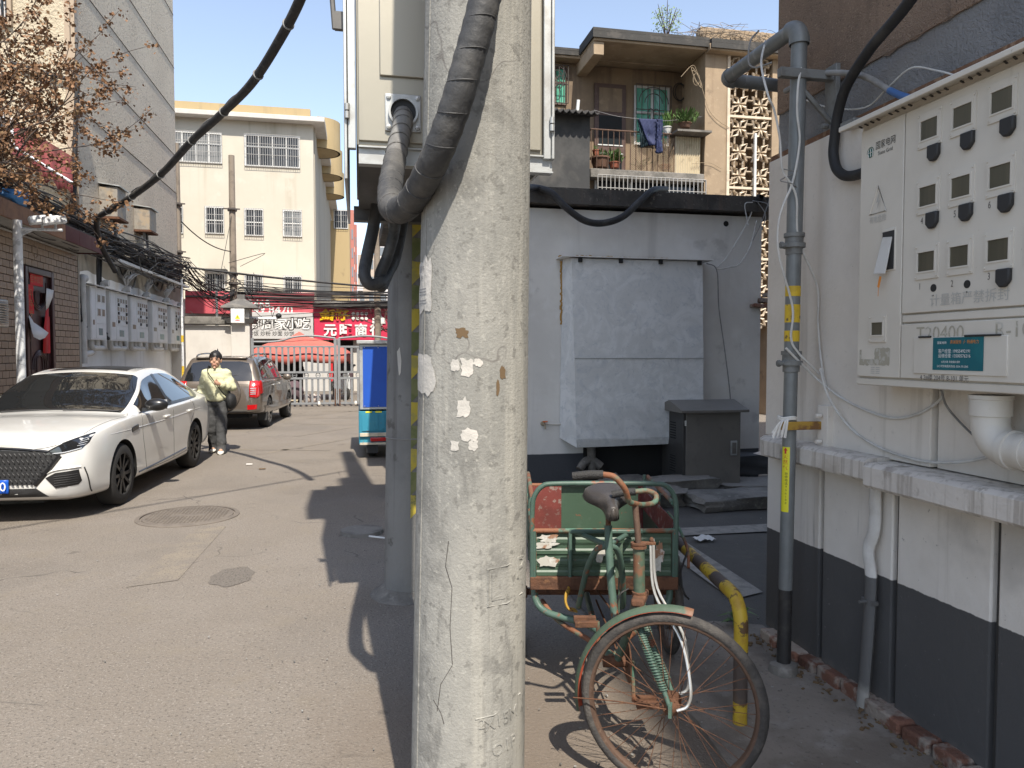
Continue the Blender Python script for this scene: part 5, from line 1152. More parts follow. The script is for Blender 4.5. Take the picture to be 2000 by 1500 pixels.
xd0, xd1 = P(1160,250,y=YBk).x, P(1221,250,y=YBk).x; zd1 = P(1190,165,y=YBk).z
m = MB(); m.box(xd0,xd1,YBk-.06,YBk-.002,zslab1,zd1); dr = m.build('balcony_door', 'door_brown', bb, bevel=.01)
w_ = .12
m = MB(); m.box(xd0+w_,xd1-w_,YBk-.072,YBk-.061,zd1-.75,zd1-.12); m.build('pane', 'tan_recess', dr)
m = MB(); m.box(xd0+w_,xd1-w_,YBk-.072,YBk-.061,zslab1+1.0,zd1-.85); m.build('pane', 'dark_glass', dr)
m = MB(); m.box(xd0+w_,xd1-w_,YBk-.072,YBk-.061,zslab1+.1,zslab1+.75); m.build('pane', 'dark_glass', dr)
m = MB(); m.box(xd0+w_-.03,xd1-w_+.03,YBk-.078,YBk-.066,zslab1+.97,zslab1+1.0); m.box(xd0+w_-.03,xd1-w_+.03,YBk-.078,YBk-.066,zslab1+.75,zslab1+.78); m.build('bead', 'frame_white', dr, kind='stuff')
g_, *_ = window('window', 1160,1368,352,400,YR+.3,bb,glass='dark_glass',mull=2); grille(g_, _[0],_[1],_[2],_[3],YR-.02,26,'bars_white',False)
m = MB(); m.box(xb0-.02,xb1-.004,YR+.31,YBk-.004,0,zslab0-.004); m.build('lower_wall', 'tan_render', bb)
# lattice screen: each pierced block is a piece
LX0, LX1 = rx(1424), rx(1506); lw = (LX1-LX0)/2; lz = [rzz(88,px=1460)-i*lw*1.02 for i in range(15)]
m = MB(); bw = lw; r_ = .028
hw = bw/2
for a in range(4):
    an = PI/4+a*PI/2; ux, uz = math.cos(an), math.sin(an); pxx, pzz = -uz, ux; L_ = bw*.47
    m.tube([V(ux*L_*.12,0,uz*L_*.12), V(ux*L_*.55+pxx*L_*.30,0,uz*L_*.55+pzz*L_*.30), V(ux*L_*1.12,0,uz*L_*1.12), V(ux*L_*.55-pxx*L_*.30,0,uz*L_*.55-pzz*L_*.30)], .033, 4, closed=True)
for a, b in (((-.2,-.5),(-.2,-.36)),((.2,-.5),(.2,-.36)),((-.2,.36),(-.2,.5)),((.2,.36),(.2,.5)),((-.5,-.2),(-.36,-.2)),((-.5,.2),(-.36,.2)),((.36,-.2),(.5,-.2)),((.36,.2),(.5,.2))): m.tube([(a[0]*bw,0,a[1]*bw),(b[0]*bw,0,b[1]*bw)], .026, 4)
first = None; ls = bpy.data.objects.new('lattice_screen', None); COL.objects.link(ls); ls.parent = bb; OFF[ls.name] = OFF[bb.name]
for j in range(12):
    for i in range(2):
        c_ = V(LX0+lw*(i+.5), YR+.06, lz[j]-lw/2)
        if first is None: first = m.build('lattice_block', 'lattice', None); o = first
        else: o = first.copy(); COL.objects.link(o)
        o.parent = ls; o.location = c_-OFF[bb.name]; o.scale = (1, 1.8, 1)
for j in (3,6,9):
    m = MB(); m.box(LX0,LX1,YR+.0,YR+.12,lz[j]-.03,lz[j]+.03); m.build('lattice_beam', 'lattice', ls)
m = MB(); m.box(xl_-.02,LX0,YR-.03,YR+.12,lz[11],zroof-.03); m.build('lattice_jamb', 'lattice', ls)
m = MB(); x_ = rx(1472); m.box(x_-.03,x_+.03,YR-.10,YR-.04,lz[11],rzz(262,px=1470)); m.build('conduit', 'frame_white', bb)
# black annex with corrugated roof
m = MB(); m.box(rx(1020,17.2),rx(1152,17.2),17.2,YBk-.003,2.5,rzz(222,17.2,1100)); m.build('annex_wall', 'black_wall', bb)
m = MB(); n = 60; x0_, x1_ = rx(1020,17.0), rx(1166,17.0); vs = []
za, zb_ = rzz(214,17.0,1100), rzz(203,17.2,1100)
for i in range(n+1):
    x = x0_+(x1_-x0_)*i/n; e = .045*math.sin(i*PI/2.5); vs += [(x,16.85,za-.06+e),(x,YBk-.05,za+.55+e)]
m.add(vs, [(2*i,2*i+2,2*i+3,2*i+1) for i in range(n)]); o = m.build('annex_roof', 'corrugated_dark', bb); s_ = o.modifiers.new('s','SOLIDIFY'); s_.thickness = .03
m = MB(); m.cyl((rx(1127,17.3),17.3,za+.0),(rx(1127,17.3)+.03,17.3,za+.35),.04,n=8); m.build('vent_pipe', 'frame_white', bb)
# things on the balcony
def clump(name, mat, c_, rad, h, n, leaf, parent=None, seed=0, droop=.3):
    rnd = random.Random(seed); m = MB()
    for i in range(n):
        a = rnd.uniform(0,2*PI); e = rnd.uniform(.15,1); d = V(math.cos(a)*(1-e*.5), math.sin(a)*(1-e*.5), e); p0 = Vector(c_)+V(rnd.gauss(0,rad*.3),rnd.gauss(0,rad*.3),0)
        tip = p0+V(d.x*rad*rnd.uniform(.5,1.1), d.y*rad*rnd.uniform(.5,1.1), h*rnd.uniform(.3,1.0)); s_ = V(-d.y,d.x,rnd.uniform(-.4,.4)).normalized()*leaf
        mid = p0.lerp(tip,.7); m.add([mid-s_*.6, mid+s_*.6, tip+V(0,0,-leaf*droop)], [(0,1,2)]); m.add([p0, mid-s_*.3, mid+s_*.3], [(0,1,2)])
    return m.build(name, mat, parent)
def potted(label, px, py, potm, pr, ph, prad, pheight, n, leaf, seed, y=YR+.25, plant='plant_green'):
    b = P(px,py,y=y); t = thing('potted_plant', label, 'potted plant', b)
    m = MB(); m.lathe([(0,0),(pr*.75,0),(pr,ph),(pr*1.08,ph),(pr*1.08,ph*.85),(pr*.9,ph*.85),(0,ph*.9)][0:1]+[(pr*.75,0),(pr,ph*.85),(pr*1.1,ph*.85),(pr*1.1,ph),(pr*.92,ph),(pr*.9,ph*.85),(0,ph*.85)], 14, b); m.build('pot', potm, t)
    clump('foliage', plant, b+V(0,0,ph*.8), prad, pheight, n, leaf, t, seed)
potted('leafy plant in a small terracotta pot on the balcony floor', 1200,328,'terracotta',.14,.14,.25,.42,120,.05,1)
potted('sprawling plant in a long brown trough at the left end of the balcony', 1172,328,'pot_brown',.24,.26,.2,.3,50,.04,2)
potted('tiny clay pot standing on the trough edge of the balcony', 1164,305,'terracotta',.09,.15,.06,.2,12,.03,3)
potted('green spiky plant behind the balcony wire mesh', 1252,330,'pot_brown',.1,.08,.32,.25,26,.05,4)
potted('bushy yellow-green plant on the balcony side shelf', 1338,250,'pot_brown',.16,.12,.36,.42,160,.05,5, y=YR-.05)
potted('tall grassy plant in a jar behind the balcony rail', 1303,262,'frame_white',.12,.18,.16,.55,80,.03,6, y=YR+.4)
potted('dry grey bush on the balcony floor', 1298,332,'terracotta',.16,.12,.34,.75,220,.02,7, plant='dry_plant')
# quilted coat on the clothes line
zl = P(1270,233,y=YR-.1).z
cable('clothes_line', 'thin clothes line across the balcony', [P(1160,215,y=YR-.02),P(1200,226,y=YR-.05),P(1245,232,y=YR-.1),P(1300,236,y=YR-.1),P(1370,228,y=YR-.02)], .006, 'cable_grey', 5)
jk = thing('quilted_coat', 'dark blue quilted coat hanging over the clothes line', 'coat', P(1270,260,y=YR-.1))
def cloth(poly_top, poly_bot, y, name, mat, amp=.05, seed=0):
    m = MB(); n, k = 18, 22; vs = []
    for j in range(k+1):
        for i in range(n+1):
            a = Vector(poly_top[0]).lerp(Vector(poly_top[1]), i/n); b = Vector(poly_bot[0]).lerp(Vector(poly_bot[1]), i/n); p_ = a.lerp(b, j/k)
            w3 = P(p_.x, p_.y, y=y); w3.y += amp*mnoise.noise(V(i*.35,j*.12,seed))*(j/k)*2-.02*abs(math.sin((i+j)*PI/3))-.02*abs(math.sin((i-j)*PI/3)); vs.append(w3)
    m.add(vs, [(j*(n+1)+i, j*(n+1)+i+1, (j+1)*(n+1)+i+1, (j+1)*(n+1)+i) for j in range(k) for i in range(n)]); o = m.build(name, mat, jk, sharp=80); s_ = o.modifiers.new('s','SOLIDIFY'); s_.thickness = .03; return o
cloth([(1247,232,0),(1292,234,0)], [(1268,285,0),(1292,286,0)], YR-.12, 'body', 'quilt_blue', seed=1)
cloth([(1282,233,0),(1293,235,0)], [(1281,300,0),(1291,300,0)], YR-.17, 'sleeve', 'quilt_blue', seed=4)
cloth([(1245,232,0),(1262,233,0)], [(1252,288,0),(1266,284,0)], YR-.06, 'lining', 'quilt_lining', seed=7)
# cables on the facade, roof shrubs
cable('facade_cable', 'pale loop of cable hanging on the bay wall of the balcony building', [P(1330,150,y=YR-.05),P(1352,128,y=YR-.05),P(1362,142,y=YR-.05),P(1375,185,y=YR-.05),P(1385,215,y=YR-.05),P(1402,235,y=YR-.05),P(1425,250,y=YR-.05)], .007, 'mesh_wire', 5)
cable('facade_cable', 'lower pale cable stretched along the bay wall', [P(1350,320,y=YR-.05),P(1385,318,y=YR-.05),P(1410,330,y=YR-.05)], .006, 'mesh_wire', 5)
m = MB()
for k in range(2): c_ = P(1328,180,y=YBk-.1); m.tube([c_+V((.14+.05*k)*math.cos(a)-.02*k,-.02*k,(.22+.02*k)*math.sin(a)) for a in [2*PI*i/20 for i in range(20)]], .012, 5, closed=True)
tag(m.build('cable_coil', 'cable_black'), 'coil of black cable on the shaded recess wall', 'cable coil')
m = MB()
for k in range(3): c_ = P(1360,155,y=YR-.06); m.tube([c_+V((.09+.03*k)*math.cos(a+k),-.01*k,(.15+.05*k)*math.sin(a)+.02*k) for a in [2*PI*i/18 for i in range(18)]], .008, 5, closed=True)
tag(m.build('cable_coil', 'mesh_wire'), 'coil of pale cable on the corner of the bay', 'cable coil')
rb_ = V(rx(1300,18.5),18.5,zroof+.28)
rt_ = thing('roof_sapling', 'small bright green sapling growing on the flat roof', 'sapling', rb_)
m = MB()
for k in range(7): a = k*.9; m.tube(smooth([rb_,rb_+V(.08*math.cos(a),.05*math.sin(a),.4),rb_+V(.32*math.cos(a),.2*math.sin(a),.95+.08*(k % 3))],4), [.012]*8+[.005], 4)
m.build('stem', 'iron_rail', rt_)
D('sapling_leaf', (.16,.22,.05), rough=.6)
m = MB(); rnd = random.Random(5)
for k in range(420):
    a = rnd.uniform(0,2*PI); rr = rnd.random()**.5*.42; p_ = rb_+V(rr*math.cos(a),rr*.7*math.sin(a),.35+rnd.random()*.75*(1-rr*.6)); d = V(rnd.gauss(0,1),rnd.gauss(0,1),rnd.gauss(0,1)).normalized()*.07; s_ = d.orthogonal().normalized()*.022
    m.add([p_-d*.5,p_+s_,p_+d*.5,p_-s_],[(0,1,2,3)])
m.build('foliage', 'sapling_leaf', rt_)
m = MB(); rnd = random.Random(9)
for k in range(90):
    x = rnd.uniform(rx(1340,18.45),rx(1500,18.45)); b = V(x,18.45,zroof+.45+rnd.uniform(-.1,.15)); m.tube(smooth([b,b+V(rnd.gauss(0,.25),rnd.gauss(0,.15),rnd.uniform(.1,.4)),b+V(rnd.gauss(0,.5),rnd.gauss(0,.2),rnd.uniform(-.1,.45))],4), .006, 3)
o = tag(m.build('dry_vine', 'dry_plant'), 'tangle of dry vine along the parapet of the balcony building', 'vine'); o['kind'] = 'stuff'
# ------------------------------------------------------------------ left side of the street
D('tile_wall', (.30,.215,.15), rough=.55, rnd=.10, bump=.15, bscale=40, layers=[('n',(.25,.18,.125),9,.45,.62,.6)])
D('grout', (.07,.05,.037), rough=.95)
D('fascia_maroon', (.075,.022,.022), rough=.65, spec=.3, layers=[('n',(.10,.04,.035),3,.5,.66,.6)])
D('fascia_tan', (.22,.11,.055), rough=.65, layers=[('n',(.13,.06,.035),4,.45,.62,.6)])
D('soffit_pale', (.36,.345,.32), rough=.8, layers=[('n',(.26,.245,.225),2,.45,.62,.6)])
D('door_maroon', (.045,.017,.017), rough=.4, bump=.05, bscale=20)
D('red_paper', (.50,.015,.02), rough=.7)
D('gold_ink', (.35,.12,.03), rough=.5)
D('white_paper', (.66,.65,.64), rough=.85)
D('chipped_white', (.66,.67,.68), rough=.6, bump=.2, bscale=30, layers=[('n',(.40,.41,.42),10,.55,.60,.8),('n',(.2,.13,.09),30,.68,.72,.8)])
D('silver_foil', (.50,.50,.48), rough=.35, metal=.6, layers=[('n',(.30,.29,.27),6,.45,.6,.7)])
D('grey_roughcast', (.62,.545,.43), world=True, rough=.95, bump=.8, bscale=22, bdist=.03, layers=[('n',(.54,.47,.37),.6,.42,.62,.6),('n',(.60,.55,.47),15,.53,.62,.7),('n',(.25,.22,.18),13,.56,.66,.7),('s',(.30,.265,.215),1.2,.58,.72,.5)])
D('cream_roughcast', (.48,.41,.30), world=True, rough=.95, bump=.9, bscale=18, bdist=.05, layers=[('n',(.42,.36,.26),.7,.42,.62,.5),('n',(.58,.51,.39),16,.55,.66,.5),('n',(.30,.25,.18),14,.58,.68,.5)])
D('corner_trim', (.36,.285,.21), world=True, rough=.9)
D('beige_raw', (.34,.315,.27), world=True, rough=.92, bump=.3, bscale=12, layers=[('n',(.25,.23,.195),1.2,.42,.62,.6),('s',(.17,.155,.13),4,.55,.7,.6)])
D('whitewash', (.76,.76,.75), world=True, rough=.88, bump=.2, bscale=12, layers=[('n',(.64,.64,.63),1,.42,.62,.6),('s',(.40,.39,.38),5,.58,.72,.5)])
D('awning_red', (.17,.035,.035), rough=.7, layers=[('n',(.10,.025,.027),2,.45,.62,.6)])
D('tree_bark', (.075,.055,.045), rough=.95, bump=.6, bscale=30)
D('tree_leaf', (.22,.115,.055), rough=.7, layers=[('n',(.14,.08,.042),3,.42,.6,.7),('n',(.25,.175,.08),6,.55,.68,.6)])
D('junction_steel', (.26,.235,.20), rough=.6, metal=.2, layers=[('n',(.34,.26,.17),3,.5,.62,.7),('n',(.17,.15,.13),8,.5,.64,.6)])
D('blue_bag', (.05,.19,.42), rough=.45)
XB, XM, XT = -5.2, -5.42, -5.6
yb_end = 15.5
br = thing('tiled_shop', 'low shop faced with tan brick tiles, maroon roof fascia and maroon door', 'shop', (-6.5,12,0))
m = MB(); m.box(-9,XB-.012,4.0,yb_end,-.01,3.62); m.build('wall', 'grout', br)
# door opening measures
yd0, yd1 = P(45,600,x=XB).y, P(101,600,x=XB).y; zd = P(101,533,x=XB).z; zd0 = zd-2.12
tw, th = .225, .112; tiles = []
m = MB(); m.box(0,.014,0,tw-.012,0,th-.011); tile0 = None
rows = int((3.53-.9)/th)
cand = []
for r_ in range(rows):
    z = 3.52-(r_+1)*th
    y = yb_end-tw*(1 if r_ % 2 else .5)
    while y > 10.9:
        if not (y+tw > yd0-.02 and y < yd1+.02 and z < zd+.02) :
            d_ = math.hypot(y, XB); ppx = None
            cand.append((d_ if z > 1.35 else 99, y, z))
        y -= tw
vis = [c for c in cand if c[2] > 1.30 and c[1] > 11.05]
vis.sort(key=lambda c: -c[2]); keep = vis[:300]; rest = [c for c in cand if c not in set(keep)]
for _, y, z in keep:
    if tile0 is None: tile0 = m.build('wall_tile', 'tile_wall', None, bevel=.004, seg=1); o = tile0
    else: o = tile0.copy(); COL.objects.link(o)
    o.parent = br; o.location = V(XB-.012+.0015*random.random(), y, z)-OFF[br.name]
m = MB()
for _, y, z in rest: m.box(XB-.012,XB+.002,y,y+tw-.012,z,z+th-.011)
y_ = 10.9
m.build('wall_tile_field', 'tile_wall', br, kind='stuff')
m = MB(); m.box(XB-.008,XB+.01,yb_end-.02,yb_end+.06,.0,3.53); m.build('corner_strip', 'beige_raw', br)
c_ = P(68,490,x=XB); m = MB(); m.lathe([(.10,0),(.11,.012),(.12,.0)], 20, (XB,c_.y,c_.z), Matrix.Rotation(PI/2,3,'Y')); m.build('round_mark', 'tile_wall', br)
# roof canopy
m = MB(); m.box(-9,-4.78,4,15.45,3.55,3.62); m.build('canopy_soffit', 'soffit_pale', br)
ysplit = P(126,460,x=-4.75).y; y_ = 15.5; i = 0
while y_ > 6:
    w = .62 if y_ > ysplit else .8; mt = 'fascia_maroon' if y_ > ysplit+.2 else ('fascia_tan' if y_ > 9.6 else 'fascia_maroon')
    m = MB(); m.box(-4.775,-4.745,y_-w+.004,y_,3.53,3.78); m.build('fascia_panel', mt, br, bevel=.003); y_ -= w
m = MB(); m.box(-6,-4.78,15.452,15.5,3.53,3.78); m.build('fascia_panel', 'fascia_maroon', br, bevel=.003)
m = MB(); m.cyl((XB+.05,6,3.50),(XB+.05,15.4,3.50),.018,n=8); m.build('conduit', 'soffit_pale', br)
m = MB(); m.box(-9,-4.8,4,15.44,3.79,3.83); m.build('roof', 'roof_felt', br)
# door with paper couplets
dr = bpy.data.objects.new('door', None); COL.objects.link(dr); dr.parent = br; OFF[dr.name] = OFF[br.name]
m = MB(); f = .10
m.box(XB-.04,XB+.05,yd0,yd0+f,zd0,zd); m.box(XB-.04,XB+.05,yd1-f,yd1,zd0,zd); m.box(XB-.04,XB+.05,yd0+f+.001,yd1-f-.001,zd-f,zd); m.build('door_frame', 'door_maroon', dr, bevel=.012)
m = MB(); m.box(XB-.03,XB+.0,yd0+f,yd1-f,zd0,zd-f)
ym = (yd0+yd1)/2
for zc in (zd-.62, zd0+.70):
    s_ = 1 if zc > zd-1 else -1
    for w_, dz in ((.30,0),(.22,.03),(.13,.06)):
        m.tube(smooth([(XB,ym-w_,zc+s_*.24),(XB,ym-w_*.8,zc+s_*.06),(XB,ym,zc-s_*.06+s_*dz),(XB,ym+w_*.8,zc+s_*.06),(XB,ym+w_,zc+s_*.24)],5), .022, 6)
for a in (-.33,.33): m.tube([(XB,ym+a,zd0+.1),(XB,ym+a,zd-.2)], .014, 6)
m.tube([(XB,ym-.12,zd0+.05),(XB,ym-.12,zd0+.5)], .02, 6); m.tube([(XB,ym+.12,zd0+.05),(XB,ym+.12,zd0+.5)], .02, 6)
m.build('door_leaf', 'door_maroon', dr, sharp=30)
zh = P(50,640,x=XB).z
m = MB(); m.box(XB+.0,XB+.03,yd0+f+.02,yd0+f+.08,zh-.22,zh+.18); m.tube([(XB+.03,yd0+.16,zh),(XB+.07,yd0+.17,zh),(XB+.07,yd0+.30,zh-.01)], .014, 6); m.build('door_handle', 'iron_rail', dr)
def strip(px0, px1, pya, pyb, name, mat, dx=.012):
    a, b = P(px0,pya,x=XB), P(px1,pya,x=XB); z0 = P((px0+px1)/2,pyb,x=XB).z; z1 = (a.z+b.z)/2
    m = MB(); m.slab((XB+dx,a.y,z0),(XB+dx,b.y,z0),(XB+dx,b.y,z1),(XB+dx,a.y,z1),.003); return m.build(name, mat, dr), (a.y+b.y)/2, z0, z1
o, yy, z0, z1 = strip(57,82,536,558,'paper_banner','red_paper')
text('吉祥如意', .14, 'lettering', 'gold_ink', o, (XB+.012,yy,(z0+z1)/2), (0,1,0), (0,0,1), sx=.9)
o, yy, z0, z1 = strip(52,63,556,612,'paper_couplet','red_paper',.016)
for k, ch in enumerate('年年岁岁'): text(ch, .15, 'lettering', 'gold_ink', o, (XB+.016,yy,z1-.14-k*.17), (0,1,0), (0,0,1))
o, yy, z0, z1 = strip(84,93,618,690,'paper_couplet','red_paper',.03)
# couplets that have come loose and curl
def curl(pxs, name, mat):
    m = MB(); vs = []
    for (pa, pb, dx) in pxs: vs += [P(*pa, x=XB+dx), P(*pb, x=XB+dx)]
    m.add(vs, [(2*i,2*i+1,2*i+3,2*i+2) for i in range(len(pxs)-1)]); o = m.build(name, mat, dr, sharp=80); s_ = o.modifiers.new('s','SOLIDIFY'); s_.thickness = .003
    return o
curl([((52,608),(63,624),.02),((58,624),(68,634),.07),((62,645),(84,642),.13),((66,658),(95,650),.16),((78,664),(88,660),.19)], 'loose_paper', 'white_paper')
curl([((91,563),(105,567),.10),((90,582),(103,580),.12),((90,606),(95,600),.09)], 'loose_paper', 'white_paper')
curl([((90,604),(95,600),.07),((86,640),(95,648),.05),((84,690),(93,690),.03)], 'loose_paper', 'red_paper')
# blue bag on the canopy
m = MB(); b = P(14,388,x=-4.95); m.sphere(b,.28,.35,.13,16,10); m.xf(lambda v: v+V(1,1,1)*.09*mnoise.noise(v*5)); tag(m.build('plastic_bag', 'blue_bag', sharp=30), 'crumpled blue plastic bag on top of the maroon canopy', 'bag')
# wall lamp / air conditioner
ac = thing('air_conditioner', 'small wall unit with dented silver louvre cover beside the door', 'air conditioner', P(8,612,x=XB+.2))
a0, a1 = P(-25,612,x=XB+.35), P(20,612,x=XB+.35)
m = MB(); m.box(XB,XB+.34,a0.y,a1.y,P(10,640,x=XB+.3).z,P(10,585,x=XB+.3).z); m.build('case', 'silver_foil', ac, bevel=.03)
zz0 = P(10,640,x=XB+.3).z; zz1 = P(10,585,x=XB+.3).z
for k in range(9):
    z = zz0+.06+(zz1-zz0-.1)*k/9; m = MB(); m.obox((XB+.36,(a0.y+a1.y)/2+.05,z), .04,(a1.y-a0.y)*.5,.02, Matrix.Rotation(.5,3,'Y')); m.build('louvre', 'silver_foil', ac)
# white camera post
wp = V(-4.60,11.62,0); wt = P(40,430,y=wp.y); wp.x = P(38,600,y=wp.y).x
cp = thing('camera_post', 'chipped white steel post with a side arm carrying two cameras', 'camera post', wp)
m = MB(); m.cyl((wp.x,wp.y,0),(wp.x,wp.y,wt.z),.058,n=20); m.build('post', 'chipped_white', cp)
m = MB(); za = P(40,447,y=wp.y).z; xa = P(122,447,y=wp.y).x; m.cyl((wp.x,wp.y,za),(xa,wp.y,za-.0),.02,n=10); m.slab((wp.x+.05,wp.y,za-.10),(wp.x+.20,wp.y,za-.02),(wp.x+.20,wp.y,za-.015),(wp.x+.05,wp.y,za-.015),.006); m.build('arm', 'chipped_white', cp)
for px in (82,108):
    x = P(px,430,y=wp.y).x
    m = MB(); rt = Matrix.Rotation(-.25,3,'Y')@rz3(.5); m.obox((x,wp.y-.04,za+.13), .30,.11,.11, rt); cb = m.build('camera_body', 'chipped_white', cp, bevel=.02)
    m = MB(); m.tube([(x,wp.y,za+.0),(x,wp.y,za+.09)], .018, 8); m.build('camera_mount', 'steel_plain', cb)
    m = MB(); q_ = rt@V(.152,0,0); m.obox((x+q_.x,wp.y-.04+q_.y,za+.13+q_.z), .012,.08,.08, rt); m.build('lens', 'black_ink', cb)

# ------------------------------------------------------------------ tall building on the left
tbk = thing('tall_building', 'tall grey roughcast apartment block with a cream sunlit front', 'building', (-10,20.5,0))
yc0, yc1 = P(148,200,x=XT).y, P(341,200,x=XT).y
m = MB(); m.box(-22,XT,yc0,yc1,3.95,14.9); m.build('side_wall', 'grey_roughcast', tbk)
m = MB(); m.box(-22,XT-.17,yc0-.03,yc0-.002,3.95,14.9); m.build('front_wall', 'cream_roughcast', tbk)
m = MB(); m.box(XT-.168,XT+.02,yc0-.035,yc0+.0,3.9,14.92); m.build('corner_trim', 'corner_trim', tbk)
for py in (35,135,218,303,375):
    z = P(341,py,x=XT).z; m = MB(); m.box(XT,XT+.012,yc0,yc1,z-.013,z); m.box(-22,XT-.2,yc0-.042,yc0-.031,z-.013,z); m.build('seam', 'grout', tbk, kind='stuff')
m = MB(); m.box(-22,XM-.02,yb_end+.01,yc1-.01,0,3.949); m.build('base_wall', 'beige_raw', tbk)
# whitewashed lower wall with a ragged top
m = MB(); n = 60; vs = []
for i in range(n+1):
    y = yb_end+.08+(yc1-.1-yb_end)*i/n; z = P(160,527,x=XM).z-.0+.10*mnoise.noise(V(y*1.7,0,2))-.012*(y-15.5); vs += [(XM-.005,y,0),(XM-.005,y,z)]
m.add(vs, [(2*i,2*i+2,2*i+3,2*i+1) for i in range(n)]); m.build('whitewash', 'whitewash', tbk)
def side_window(px0, px1, py0, py1):
    x0, x1 = P(px0,100,y=yc0).x, P(px1,100,y=yc0).x; z0, z1 = P(px1,py1,y=yc0).z, P(px1,py0,y=yc0).z
    m = MB(); m.quad((x0,yc0-.036,z0),(x1,yc0-.036,z0),(x1,yc0-.036,z1),(x0,yc0-.036,z1)); g_ = m.build('window', 'dark_glass', tbk)
    m = MB(); w=.08; m.box(x0,x1,yc0-.12,yc0-.04,z0-w,z0); m.box(x0,x1,yc0-.12,yc0-.04,z1,z1+w); m.box(x1,x1+w,yc0-.12,yc0-.04,z0-w,z1+w); m.build('frame', 'corner_trim', g_)
    m = MB()
    for i in range(12): x = x0+(x1-x0)*i/11; m.cyl((x,yc0-.2,z0),(x,yc0-.2,z1),.015,n=5)
    m.build('grille', 'bars_white', g_, kind='stuff')
side_window(-70,20,-60,45); side_window(-70,12,222,300)
# awning on the front
aw = thing('awning', 'faded maroon fabric awning on the cream front of the tall building', 'awning', P(70,300,y=yc0-.6))
m = MB(); n = 20; vs = []
for i in range(n+1):
    px = 22+(142-22)*i/n; a = P(px,232+ (px-22)*.62,y=yc0-.05); b = P(px,285+(px-22)*.60+8*math.sin(i*1.3),y=yc0-1.0); vs += [a, a.lerp(b,.5)+V(0,0,.03*math.sin(i*2)), b, b-V(0,0,.25)]
m.add(vs, [(4*i+j, 4*i+4+j, 4*i+5+j, 4*i+1+j) for i in range(n) for j in range(3)]); o = m.build('fabric', 'awning_red', aw); o.modifiers.new('s','SOLIDIFY').thickness = .02
m = MB(); m.tube([P(22,232,y=yc0-.05),P(26,285,y=yc0-1.0)], .025, 6); m.tube([P(26,285,y=yc0-1.0),P(142,357,y=yc0-1.0)], .025, 6); m.build('frame', 'chipped_white', aw)
# black drain pipe on the corner
cable('drain_pipe', 'black drain pipe bending round the corner of the tall building', [P(20,122,y=yc0-.12),P(80,140,y=yc0-.12),P(145,158,y=yc0-.12),P(151,164,y=yc0-.12),P(150,190,y=yc0-.12),P(148,240,y=yc0-.12),P(146,300,y=yc0-.12),P(143,420,y=yc0-.12)], .045, 'cable_black', 10, 'drain pipe', 4)
# junction boxes on the side wall
for k, (px0, px1, py0, py1, lab) in enumerate([(222,248,374,430,'upper weathered steel junction box on the grey side wall'),(286,318,418,458,'lower weathered steel junction box on the grey side wall, nearer the post')]):
    a, b = P(px0,(py0+py1)/2,x=XT+.3), P(px1,(py0+py1)/2,x=XT+.3); z0, z1 = P((px0+px1)/2,py1,x=XT+.3).z, P((px0+px1)/2,py0,x=XT+.3).z
    t = thing('junction_box', lab, 'junction box', (XT+.15,(a.y+b.y)/2,z0))
    m = MB(); m.box(XT+.002,XT+.38,a.y,a.y+.62,z0,z1); m.build('case', 'junction_steel', t, bevel=.008)
    m = MB(); m.slab((XT,a.y-.05,z1+.06),(XT+.44,a.y-.05,z1+.005),(XT+.44,a.y+.68,z1+.005),(XT,a.y+.68,z1+.06),-.02); m.build('lid', 'steel_plain', t)
    m = MB(); m.box(XT+.002,XT+.42,a.y-.03,a.y+.65,z0-.05,z0-.004); m.build('base', 'rust', t)
    for j in range(3):
        y = a.y+.15+j*.15
        o = cable('box_cable', ['left','middle','right'][j]+' cable drooping from the '+['upper','lower'][k]+' steel junction box', [V(XT+.2,y,z0-.05),V(XT+.22,y+.1,z0-.7-.2*j),V(XT+.25,y+.4+.3*j,z0-1.25-.1*j),V(XT+.25,y+.9+.3*j,z0-1.05+.1*j),V(XT+.2,y+1.3+.3*j,z0-.75)], .035-.006*j, 'cable_grey' if j != 1 else 'cable_black', 8)
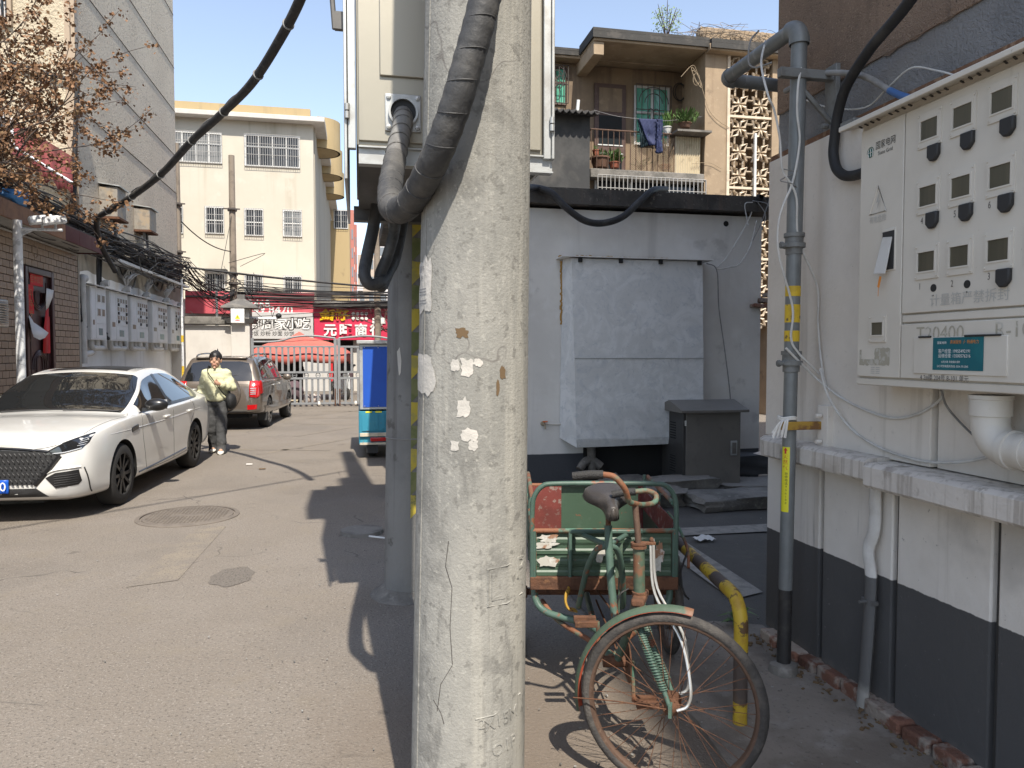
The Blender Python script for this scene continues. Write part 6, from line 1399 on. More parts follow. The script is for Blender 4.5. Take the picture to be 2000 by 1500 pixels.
# meter cabinets along the whitewashed wall
def far_meter(ya, yb, z0, z1, rows, cols, label, pipe):
    xf_ = -5.16
    t = thing('meter_cabinet', label, 'meter cabinet', (-5.3,(ya+yb)/2,z0), group='meter cabinets on the left wall')
    m = MB(); m.box(XM,xf_,ya,yb,z0,z1); m.build('case', 'meter_paint_far', t, bevel=.006)
    m = MB(); m.slab((XM,ya-.06,z1+.07),(xf_+.1,ya-.06,z1+.01),(xf_+.1,yb+.06,z1+.01),(XM,yb+.06,z1+.07),-.02); m.build('rain_hood', 'meter_paint_far', t)
    dv = ya+(yb-ya)*.30
    m = MB(); m.box(xf_,xf_+.008,ya+.02,dv-.008,z0+.03,z1-.03); m.build('narrow_door', 'meter_paint_far', t)
    m = MB(); m.box(xf_,xf_+.008,dv+.008,yb-.02,z0+.34,z1-.03); ud_ = m.build('upper_door', 'meter_paint_far', t)
    m = MB(); m.box(xf_,xf_+.008,dv+.008,yb-.02,z0+.03,z0+.325); ld_ = m.build('lower_door', 'meter_paint_far', t)
    u0, u1, w0_, w1_ = dv+.06, yb-.05, z0+.42, z1-.08
    for r_ in range(rows):
        for c in range(cols):
            y = u0+(u1-u0)*(c+.15)/cols; w = (u1-u0)/cols*.62; z = w1_-(w1_-w0_)*(r_+.75)/rows; h = (w1_-w0_)/rows*.52
            m = MB(); m.box(xf_+.0085,xf_+.016,y-.01,y+w+.01,z-.01,z+h+.01); fr = m.build('window_frame', 'meter_paint_far', ud_)
            m = MB(); m.box(xf_+.0165,xf_+.0185,y+.004,y+w-.004,z+.004,z+h-.004); m.build('pane', 'meter_glass', fr)
            if (r_*3+c*2+int(ya*7)) % 3 == 0 and cols > 2:
                m = MB(); m.box(xf_+.009,xf_+.03,y+w*.3,y+w*.9,z-.075,z-.012); m.build('seal_cover', 'rubber_dark', fr)
    m = MB(); m.box(xf_+.0085,xf_+.011,dv+.25*(yb-dv),dv+.62*(yb-dv),z0+.10,z0+.24); m.build('teal_sticker', 'teal_sticker', ld_)
    m = MB(); m.box(xf_+.0085,xf_+.012,ya+.10,dv-.08,z0+.30,z0+.40); m.build('small_window', 'meter_glass', t)
    # plastic pipes
    o = thing('plastic_pipe', pipe, 'pipe', (-5.2,yb,z0), group='plastic pipes of the left meter cabinets')
    m = MB(); m.tube([(-5.25,yb+.11,z0-.18),(-5.25,yb+.11,z1+.08)], .062, 12); m.build('riser', 'pvc_grey', o)
    m = MB(); m.tube(elbow(V(-5.25,yb+.11,z1+.14),(0,0,1),(1,0,0),0,.06)+[V(-5.12,yb+.11,z1+.14)], .066, 12); m.build('elbow', 'pvc_grey', o)
    for k in range(min(3, cols)):
        y = ya+.3+k*.3
        if y > yb-.1: break
        m = MB(); m.tube([V(-5.26,y,z0+.0)]+elbow(V(-5.26,y,z0-.16),(0,0,-1),(0,1,0),0,.09)+[V(-5.26,min(yb+.11,y+.4),z0-.16)], .058, 12); m.build('drain_bend', 'pvc_grey', o)
FM = [(16.02,16.92,2,2),(17.2,18.42,3,4),(18.68,20.05,3,5),(20.5,22.0,3,4),(22.4,23.7,3,3)]
names = ['first','second','third','fourth','fifth']
for k, (a, b, r_, c) in enumerate(FM):
    far_meter(a, b, 1.92, 2.98, r_, c, f'white meter cabinet on the left wall, {names[k]} along from the tiled shop', f'grey plastic riser beside the {names[k]} meter cabinet from the tiled shop')
# fat pipe left of the first cabinet
m = MB(); m.tube([(-5.25,15.83,1.45),(-5.25,15.83,3.05)]+elbow(V(-5.25,15.83,3.12),(0,0,1),(0,1,0),0,.06)+[V(-5.25,16.02,3.12)], .075, 14); m.tube([(-5.25,15.83,1.62),(-5.25,16.3,1.66)], .06, 12); tag(m.build('plastic_pipe', 'pvc_grey'), 'fat white plastic pipe left of the first meter cabinet', 'pipe')
# cable tray with white wire bundles
m = MB(); m.box(-5.36,-5.0,17.4,24.0,3.62,3.68); tag(m.build('cable_tray', 'pvc_grey'), 'narrow white cable tray above the left meter cabinets', 'cable tray')
for k, (a, b, _, _) in enumerate(FM[1:4]):
    m = MB(); rnd = random.Random(k)
    for j in range(22):
        y0 = b+.11; y1 = b+.5+rnd.uniform(-.6,.9); m.tube(smooth([(-5.2,y0+rnd.gauss(0,.02),3.18),(-5.15+rnd.gauss(0,.05),y0+rnd.gauss(.05,.1),3.40),(-5.1,y1,3.60+rnd.uniform(0,.08)),(-5.1,y1+.5,3.7)],4), .010, 4)
    o = tag(m.build('wire_bundle', 'cable_white'), f'fan of thin white wires above the {names[k+1]} meter cabinet', 'wires'); o['kind'] = 'stuff'
for k, (ya, dz) in enumerate([(15.75,0),(16.95,-.1),(17.1,-.2)]):
    cable('wall_cable', ['leftmost','middle','rightmost'][k]+' black cable dropping down the whitewashed wall near the first cabinet', [V(-5.3,ya+.1,3.9),V(-5.3,ya,3.5),V(-5.28,ya-.05*k,2.9),V(-5.25,ya+.03,2.3+dz),V(-5.2,ya+.12,2.15+dz)], .035, 'cable_black', 8)
# long black cable from above the street to the wall
pts = smooth([at(620,-110,5.9),at(590,-10,6.5),at(545,80,7.2),at(490,165,7.9),at(430,225,8.7),at(375,275,9.4),at(320,335,10.2),at(270,375,11.0),at(225,405,11.8),at(195,422,12.5),at(189,440,12.9),at(198,480,13.4),at(225,530,14.2)], 8)
lc = thing('overhead_cable', 'thick black cable slung across the sky down to the left wall', 'cable', pts[0])
m = MB(); m.tube(pts, .046, 14); m.build('sheath', 'cable_black', lc)
m = MB(); m.tube([p+V(.02,0,.075+.02*math.sin(i*.9)) for i, p in enumerate(pts[:72])], .010, 6); m.build('support_wire', 'cable_grey', lc)
for i in range(4, 72, 9):
    m = MB(); p = pts[i]; t_ = (pts[i+1]-pts[i-1]).normalized(); a = t_.orthogonal().normalized(); b = t_.cross(a); m.tube([p+(a*math.cos(q_)+b*math.sin(q_))*.049 for q_ in [2*PI*j/14 for j in range(14)]], .010, 5, closed=True); m.build('wire_tie', 'cable_grey', lc)
# mass of cables running along the wall above the canopy and the tray
m = MB(); rnd = random.Random(11)
for k in range(95):
    y0 = rnd.uniform(6.5,9.5); y1 = rnd.gauss(24.7,.12); dz = rnd.gauss(0,.20); x0 = -4.95+rnd.gauss(0,.12); z0 = 4.08+dz+.0; z1 = 4.15+rnd.gauss(0,.25)
    p0, p1_ = V(x0,y0,z0), V(-5.25+rnd.gauss(0,.1),y1,z1)
    mid = [p0.lerp(p1_,t_)+V(rnd.gauss(0,.04),0,-.35*math.sin(PI*t_)*rnd.random()+rnd.gauss(0,.05)) for t_ in (.12,.25,.38,.5,.62,.74,.87)]
    m.tube(smooth([p0]+mid+[p1_],4), rnd.choice([.008,.01,.012,.018]), 4)
for k in range(40):
    y = rnd.uniform(13,23); x = -5.1+rnd.gauss(0,.1); c = V(x,y,4.0+rnd.gauss(0,.15)); m.tube(smooth([c,c+V(rnd.gauss(0,.06),rnd.gauss(0,.3),-rnd.uniform(.1,.45)),c+V(rnd.gauss(0,.06),.5+rnd.gauss(0,.4),-rnd.uniform(.05,.4)),c+V(0,.9+rnd.random(),rnd.gauss(0,.08))],5), .009, 4)
o = tag(m.build('cable_tangle', 'cable_black'), 'dense tangle of black cables along the left wall', 'cables'); o['kind'] = 'stuff'

# ------------------------------------------------------------------ tree with copper-brown spring leaves over the canopy
tr = thing('maple_tree', 'tree with sparse copper-brown spring leaves reaching in from the left', 'tree', (-4.75,8.6,0))
rnd = random.Random(21); tips = []
mt_ = MB(); ml = MB()
def branch(p, d, ln, r, depth):
    pts = [p]; q_ = p.copy(); dd = d.copy()
    for i in range(4):
        dd = (dd+V(rnd.gauss(0,.13),rnd.gauss(0,.13),rnd.gauss(0,.09)+.02)).normalized(); q_ = q_+dd*ln/4; pts.append(q_.copy())
    mt_.tube(pts, [r*.62*(1-.13*i) for i in range(5)], 6 if depth < 2 else 4)
    if depth >= 3: tips.append((pts, dd)); return
    nb = 3 if depth else 5
    for i in range(nb):
        t_ = rnd.uniform(.35,1); k = min(3, int(t_*4)); b = pts[k].lerp(pts[k+1], t_*4-k) if k < 4 else pts[4]
        side = dd.orthogonal().normalized(); side.rotate(Matrix.Rotation(rnd.uniform(0,2*PI),3,dd)); nd = (dd*.75+side*.75+V(0,0,.05)).normalized()
        branch(b, nd, ln*rnd.uniform(.5,.72), r*.55, depth+1)
    branch(q_, dd, ln*.62, r*.5, depth+1)
base = V(-4.75,8.6,0); fork_ = V(-4.8,8.9,3.3)
mt_.tube(smooth([base,base+V(.05,.1,1.2),base+V(-.1,.2,2.3),fork_],5), [.15-.005*i for i in range(16)], 10)
for tgt in (P(95,330,y=12.3), P(150,365,y=13.2), P(30,250,y=12), P(90,230,y=13.6), P(20,120,y=12.2), P(60,150,y=13), P(120,420,y=12.8), P(190,330,y=14.2), P(170,300,y=13.6), P(215,385,y=14.5), P(60,330,y=12.4), P(30,180,y=12.2), P(0,340,y=11.5), P(60,400,y=11.8), P(10,60,y=12.6)):
    d = (tgt-fork_); L_ = d.length
    branch(fork_, (d.normalized()+V(0,0,.18)).normalized(), L_*.46, .035, 1)
mt_.build('trunk', 'tree_bark', tr)
nl = 0
for pts, dd in tips:
    for k in range(72):
        if k % 12 == 0: t_ = rnd.uniform(.1,1.1); j = min(3, int(t_*4)); cl = pts[j].lerp(pts[j+1], t_*4-j)
        p_ = cl+V(rnd.gauss(0,.045),rnd.gauss(0,.045),rnd.gauss(-.02,.04))
        d = (V(rnd.gauss(0,1),rnd.gauss(0,1),rnd.gauss(-.3,.7))).normalized()*rnd.uniform(.03,.068); s_ = d.orthogonal().normalized(); s_.rotate(Matrix.Rotation(rnd.uniform(0,6),3,d.normalized())); s_ *= d.length*.42
        up_ = d.cross(s_).normalized()*d.length*.12
        ml.add([p_,p_+d*.5+s_+up_,p_+d,p_+d*.5-s_+up_],[(0,1,2),(0,2,3)]); nl += 1
ml.build('crown', 'tree_leaf', tr)
# utility poles further down the street
def far_pole(label, px, D_, py_top, r0, r_top, bands=()):
    b = at(px, 690, D_); x, y = b.x, b.y; zt = at(px, py_top, D_).z
    t = thing('utility_pole', label, 'utility pole', (x,y,0)); m = MB(); m.tube([(x,y,0),(x,y,zt)], [r0, r_top], 14); m.build('shaft', 'far_pole_mat', t)
    for zb_ in bands: m = MB(); z = at(px,zb_,D_).z; m.lathe([(r0+.02,-.05),(r0+.03,0),(r0+.02,.05)], 14, (x,y,z)); m.box(x-.28,x+.28,y-r0-.06,y-r0-.02,z-.02,z+.02); m.build('band', 'bars_dark', t)
    return V(x,y,zt)
D('far_pole_mat', (.24,.20,.16), world=True, rough=.92, layers=[('n',(.15,.125,.10),3,.45,.62,.7)])
D('far_pole_grey', (.2,.195,.185), world=True, rough=.92)
fp1 = far_pole('grey concrete pole at the far corner of the tall building', 351, 23.8, 285, .13, .10, (402,494,520))
fp2 = far_pole('brown concrete pole rising behind the gate pillar', 458, 26, 308, .135, .10, (412,536,555))
fp3 = far_pole('tan concrete pole before the pink shop sign', 738, 28, 440, .13, .11, ())
# ------------------------------------------------------------------ cars
from mathutils.bvhtree import BVHTree
D('car_white', (.64,.63,.60), rough=.3, coat=1.0, spec=.5, layers=[('n',(.55,.53,.49),2.5,.5,.7,.35),('z',(.36,.33,.29),6,.42,.20,.55,.12)])
D('car_brown', (.135,.11,.088), rough=.32, metal=.4, coat=1.0, layers=[('z',(.16,.14,.12),6,.55,.30,.7,.12)])
D('car_glass', (.012,.013,.014), rough=.03, spec=.8, coat=.6)
D('car_black', (.014,.014,.015), rough=.3, coat=.3)
D('car_trim', (.025,.025,.026), rough=.6)
D('car_liner', (.008,.008,.008), rough=1)
D('car_tyre', (.03,.029,.028), rough=.88, bump=.3, bscale=60)
D('rim_black', (.012,.012,.013), rough=.45, metal=.2, coat=.15)
D('rim_silver', (.50,.50,.50), rough=.3, metal=.8)
D('lamp_glass', (.014,.015,.017), rough=.05, spec=.8, coat=1)
D('lamp_bright', (.62,.63,.64), rough=.15, metal=.3)
D('tail_red', (.42,.008,.010), rough=.12, coat=1)
D('plate_blue', (.008,.09,.48), rough=.4)
D('plate_white', (.8,.8,.8), rough=.5)
D('seam', (.10,.098,.09), rough=.9)
def cr(a, b, c, d, t): return .5*((2*b)+(c-a)*t+(2*a-5*b+4*c-d)*t*t+(3*b-a-3*c+d)*t*t*t)
class Car:
    def __init__(s, st, wheels, wr, half, paint, root):
        s.st = st; s.root = root; s.K = len(st[0][1])
        ny, nt = 72, 6
        s.y0, s.y1 = st[0][0], st[-1][0]
        ys = [s.y0+(s.y1-s.y0)*i/ny for i in range(ny+1)]
        rings = []; T_ = [(s.K-1)*j/((s.K-1)*nt) for j in range((s.K-1)*nt+1)]
        for y in ys:
            right = [s.S(y, t) for t in T_]; left = [V(-p.x, p.y, p.z) for p in right[::-1][1:]]
            rings.append(right+left)
        n = len(rings[0]); vs = [p for r in rings for p in r]
        fs = [(i*n+j, i*n+(j+1) % n, (i+1)*n+(j+1) % n, (i+1)*n+j) for i in range(ny) for j in range(n)]
        fs += [tuple(range(n-1,-1,-1)), tuple(ny*n+j for j in range(n))]
        s.bvh = BVHTree.FromPolygons(vs, fs)
        m = MB(); m.add(vs, fs); body = m.build('body', [paint, 'car_liner'], root, sharp=50)
        cut_ = MB()
        for wy in wheels:
            for sx in (-1, 1):
                cut_.lathe([(0,-.2),(wr*1.13,-.2),(wr*1.13,.2),(0,.2)], 40, (sx*(half+.02-.0), wy, wr*1.0), Matrix.Rotation(PI/2,3,'Y'))
        cu = cut_.build('cutter', ['car_liner'], None)
        cu.parent = root; cu.matrix_parent_inverse = Matrix.Identity(4)
        bo = body.modifiers.new('arch', 'BOOLEAN'); bo.object = cu; bo.operation = 'DIFFERENCE'; bo.solver = 'EXACT'
        try: bo.material_mode = 'TRANSFER'
        except Exception: pass
        dg = bpy.context.evaluated_depsgraph_get(); dg.update()
        me = bpy.data.meshes.new_from_object(body.evaluated_get(dg)); me.name = 'body'
        body.modifiers.clear(); body.data = me; me.set_sharp_from_angle(angle=R(50)); bpy.data.objects.remove(cu)
        s.body = body
    def S(s, y, t):
        st = s.st; i = 0
        while i < len(st)-2 and y > st[i+1][0]: i += 1
        a, b = st[i], st[i+1]; f = min(1, max(0, (y-a[0])/(b[0]-a[0])))
        p0 = st[max(0,i-1)]; p3 = st[min(len(st)-1,i+2)]
        def col(j):
            q_ = [cr(p0[1][j][k], a[1][j][k], b[1][j][k], p3[1][j][k], f) for k in (0,1)]
            return q_
        j = min(s.K-2, int(t)); g = t-j; pts = [col(max(0,min(s.K-1,j+d))) for d in (-1,0,1,2)]
        if j == s.K-2: pts[3] = [-pts[1][0], pts[1][1]]
        return V(max(0, cr(*[p[0] for p in pts], g)), y, cr(*[p[1] for p in pts], g))
    def glass(s, name, ya, yb, ta, tb, mat='car_glass', sides=(1,), ny=16, nt=8, lift=.006, parent=None, shape=None):
        out = []
        for sd in sides:
            m = MB(); vs = []
            for i in range(ny+1):
                for j in range(nt+1):
                    u, v_ = i/ny, j/nt
                    y, t = (shape(u, v_) if shape else (ya+(yb-ya)*u, ta+(tb-ta)*v_))
                    p = s.S(y, t); e = .01; n = (s.S(y+e,t)-s.S(y-e,t)).cross(s.S(y,min(s.K-1,t+.05))-s.S(y,max(0,t-.05)))
                    if n.length > 0: n.normalize()
                    if n.dot(V(p.x,0,p.z-.6)) < 0: n = -n
                    p = p+n*lift; vs.append(V(p.x*sd, p.y, p.z))
            m.add(vs, [(i*(nt+1)+j, i*(nt+1)+j+1, (i+1)*(nt+1)+j+1, (i+1)*(nt+1)+j) for i in range(ny) for j in range(nt)])
            out.append(m.build(name, mat, parent or s.root, sharp=60))
        return out
    def cast(s, p, d, lift):
        h = s.bvh.ray_cast(Vector(p)-Vector(d)*8, Vector(d))
        return (h[0]-Vector(d)*lift) if h[0] is not None else None
    def decal(s, name, poly, d, mat, lift=.006, parent=None, sub=3, thick=0):
        """poly: 2d points; d: '-y' front, '+y' rear, 'x' right side (x>0), 'z' roof"""
        mk = {'f': (lambda a, b: V(a,0,b), V(0,1,0)), 'r': (lambda a, b: V(a,0,b), V(0,-1,0)), 's': (lambda a, b: V(0,a,b), V(-1,0,0)), 'z': (lambda a, b: V(a,b,0), V(0,0,-1))}[d]
        bm = bmesh.new(); f = bm.faces.new([bm.verts.new((a,b,0)) for a, b in poly]); bmesh.ops.triangulate(bm, faces=bm.faces[:])
        for _ in range(sub):
            ed = [e for e in bm.edges if e.calc_length() > .05]
            if ed: bmesh.ops.subdivide_edges(bm, edges=ed, cuts=1); bmesh.ops.triangulate(bm, faces=bm.faces[:])
        vs = []; last = None
        for v in bm.verts:
            p = s.cast(mk[0](v.co.x, v.co.y), mk[1], lift); p = p or last or mk[0](v.co.x, v.co.y); last = p; vs.append(p)
        bm.verts.index_update(); fs = [tuple(v.index for v in f.verts) for f in bm.faces]; bm.free()
        m = MB(); m.add(vs, fs); o = m.build(name, mat, parent or s.root, sharp=60)
        if thick: o.modifiers.new('s','SOLIDIFY').thickness = thick
        return o
    def line(s, name, pts, d, mat, r=.004, parent=None, lift=.0, n=4, mirror=False):
        mk = {'f': (lambda a, b: V(a,0,b), V(0,1,0)), 'r': (lambda a, b: V(a,0,b), V(0,-1,0)), 's': (lambda a, b: V(0,a,b), V(-1,0,0)), 'z': (lambda a, b: V(a,b,0), V(0,0,-1))}[d]
        pp = smooth([V(a,b,0) for a, b in pts], 6); q_ = [s.cast(mk[0](p.x,p.y), mk[1], lift) for p in pp]; q_ = [p for p in q_ if p]
        if len(q_) < 2: return
        m = MB(); m.tube(q_, r, n); return m.build(name, mat, parent or s.root)
def car_wheel(root, x, y, r, sd, rim, w=.21, spokes=5):
    t = bpy.data.objects.new('wheel', None); COL.objects.link(t); t.parent = root; OFF[t.name] = V(0,0,0)
    c = V(x, y, r); rot = Matrix.Rotation(PI/2*sd, 3, 'Y')
    m = MB(); m.lathe([(r*.66,-w/2),(r*.90,-w/2),(r*.97,-w*.42),(r,-w*.28),(r,w*.28),(r*.97,w*.42),(r*.90,w/2),(r*.68,w/2),(r*.66,w*.3)], 48, c, rot); m.build('tyre', 'car_tyre', t)
    m = MB(); m.lathe([(r*.66,w*.47),(r*.70,w*.5),(r*.68,w*.40),(r*.64,w*.1),(r*.62,-w*.4),(0,-w*.4)], 48, c, rot)
    for i in range(spokes):
        for dd in (-.16,.16):
            a = 2*PI*i/spokes+dd; b = 2*PI*i/spokes+dd*1.9
            p0 = V(.05*math.cos(a),.05*math.sin(a),w*.40); p1_ = V(r*.66*math.cos(b),r*.66*math.sin(b),w*.44); s_ = V(-math.sin(b),math.cos(b),0)*.018
            m.add([c+rot@v for v in (p0-s_,p0+s_,p1_+s_,p1_-s_,p0-s_-V(0,0,.05),p0+s_-V(0,0,.05),p1_+s_-V(0,0,.04),p1_-s_-V(0,0,.04))], [(0,1,2,3),(0,4,5,1),(1,5,6,2),(2,6,7,3),(3,7,4,0)])
    m.lathe([(.06,w*.30),(.06,w*.43),(.03,w*.46),(0,w*.46)], 20, c, rot); m.build('rim', rim, t)
    m = MB(); m.lathe([(0,w*.0),(r*.45,w*.0)], 30, c, rot); m.build('brake_disc', 'steel_dark', t)

# --- white sedan, nose towards the camera
sr = thing('sedan', 'white fastback sedan parked at the left, nose towards the camera', 'car', (-2.5-.93,8.8,0), R(-4), local=True)
ST = [(-.94,[(.25,.30),(.40,.31),(.47,.44),(.48,.60),(.45,.72),(.41,.755),(.31,.775),(.15,.785),(0,.785)]),
 (-.88,[(.55,.24),(.68,.27),(.73,.43),(.73,.60),(.68,.745),(.62,.79),(.47,.815),(.24,.83),(0,.83)]),
 (-.72,[(.66,.20),(.82,.25),(.865,.43),(.86,.63),(.82,.785),(.75,.835),(.57,.86),(.3,.875),(0,.88)]),
 (-.40,[(.72,.19),(.885,.24),(.91,.42),(.908,.66),(.88,.83),(.82,.88),(.63,.905),(.3,.92),(0,.925)]),
 (0,[(.74,.19),(.90,.24),(.925,.42),(.92,.68),(.895,.875),(.84,.92),(.64,.945),(.32,.96),(0,.965)]),
 (.52,[(.74,.19),(.895,.24),(.915,.42),(.915,.68),(.90,.895),(.86,.94),(.74,.965),(.36,.99),(0,.995)]),
 (.90,[(.74,.19),(.895,.24),(.915,.42),(.918,.68),(.905,.91),(.865,.955),(.745,1.165),(.50,1.205),(0,1.22)]),
 (1.28,[(.74,.19),(.895,.24),(.915,.42),(.92,.69),(.91,.92),(.87,.965),(.655,1.335),(.50,1.395),(0,1.42)]),
 (1.80,[(.74,.19),(.895,.24),(.915,.42),(.92,.70),(.915,.935),(.875,.98),(.625,1.405),(.47,1.45),(0,1.475)]),
 (2.40,[(.74,.20),(.895,.25),(.915,.44),(.925,.72),(.92,.95),(.875,.995),(.625,1.375),(.48,1.425),(0,1.45)]),
 (2.95,[(.74,.22),(.895,.28),(.92,.46),(.93,.75),(.915,.965),(.86,1.01),(.68,1.215),(.52,1.28),(0,1.305)]),
 (3.40,[(.72,.26),(.87,.32),(.905,.50),(.91,.76),(.88,.965),(.82,1.02),(.72,1.075),(.5,1.105),(0,1.12)]),
 (3.70,[(.66,.30),(.80,.36),(.85,.52),(.85,.74),(.81,.94),(.76,1.0),(.66,1.03),(.4,1.055),(0,1.065)]),
 (3.82,[(.55,.36),(.66,.41),(.74,.55),(.74,.7),(.70,.86),(.66,.92),(.56,.945),(.33,.96),(0,.965)])]
wb = 2.69; WRr = .335
car = Car(ST, (0, wb), WRr, .925, 'car_white', sr)
for x, sd in ((.81,1),(-.81,-1)):
    for y in (0, wb): car_wheel(sr, x, y, WRr, sd, 'rim_black')
# windscreen: base follows the cowl, top the roof edge
def ws(u, v_): return (.50+(1.26-.50)*(u*.97+.03*v_), 6.12+(8.0-6.12)*v_)
for sd in (1,-1): car.glass('windscreen', 0,0,0,0, sides=(sd,), shape=ws)
car.glass('sunroof', 1.42, 2.15, 7.1, 8.0, 'car_black', (1,-1), lift=.004)
for sd in (1,-1):
    def fw_(u, v_): y = .70+(1.66-.70)*u; return (y, 5.10+(5.90-5.10)*v_)
    def rw_(u, v_): y = 1.74+(2.86-1.74)*u; top = 5.90-.25*max(0,(u-.5)/.5)**2; return (y, 5.10+(top-5.10)*v_)
    car.glass('side_window', 0,0,0,0, sides=(sd,), shape=fw_); car.glass('side_window', 0,0,0,0, sides=(sd,), shape=rw_)
    car.glass('door_pillar', 1.655, 1.745, 5.08, 5.92, 'car_black', (sd,), lift=.008, ny=3)
    car.glass('window_trim', .62, 2.95, 4.98, 5.10, 'car_black', (sd,), lift=.007, ny=30, nt=2)
    car.glass('quarter_trim', 2.86, 3.02, 5.08, 5.66, 'car_black', (sd,), lift=.006, ny=4)
# front
gr_ = car.decal('grille', [(-.66,.655),(-.55,.70),(0,.735),(.55,.70),(.66,.655),(.44,.39),(-.44,.39)], 'f', 'car_trim', .004)
m = MB()
for i in range(-14, 15):
    for j in range(5):
        x, z = i*.042+.021*(j % 2), .415+j*.062
        if abs(x) < .63-max(0,(.655-z))*.82 and z < .70:
            p = car.cast((x,0,z), V(0,1,0), .012)
            if p: m.tube(smooth([p+V(-.016,0,.03),p+V(.004,-.004,.008),p+V(-.004,-.004,-.012),p+V(.016,0,-.032)],3), .006, 4)
m.build('grille_mesh', 'car_trim', gr_, kind='stuff')
car.line('grille_rim', [(.66,.66),(.52,.71),(.2,.74),(0,.744),(-.2,.74),(-.52,.71),(-.66,.66)], 'f', 'car_black', .014, gr_)
for sx in (1,-1): car.line('grille_rim', [(sx*.66,.66),(sx*.56,.52),(sx*.45,.385)], 'f', 'car_black', .024, gr_)
car.decal('lower_grille', [(-.46,.355),(.46,.355),(.56,.265),(-.56,.265)], 'f', 'car_trim', .008)
for sx in (1,-1):
    hl = car.decal('headlight', [(sx*.54,.675),(sx*.60,.72),(sx*.74,.80),(sx*.845,.845),(sx*.845,.765),(sx*.81,.71),(sx*.64,.675)][::sx], 'f', 'lamp_glass', .008)
    car.line('light_bar', [(sx*.60,.682),(sx*.70,.69),(sx*.81,.718)], 'f', 'lamp_bright', .005, hl, .010)
    for k in range(4): car.line('light_strip', [(sx*(.78+k*.006),.742+k*.02),(sx*(.83+k*.003),.752+k*.021)], 'f', 'lamp_bright', .003, hl, .011)
    car.line('light_edge', [(sx*.57,.71),(sx*.72,.795),(sx*.84,.848)], 'f', 'car_black', .005, hl, .010)
    vt = car.decal('side_vent', [(sx*.54,.45),(sx*.62,.495),(sx*.80,.515),(sx*.815,.40),(sx*.79,.365),(sx*.62,.345)][::sx], 'f', 'car_black', .008)
    for k in range(5): car.line('vent_rib', [(sx*(.61),.372+k*.022),(sx*.79,.385+k*.022)], 'f', 'car_trim', .004, vt, .012)
    car.line('bumper_crease', [(sx*.52,.475),(sx*.62,.52),(sx*.81,.54)], 'f', 'car_white', .012, None, .002)
    car.line('canard', [(sx*.83,.53),(sx*.85,.42),(sx*.85,.27)], 'f', 'car_black', .008, None, .002)
car.line('hood_seam', [(-.82,.84),(-.5,.735),(0,.765),(.5,.735),(.82,.84)], 'f', 'seam', .003)
for sx in (1,-1): car.line('hood_seam', [(sx*.78,-.66),(sx*.80,-.1),(sx*.835,.30),(sx*.78,.50)], 'z', 'seam', .003)
pl_ = car.decal('number_plate', [(-.21,.315),(.23,.315),(.23,.445),(-.21,.445)], 'f', 'plate_blue', .03, thick=.006)
text('0', .12, 'lettering', 'plate_white', pl_, (.19,car.cast((0,0,.41),V(0,1,0),.05).y,.38), (1,0,0), (0,0,1))
# sides
SX = V(-1,0,0)
for dpts in ([(.62,.93),(.60,.70),(.66,.45),(.70,.28)], [(1.72,.95),(1.70,.70),(1.72,.45),(1.72,.27)], [(2.55,.98),(2.62,.85),(2.45,.66),(2.38,.5),(2.36,.33)], [(.70,.275),(1.5,.27),(2.36,.30)]):
    car.line('door_seam', dpts, 's', 'seam', .0035)
car.line('sill_trim', [(.45,.285),(1.2,.30),(2.25,.335)], 's', 'car_black', .014, None, -.004)
car.line('body_crease', [(-.3,.80),(.6,.80),(1.7,.815),(2.9,.85)], 's', 'car_white', .006, None, -.003)
for y in (1.46, 2.42):
    p = car.cast((0,y,.845), SX, 0); m = MB(); m.obox(p+V(.012,0,0), .03,.20,.032); m.build('door_handle', 'car_white', sr, bevel=.012)
p = car.cast((0,.36,.80), SX, 0); m = MB(); m.obox(p+V(.004,0,0), .014,.20,.055, Matrix.Rotation(.12,3,'X')); m.build('fender_vent', 'car_black', sr, bevel=.006)
for sx in (1,-1):
    b = V(sx*.93,.72,.99); m = MB(); m.sphere(b+V(sx*.10,0,.05),.135,.075,.075,16,10); m.obox(b+V(sx*.02,.01,-.005),.16,.04,.03); mr = m.build('mirror', 'car_black', sr, sharp=50)
    m = MB(); m.obox(b+V(sx*.10,.070,.05),.20,.012,.11); m.build('mirror_glass', 'lamp_bright', mr)
m = MB(); m.obox((0,3.72,1.075),1.3,.18,.03); m.build('spoiler', 'car_white', sr, bevel=.012)
m = MB(); m.tube(smooth([(.1,.47,1.005),(.4,.50,1.0),(.68,.52,.985)],5), .009, 5); m.build('wiper', 'car_trim', sr)
m = MB(); m.tube(smooth([(-.55,.47,.99),(-.2,.48,1.007),(.2,.47,1.01)],5), .009, 5); m.build('wiper', 'car_trim', sr)

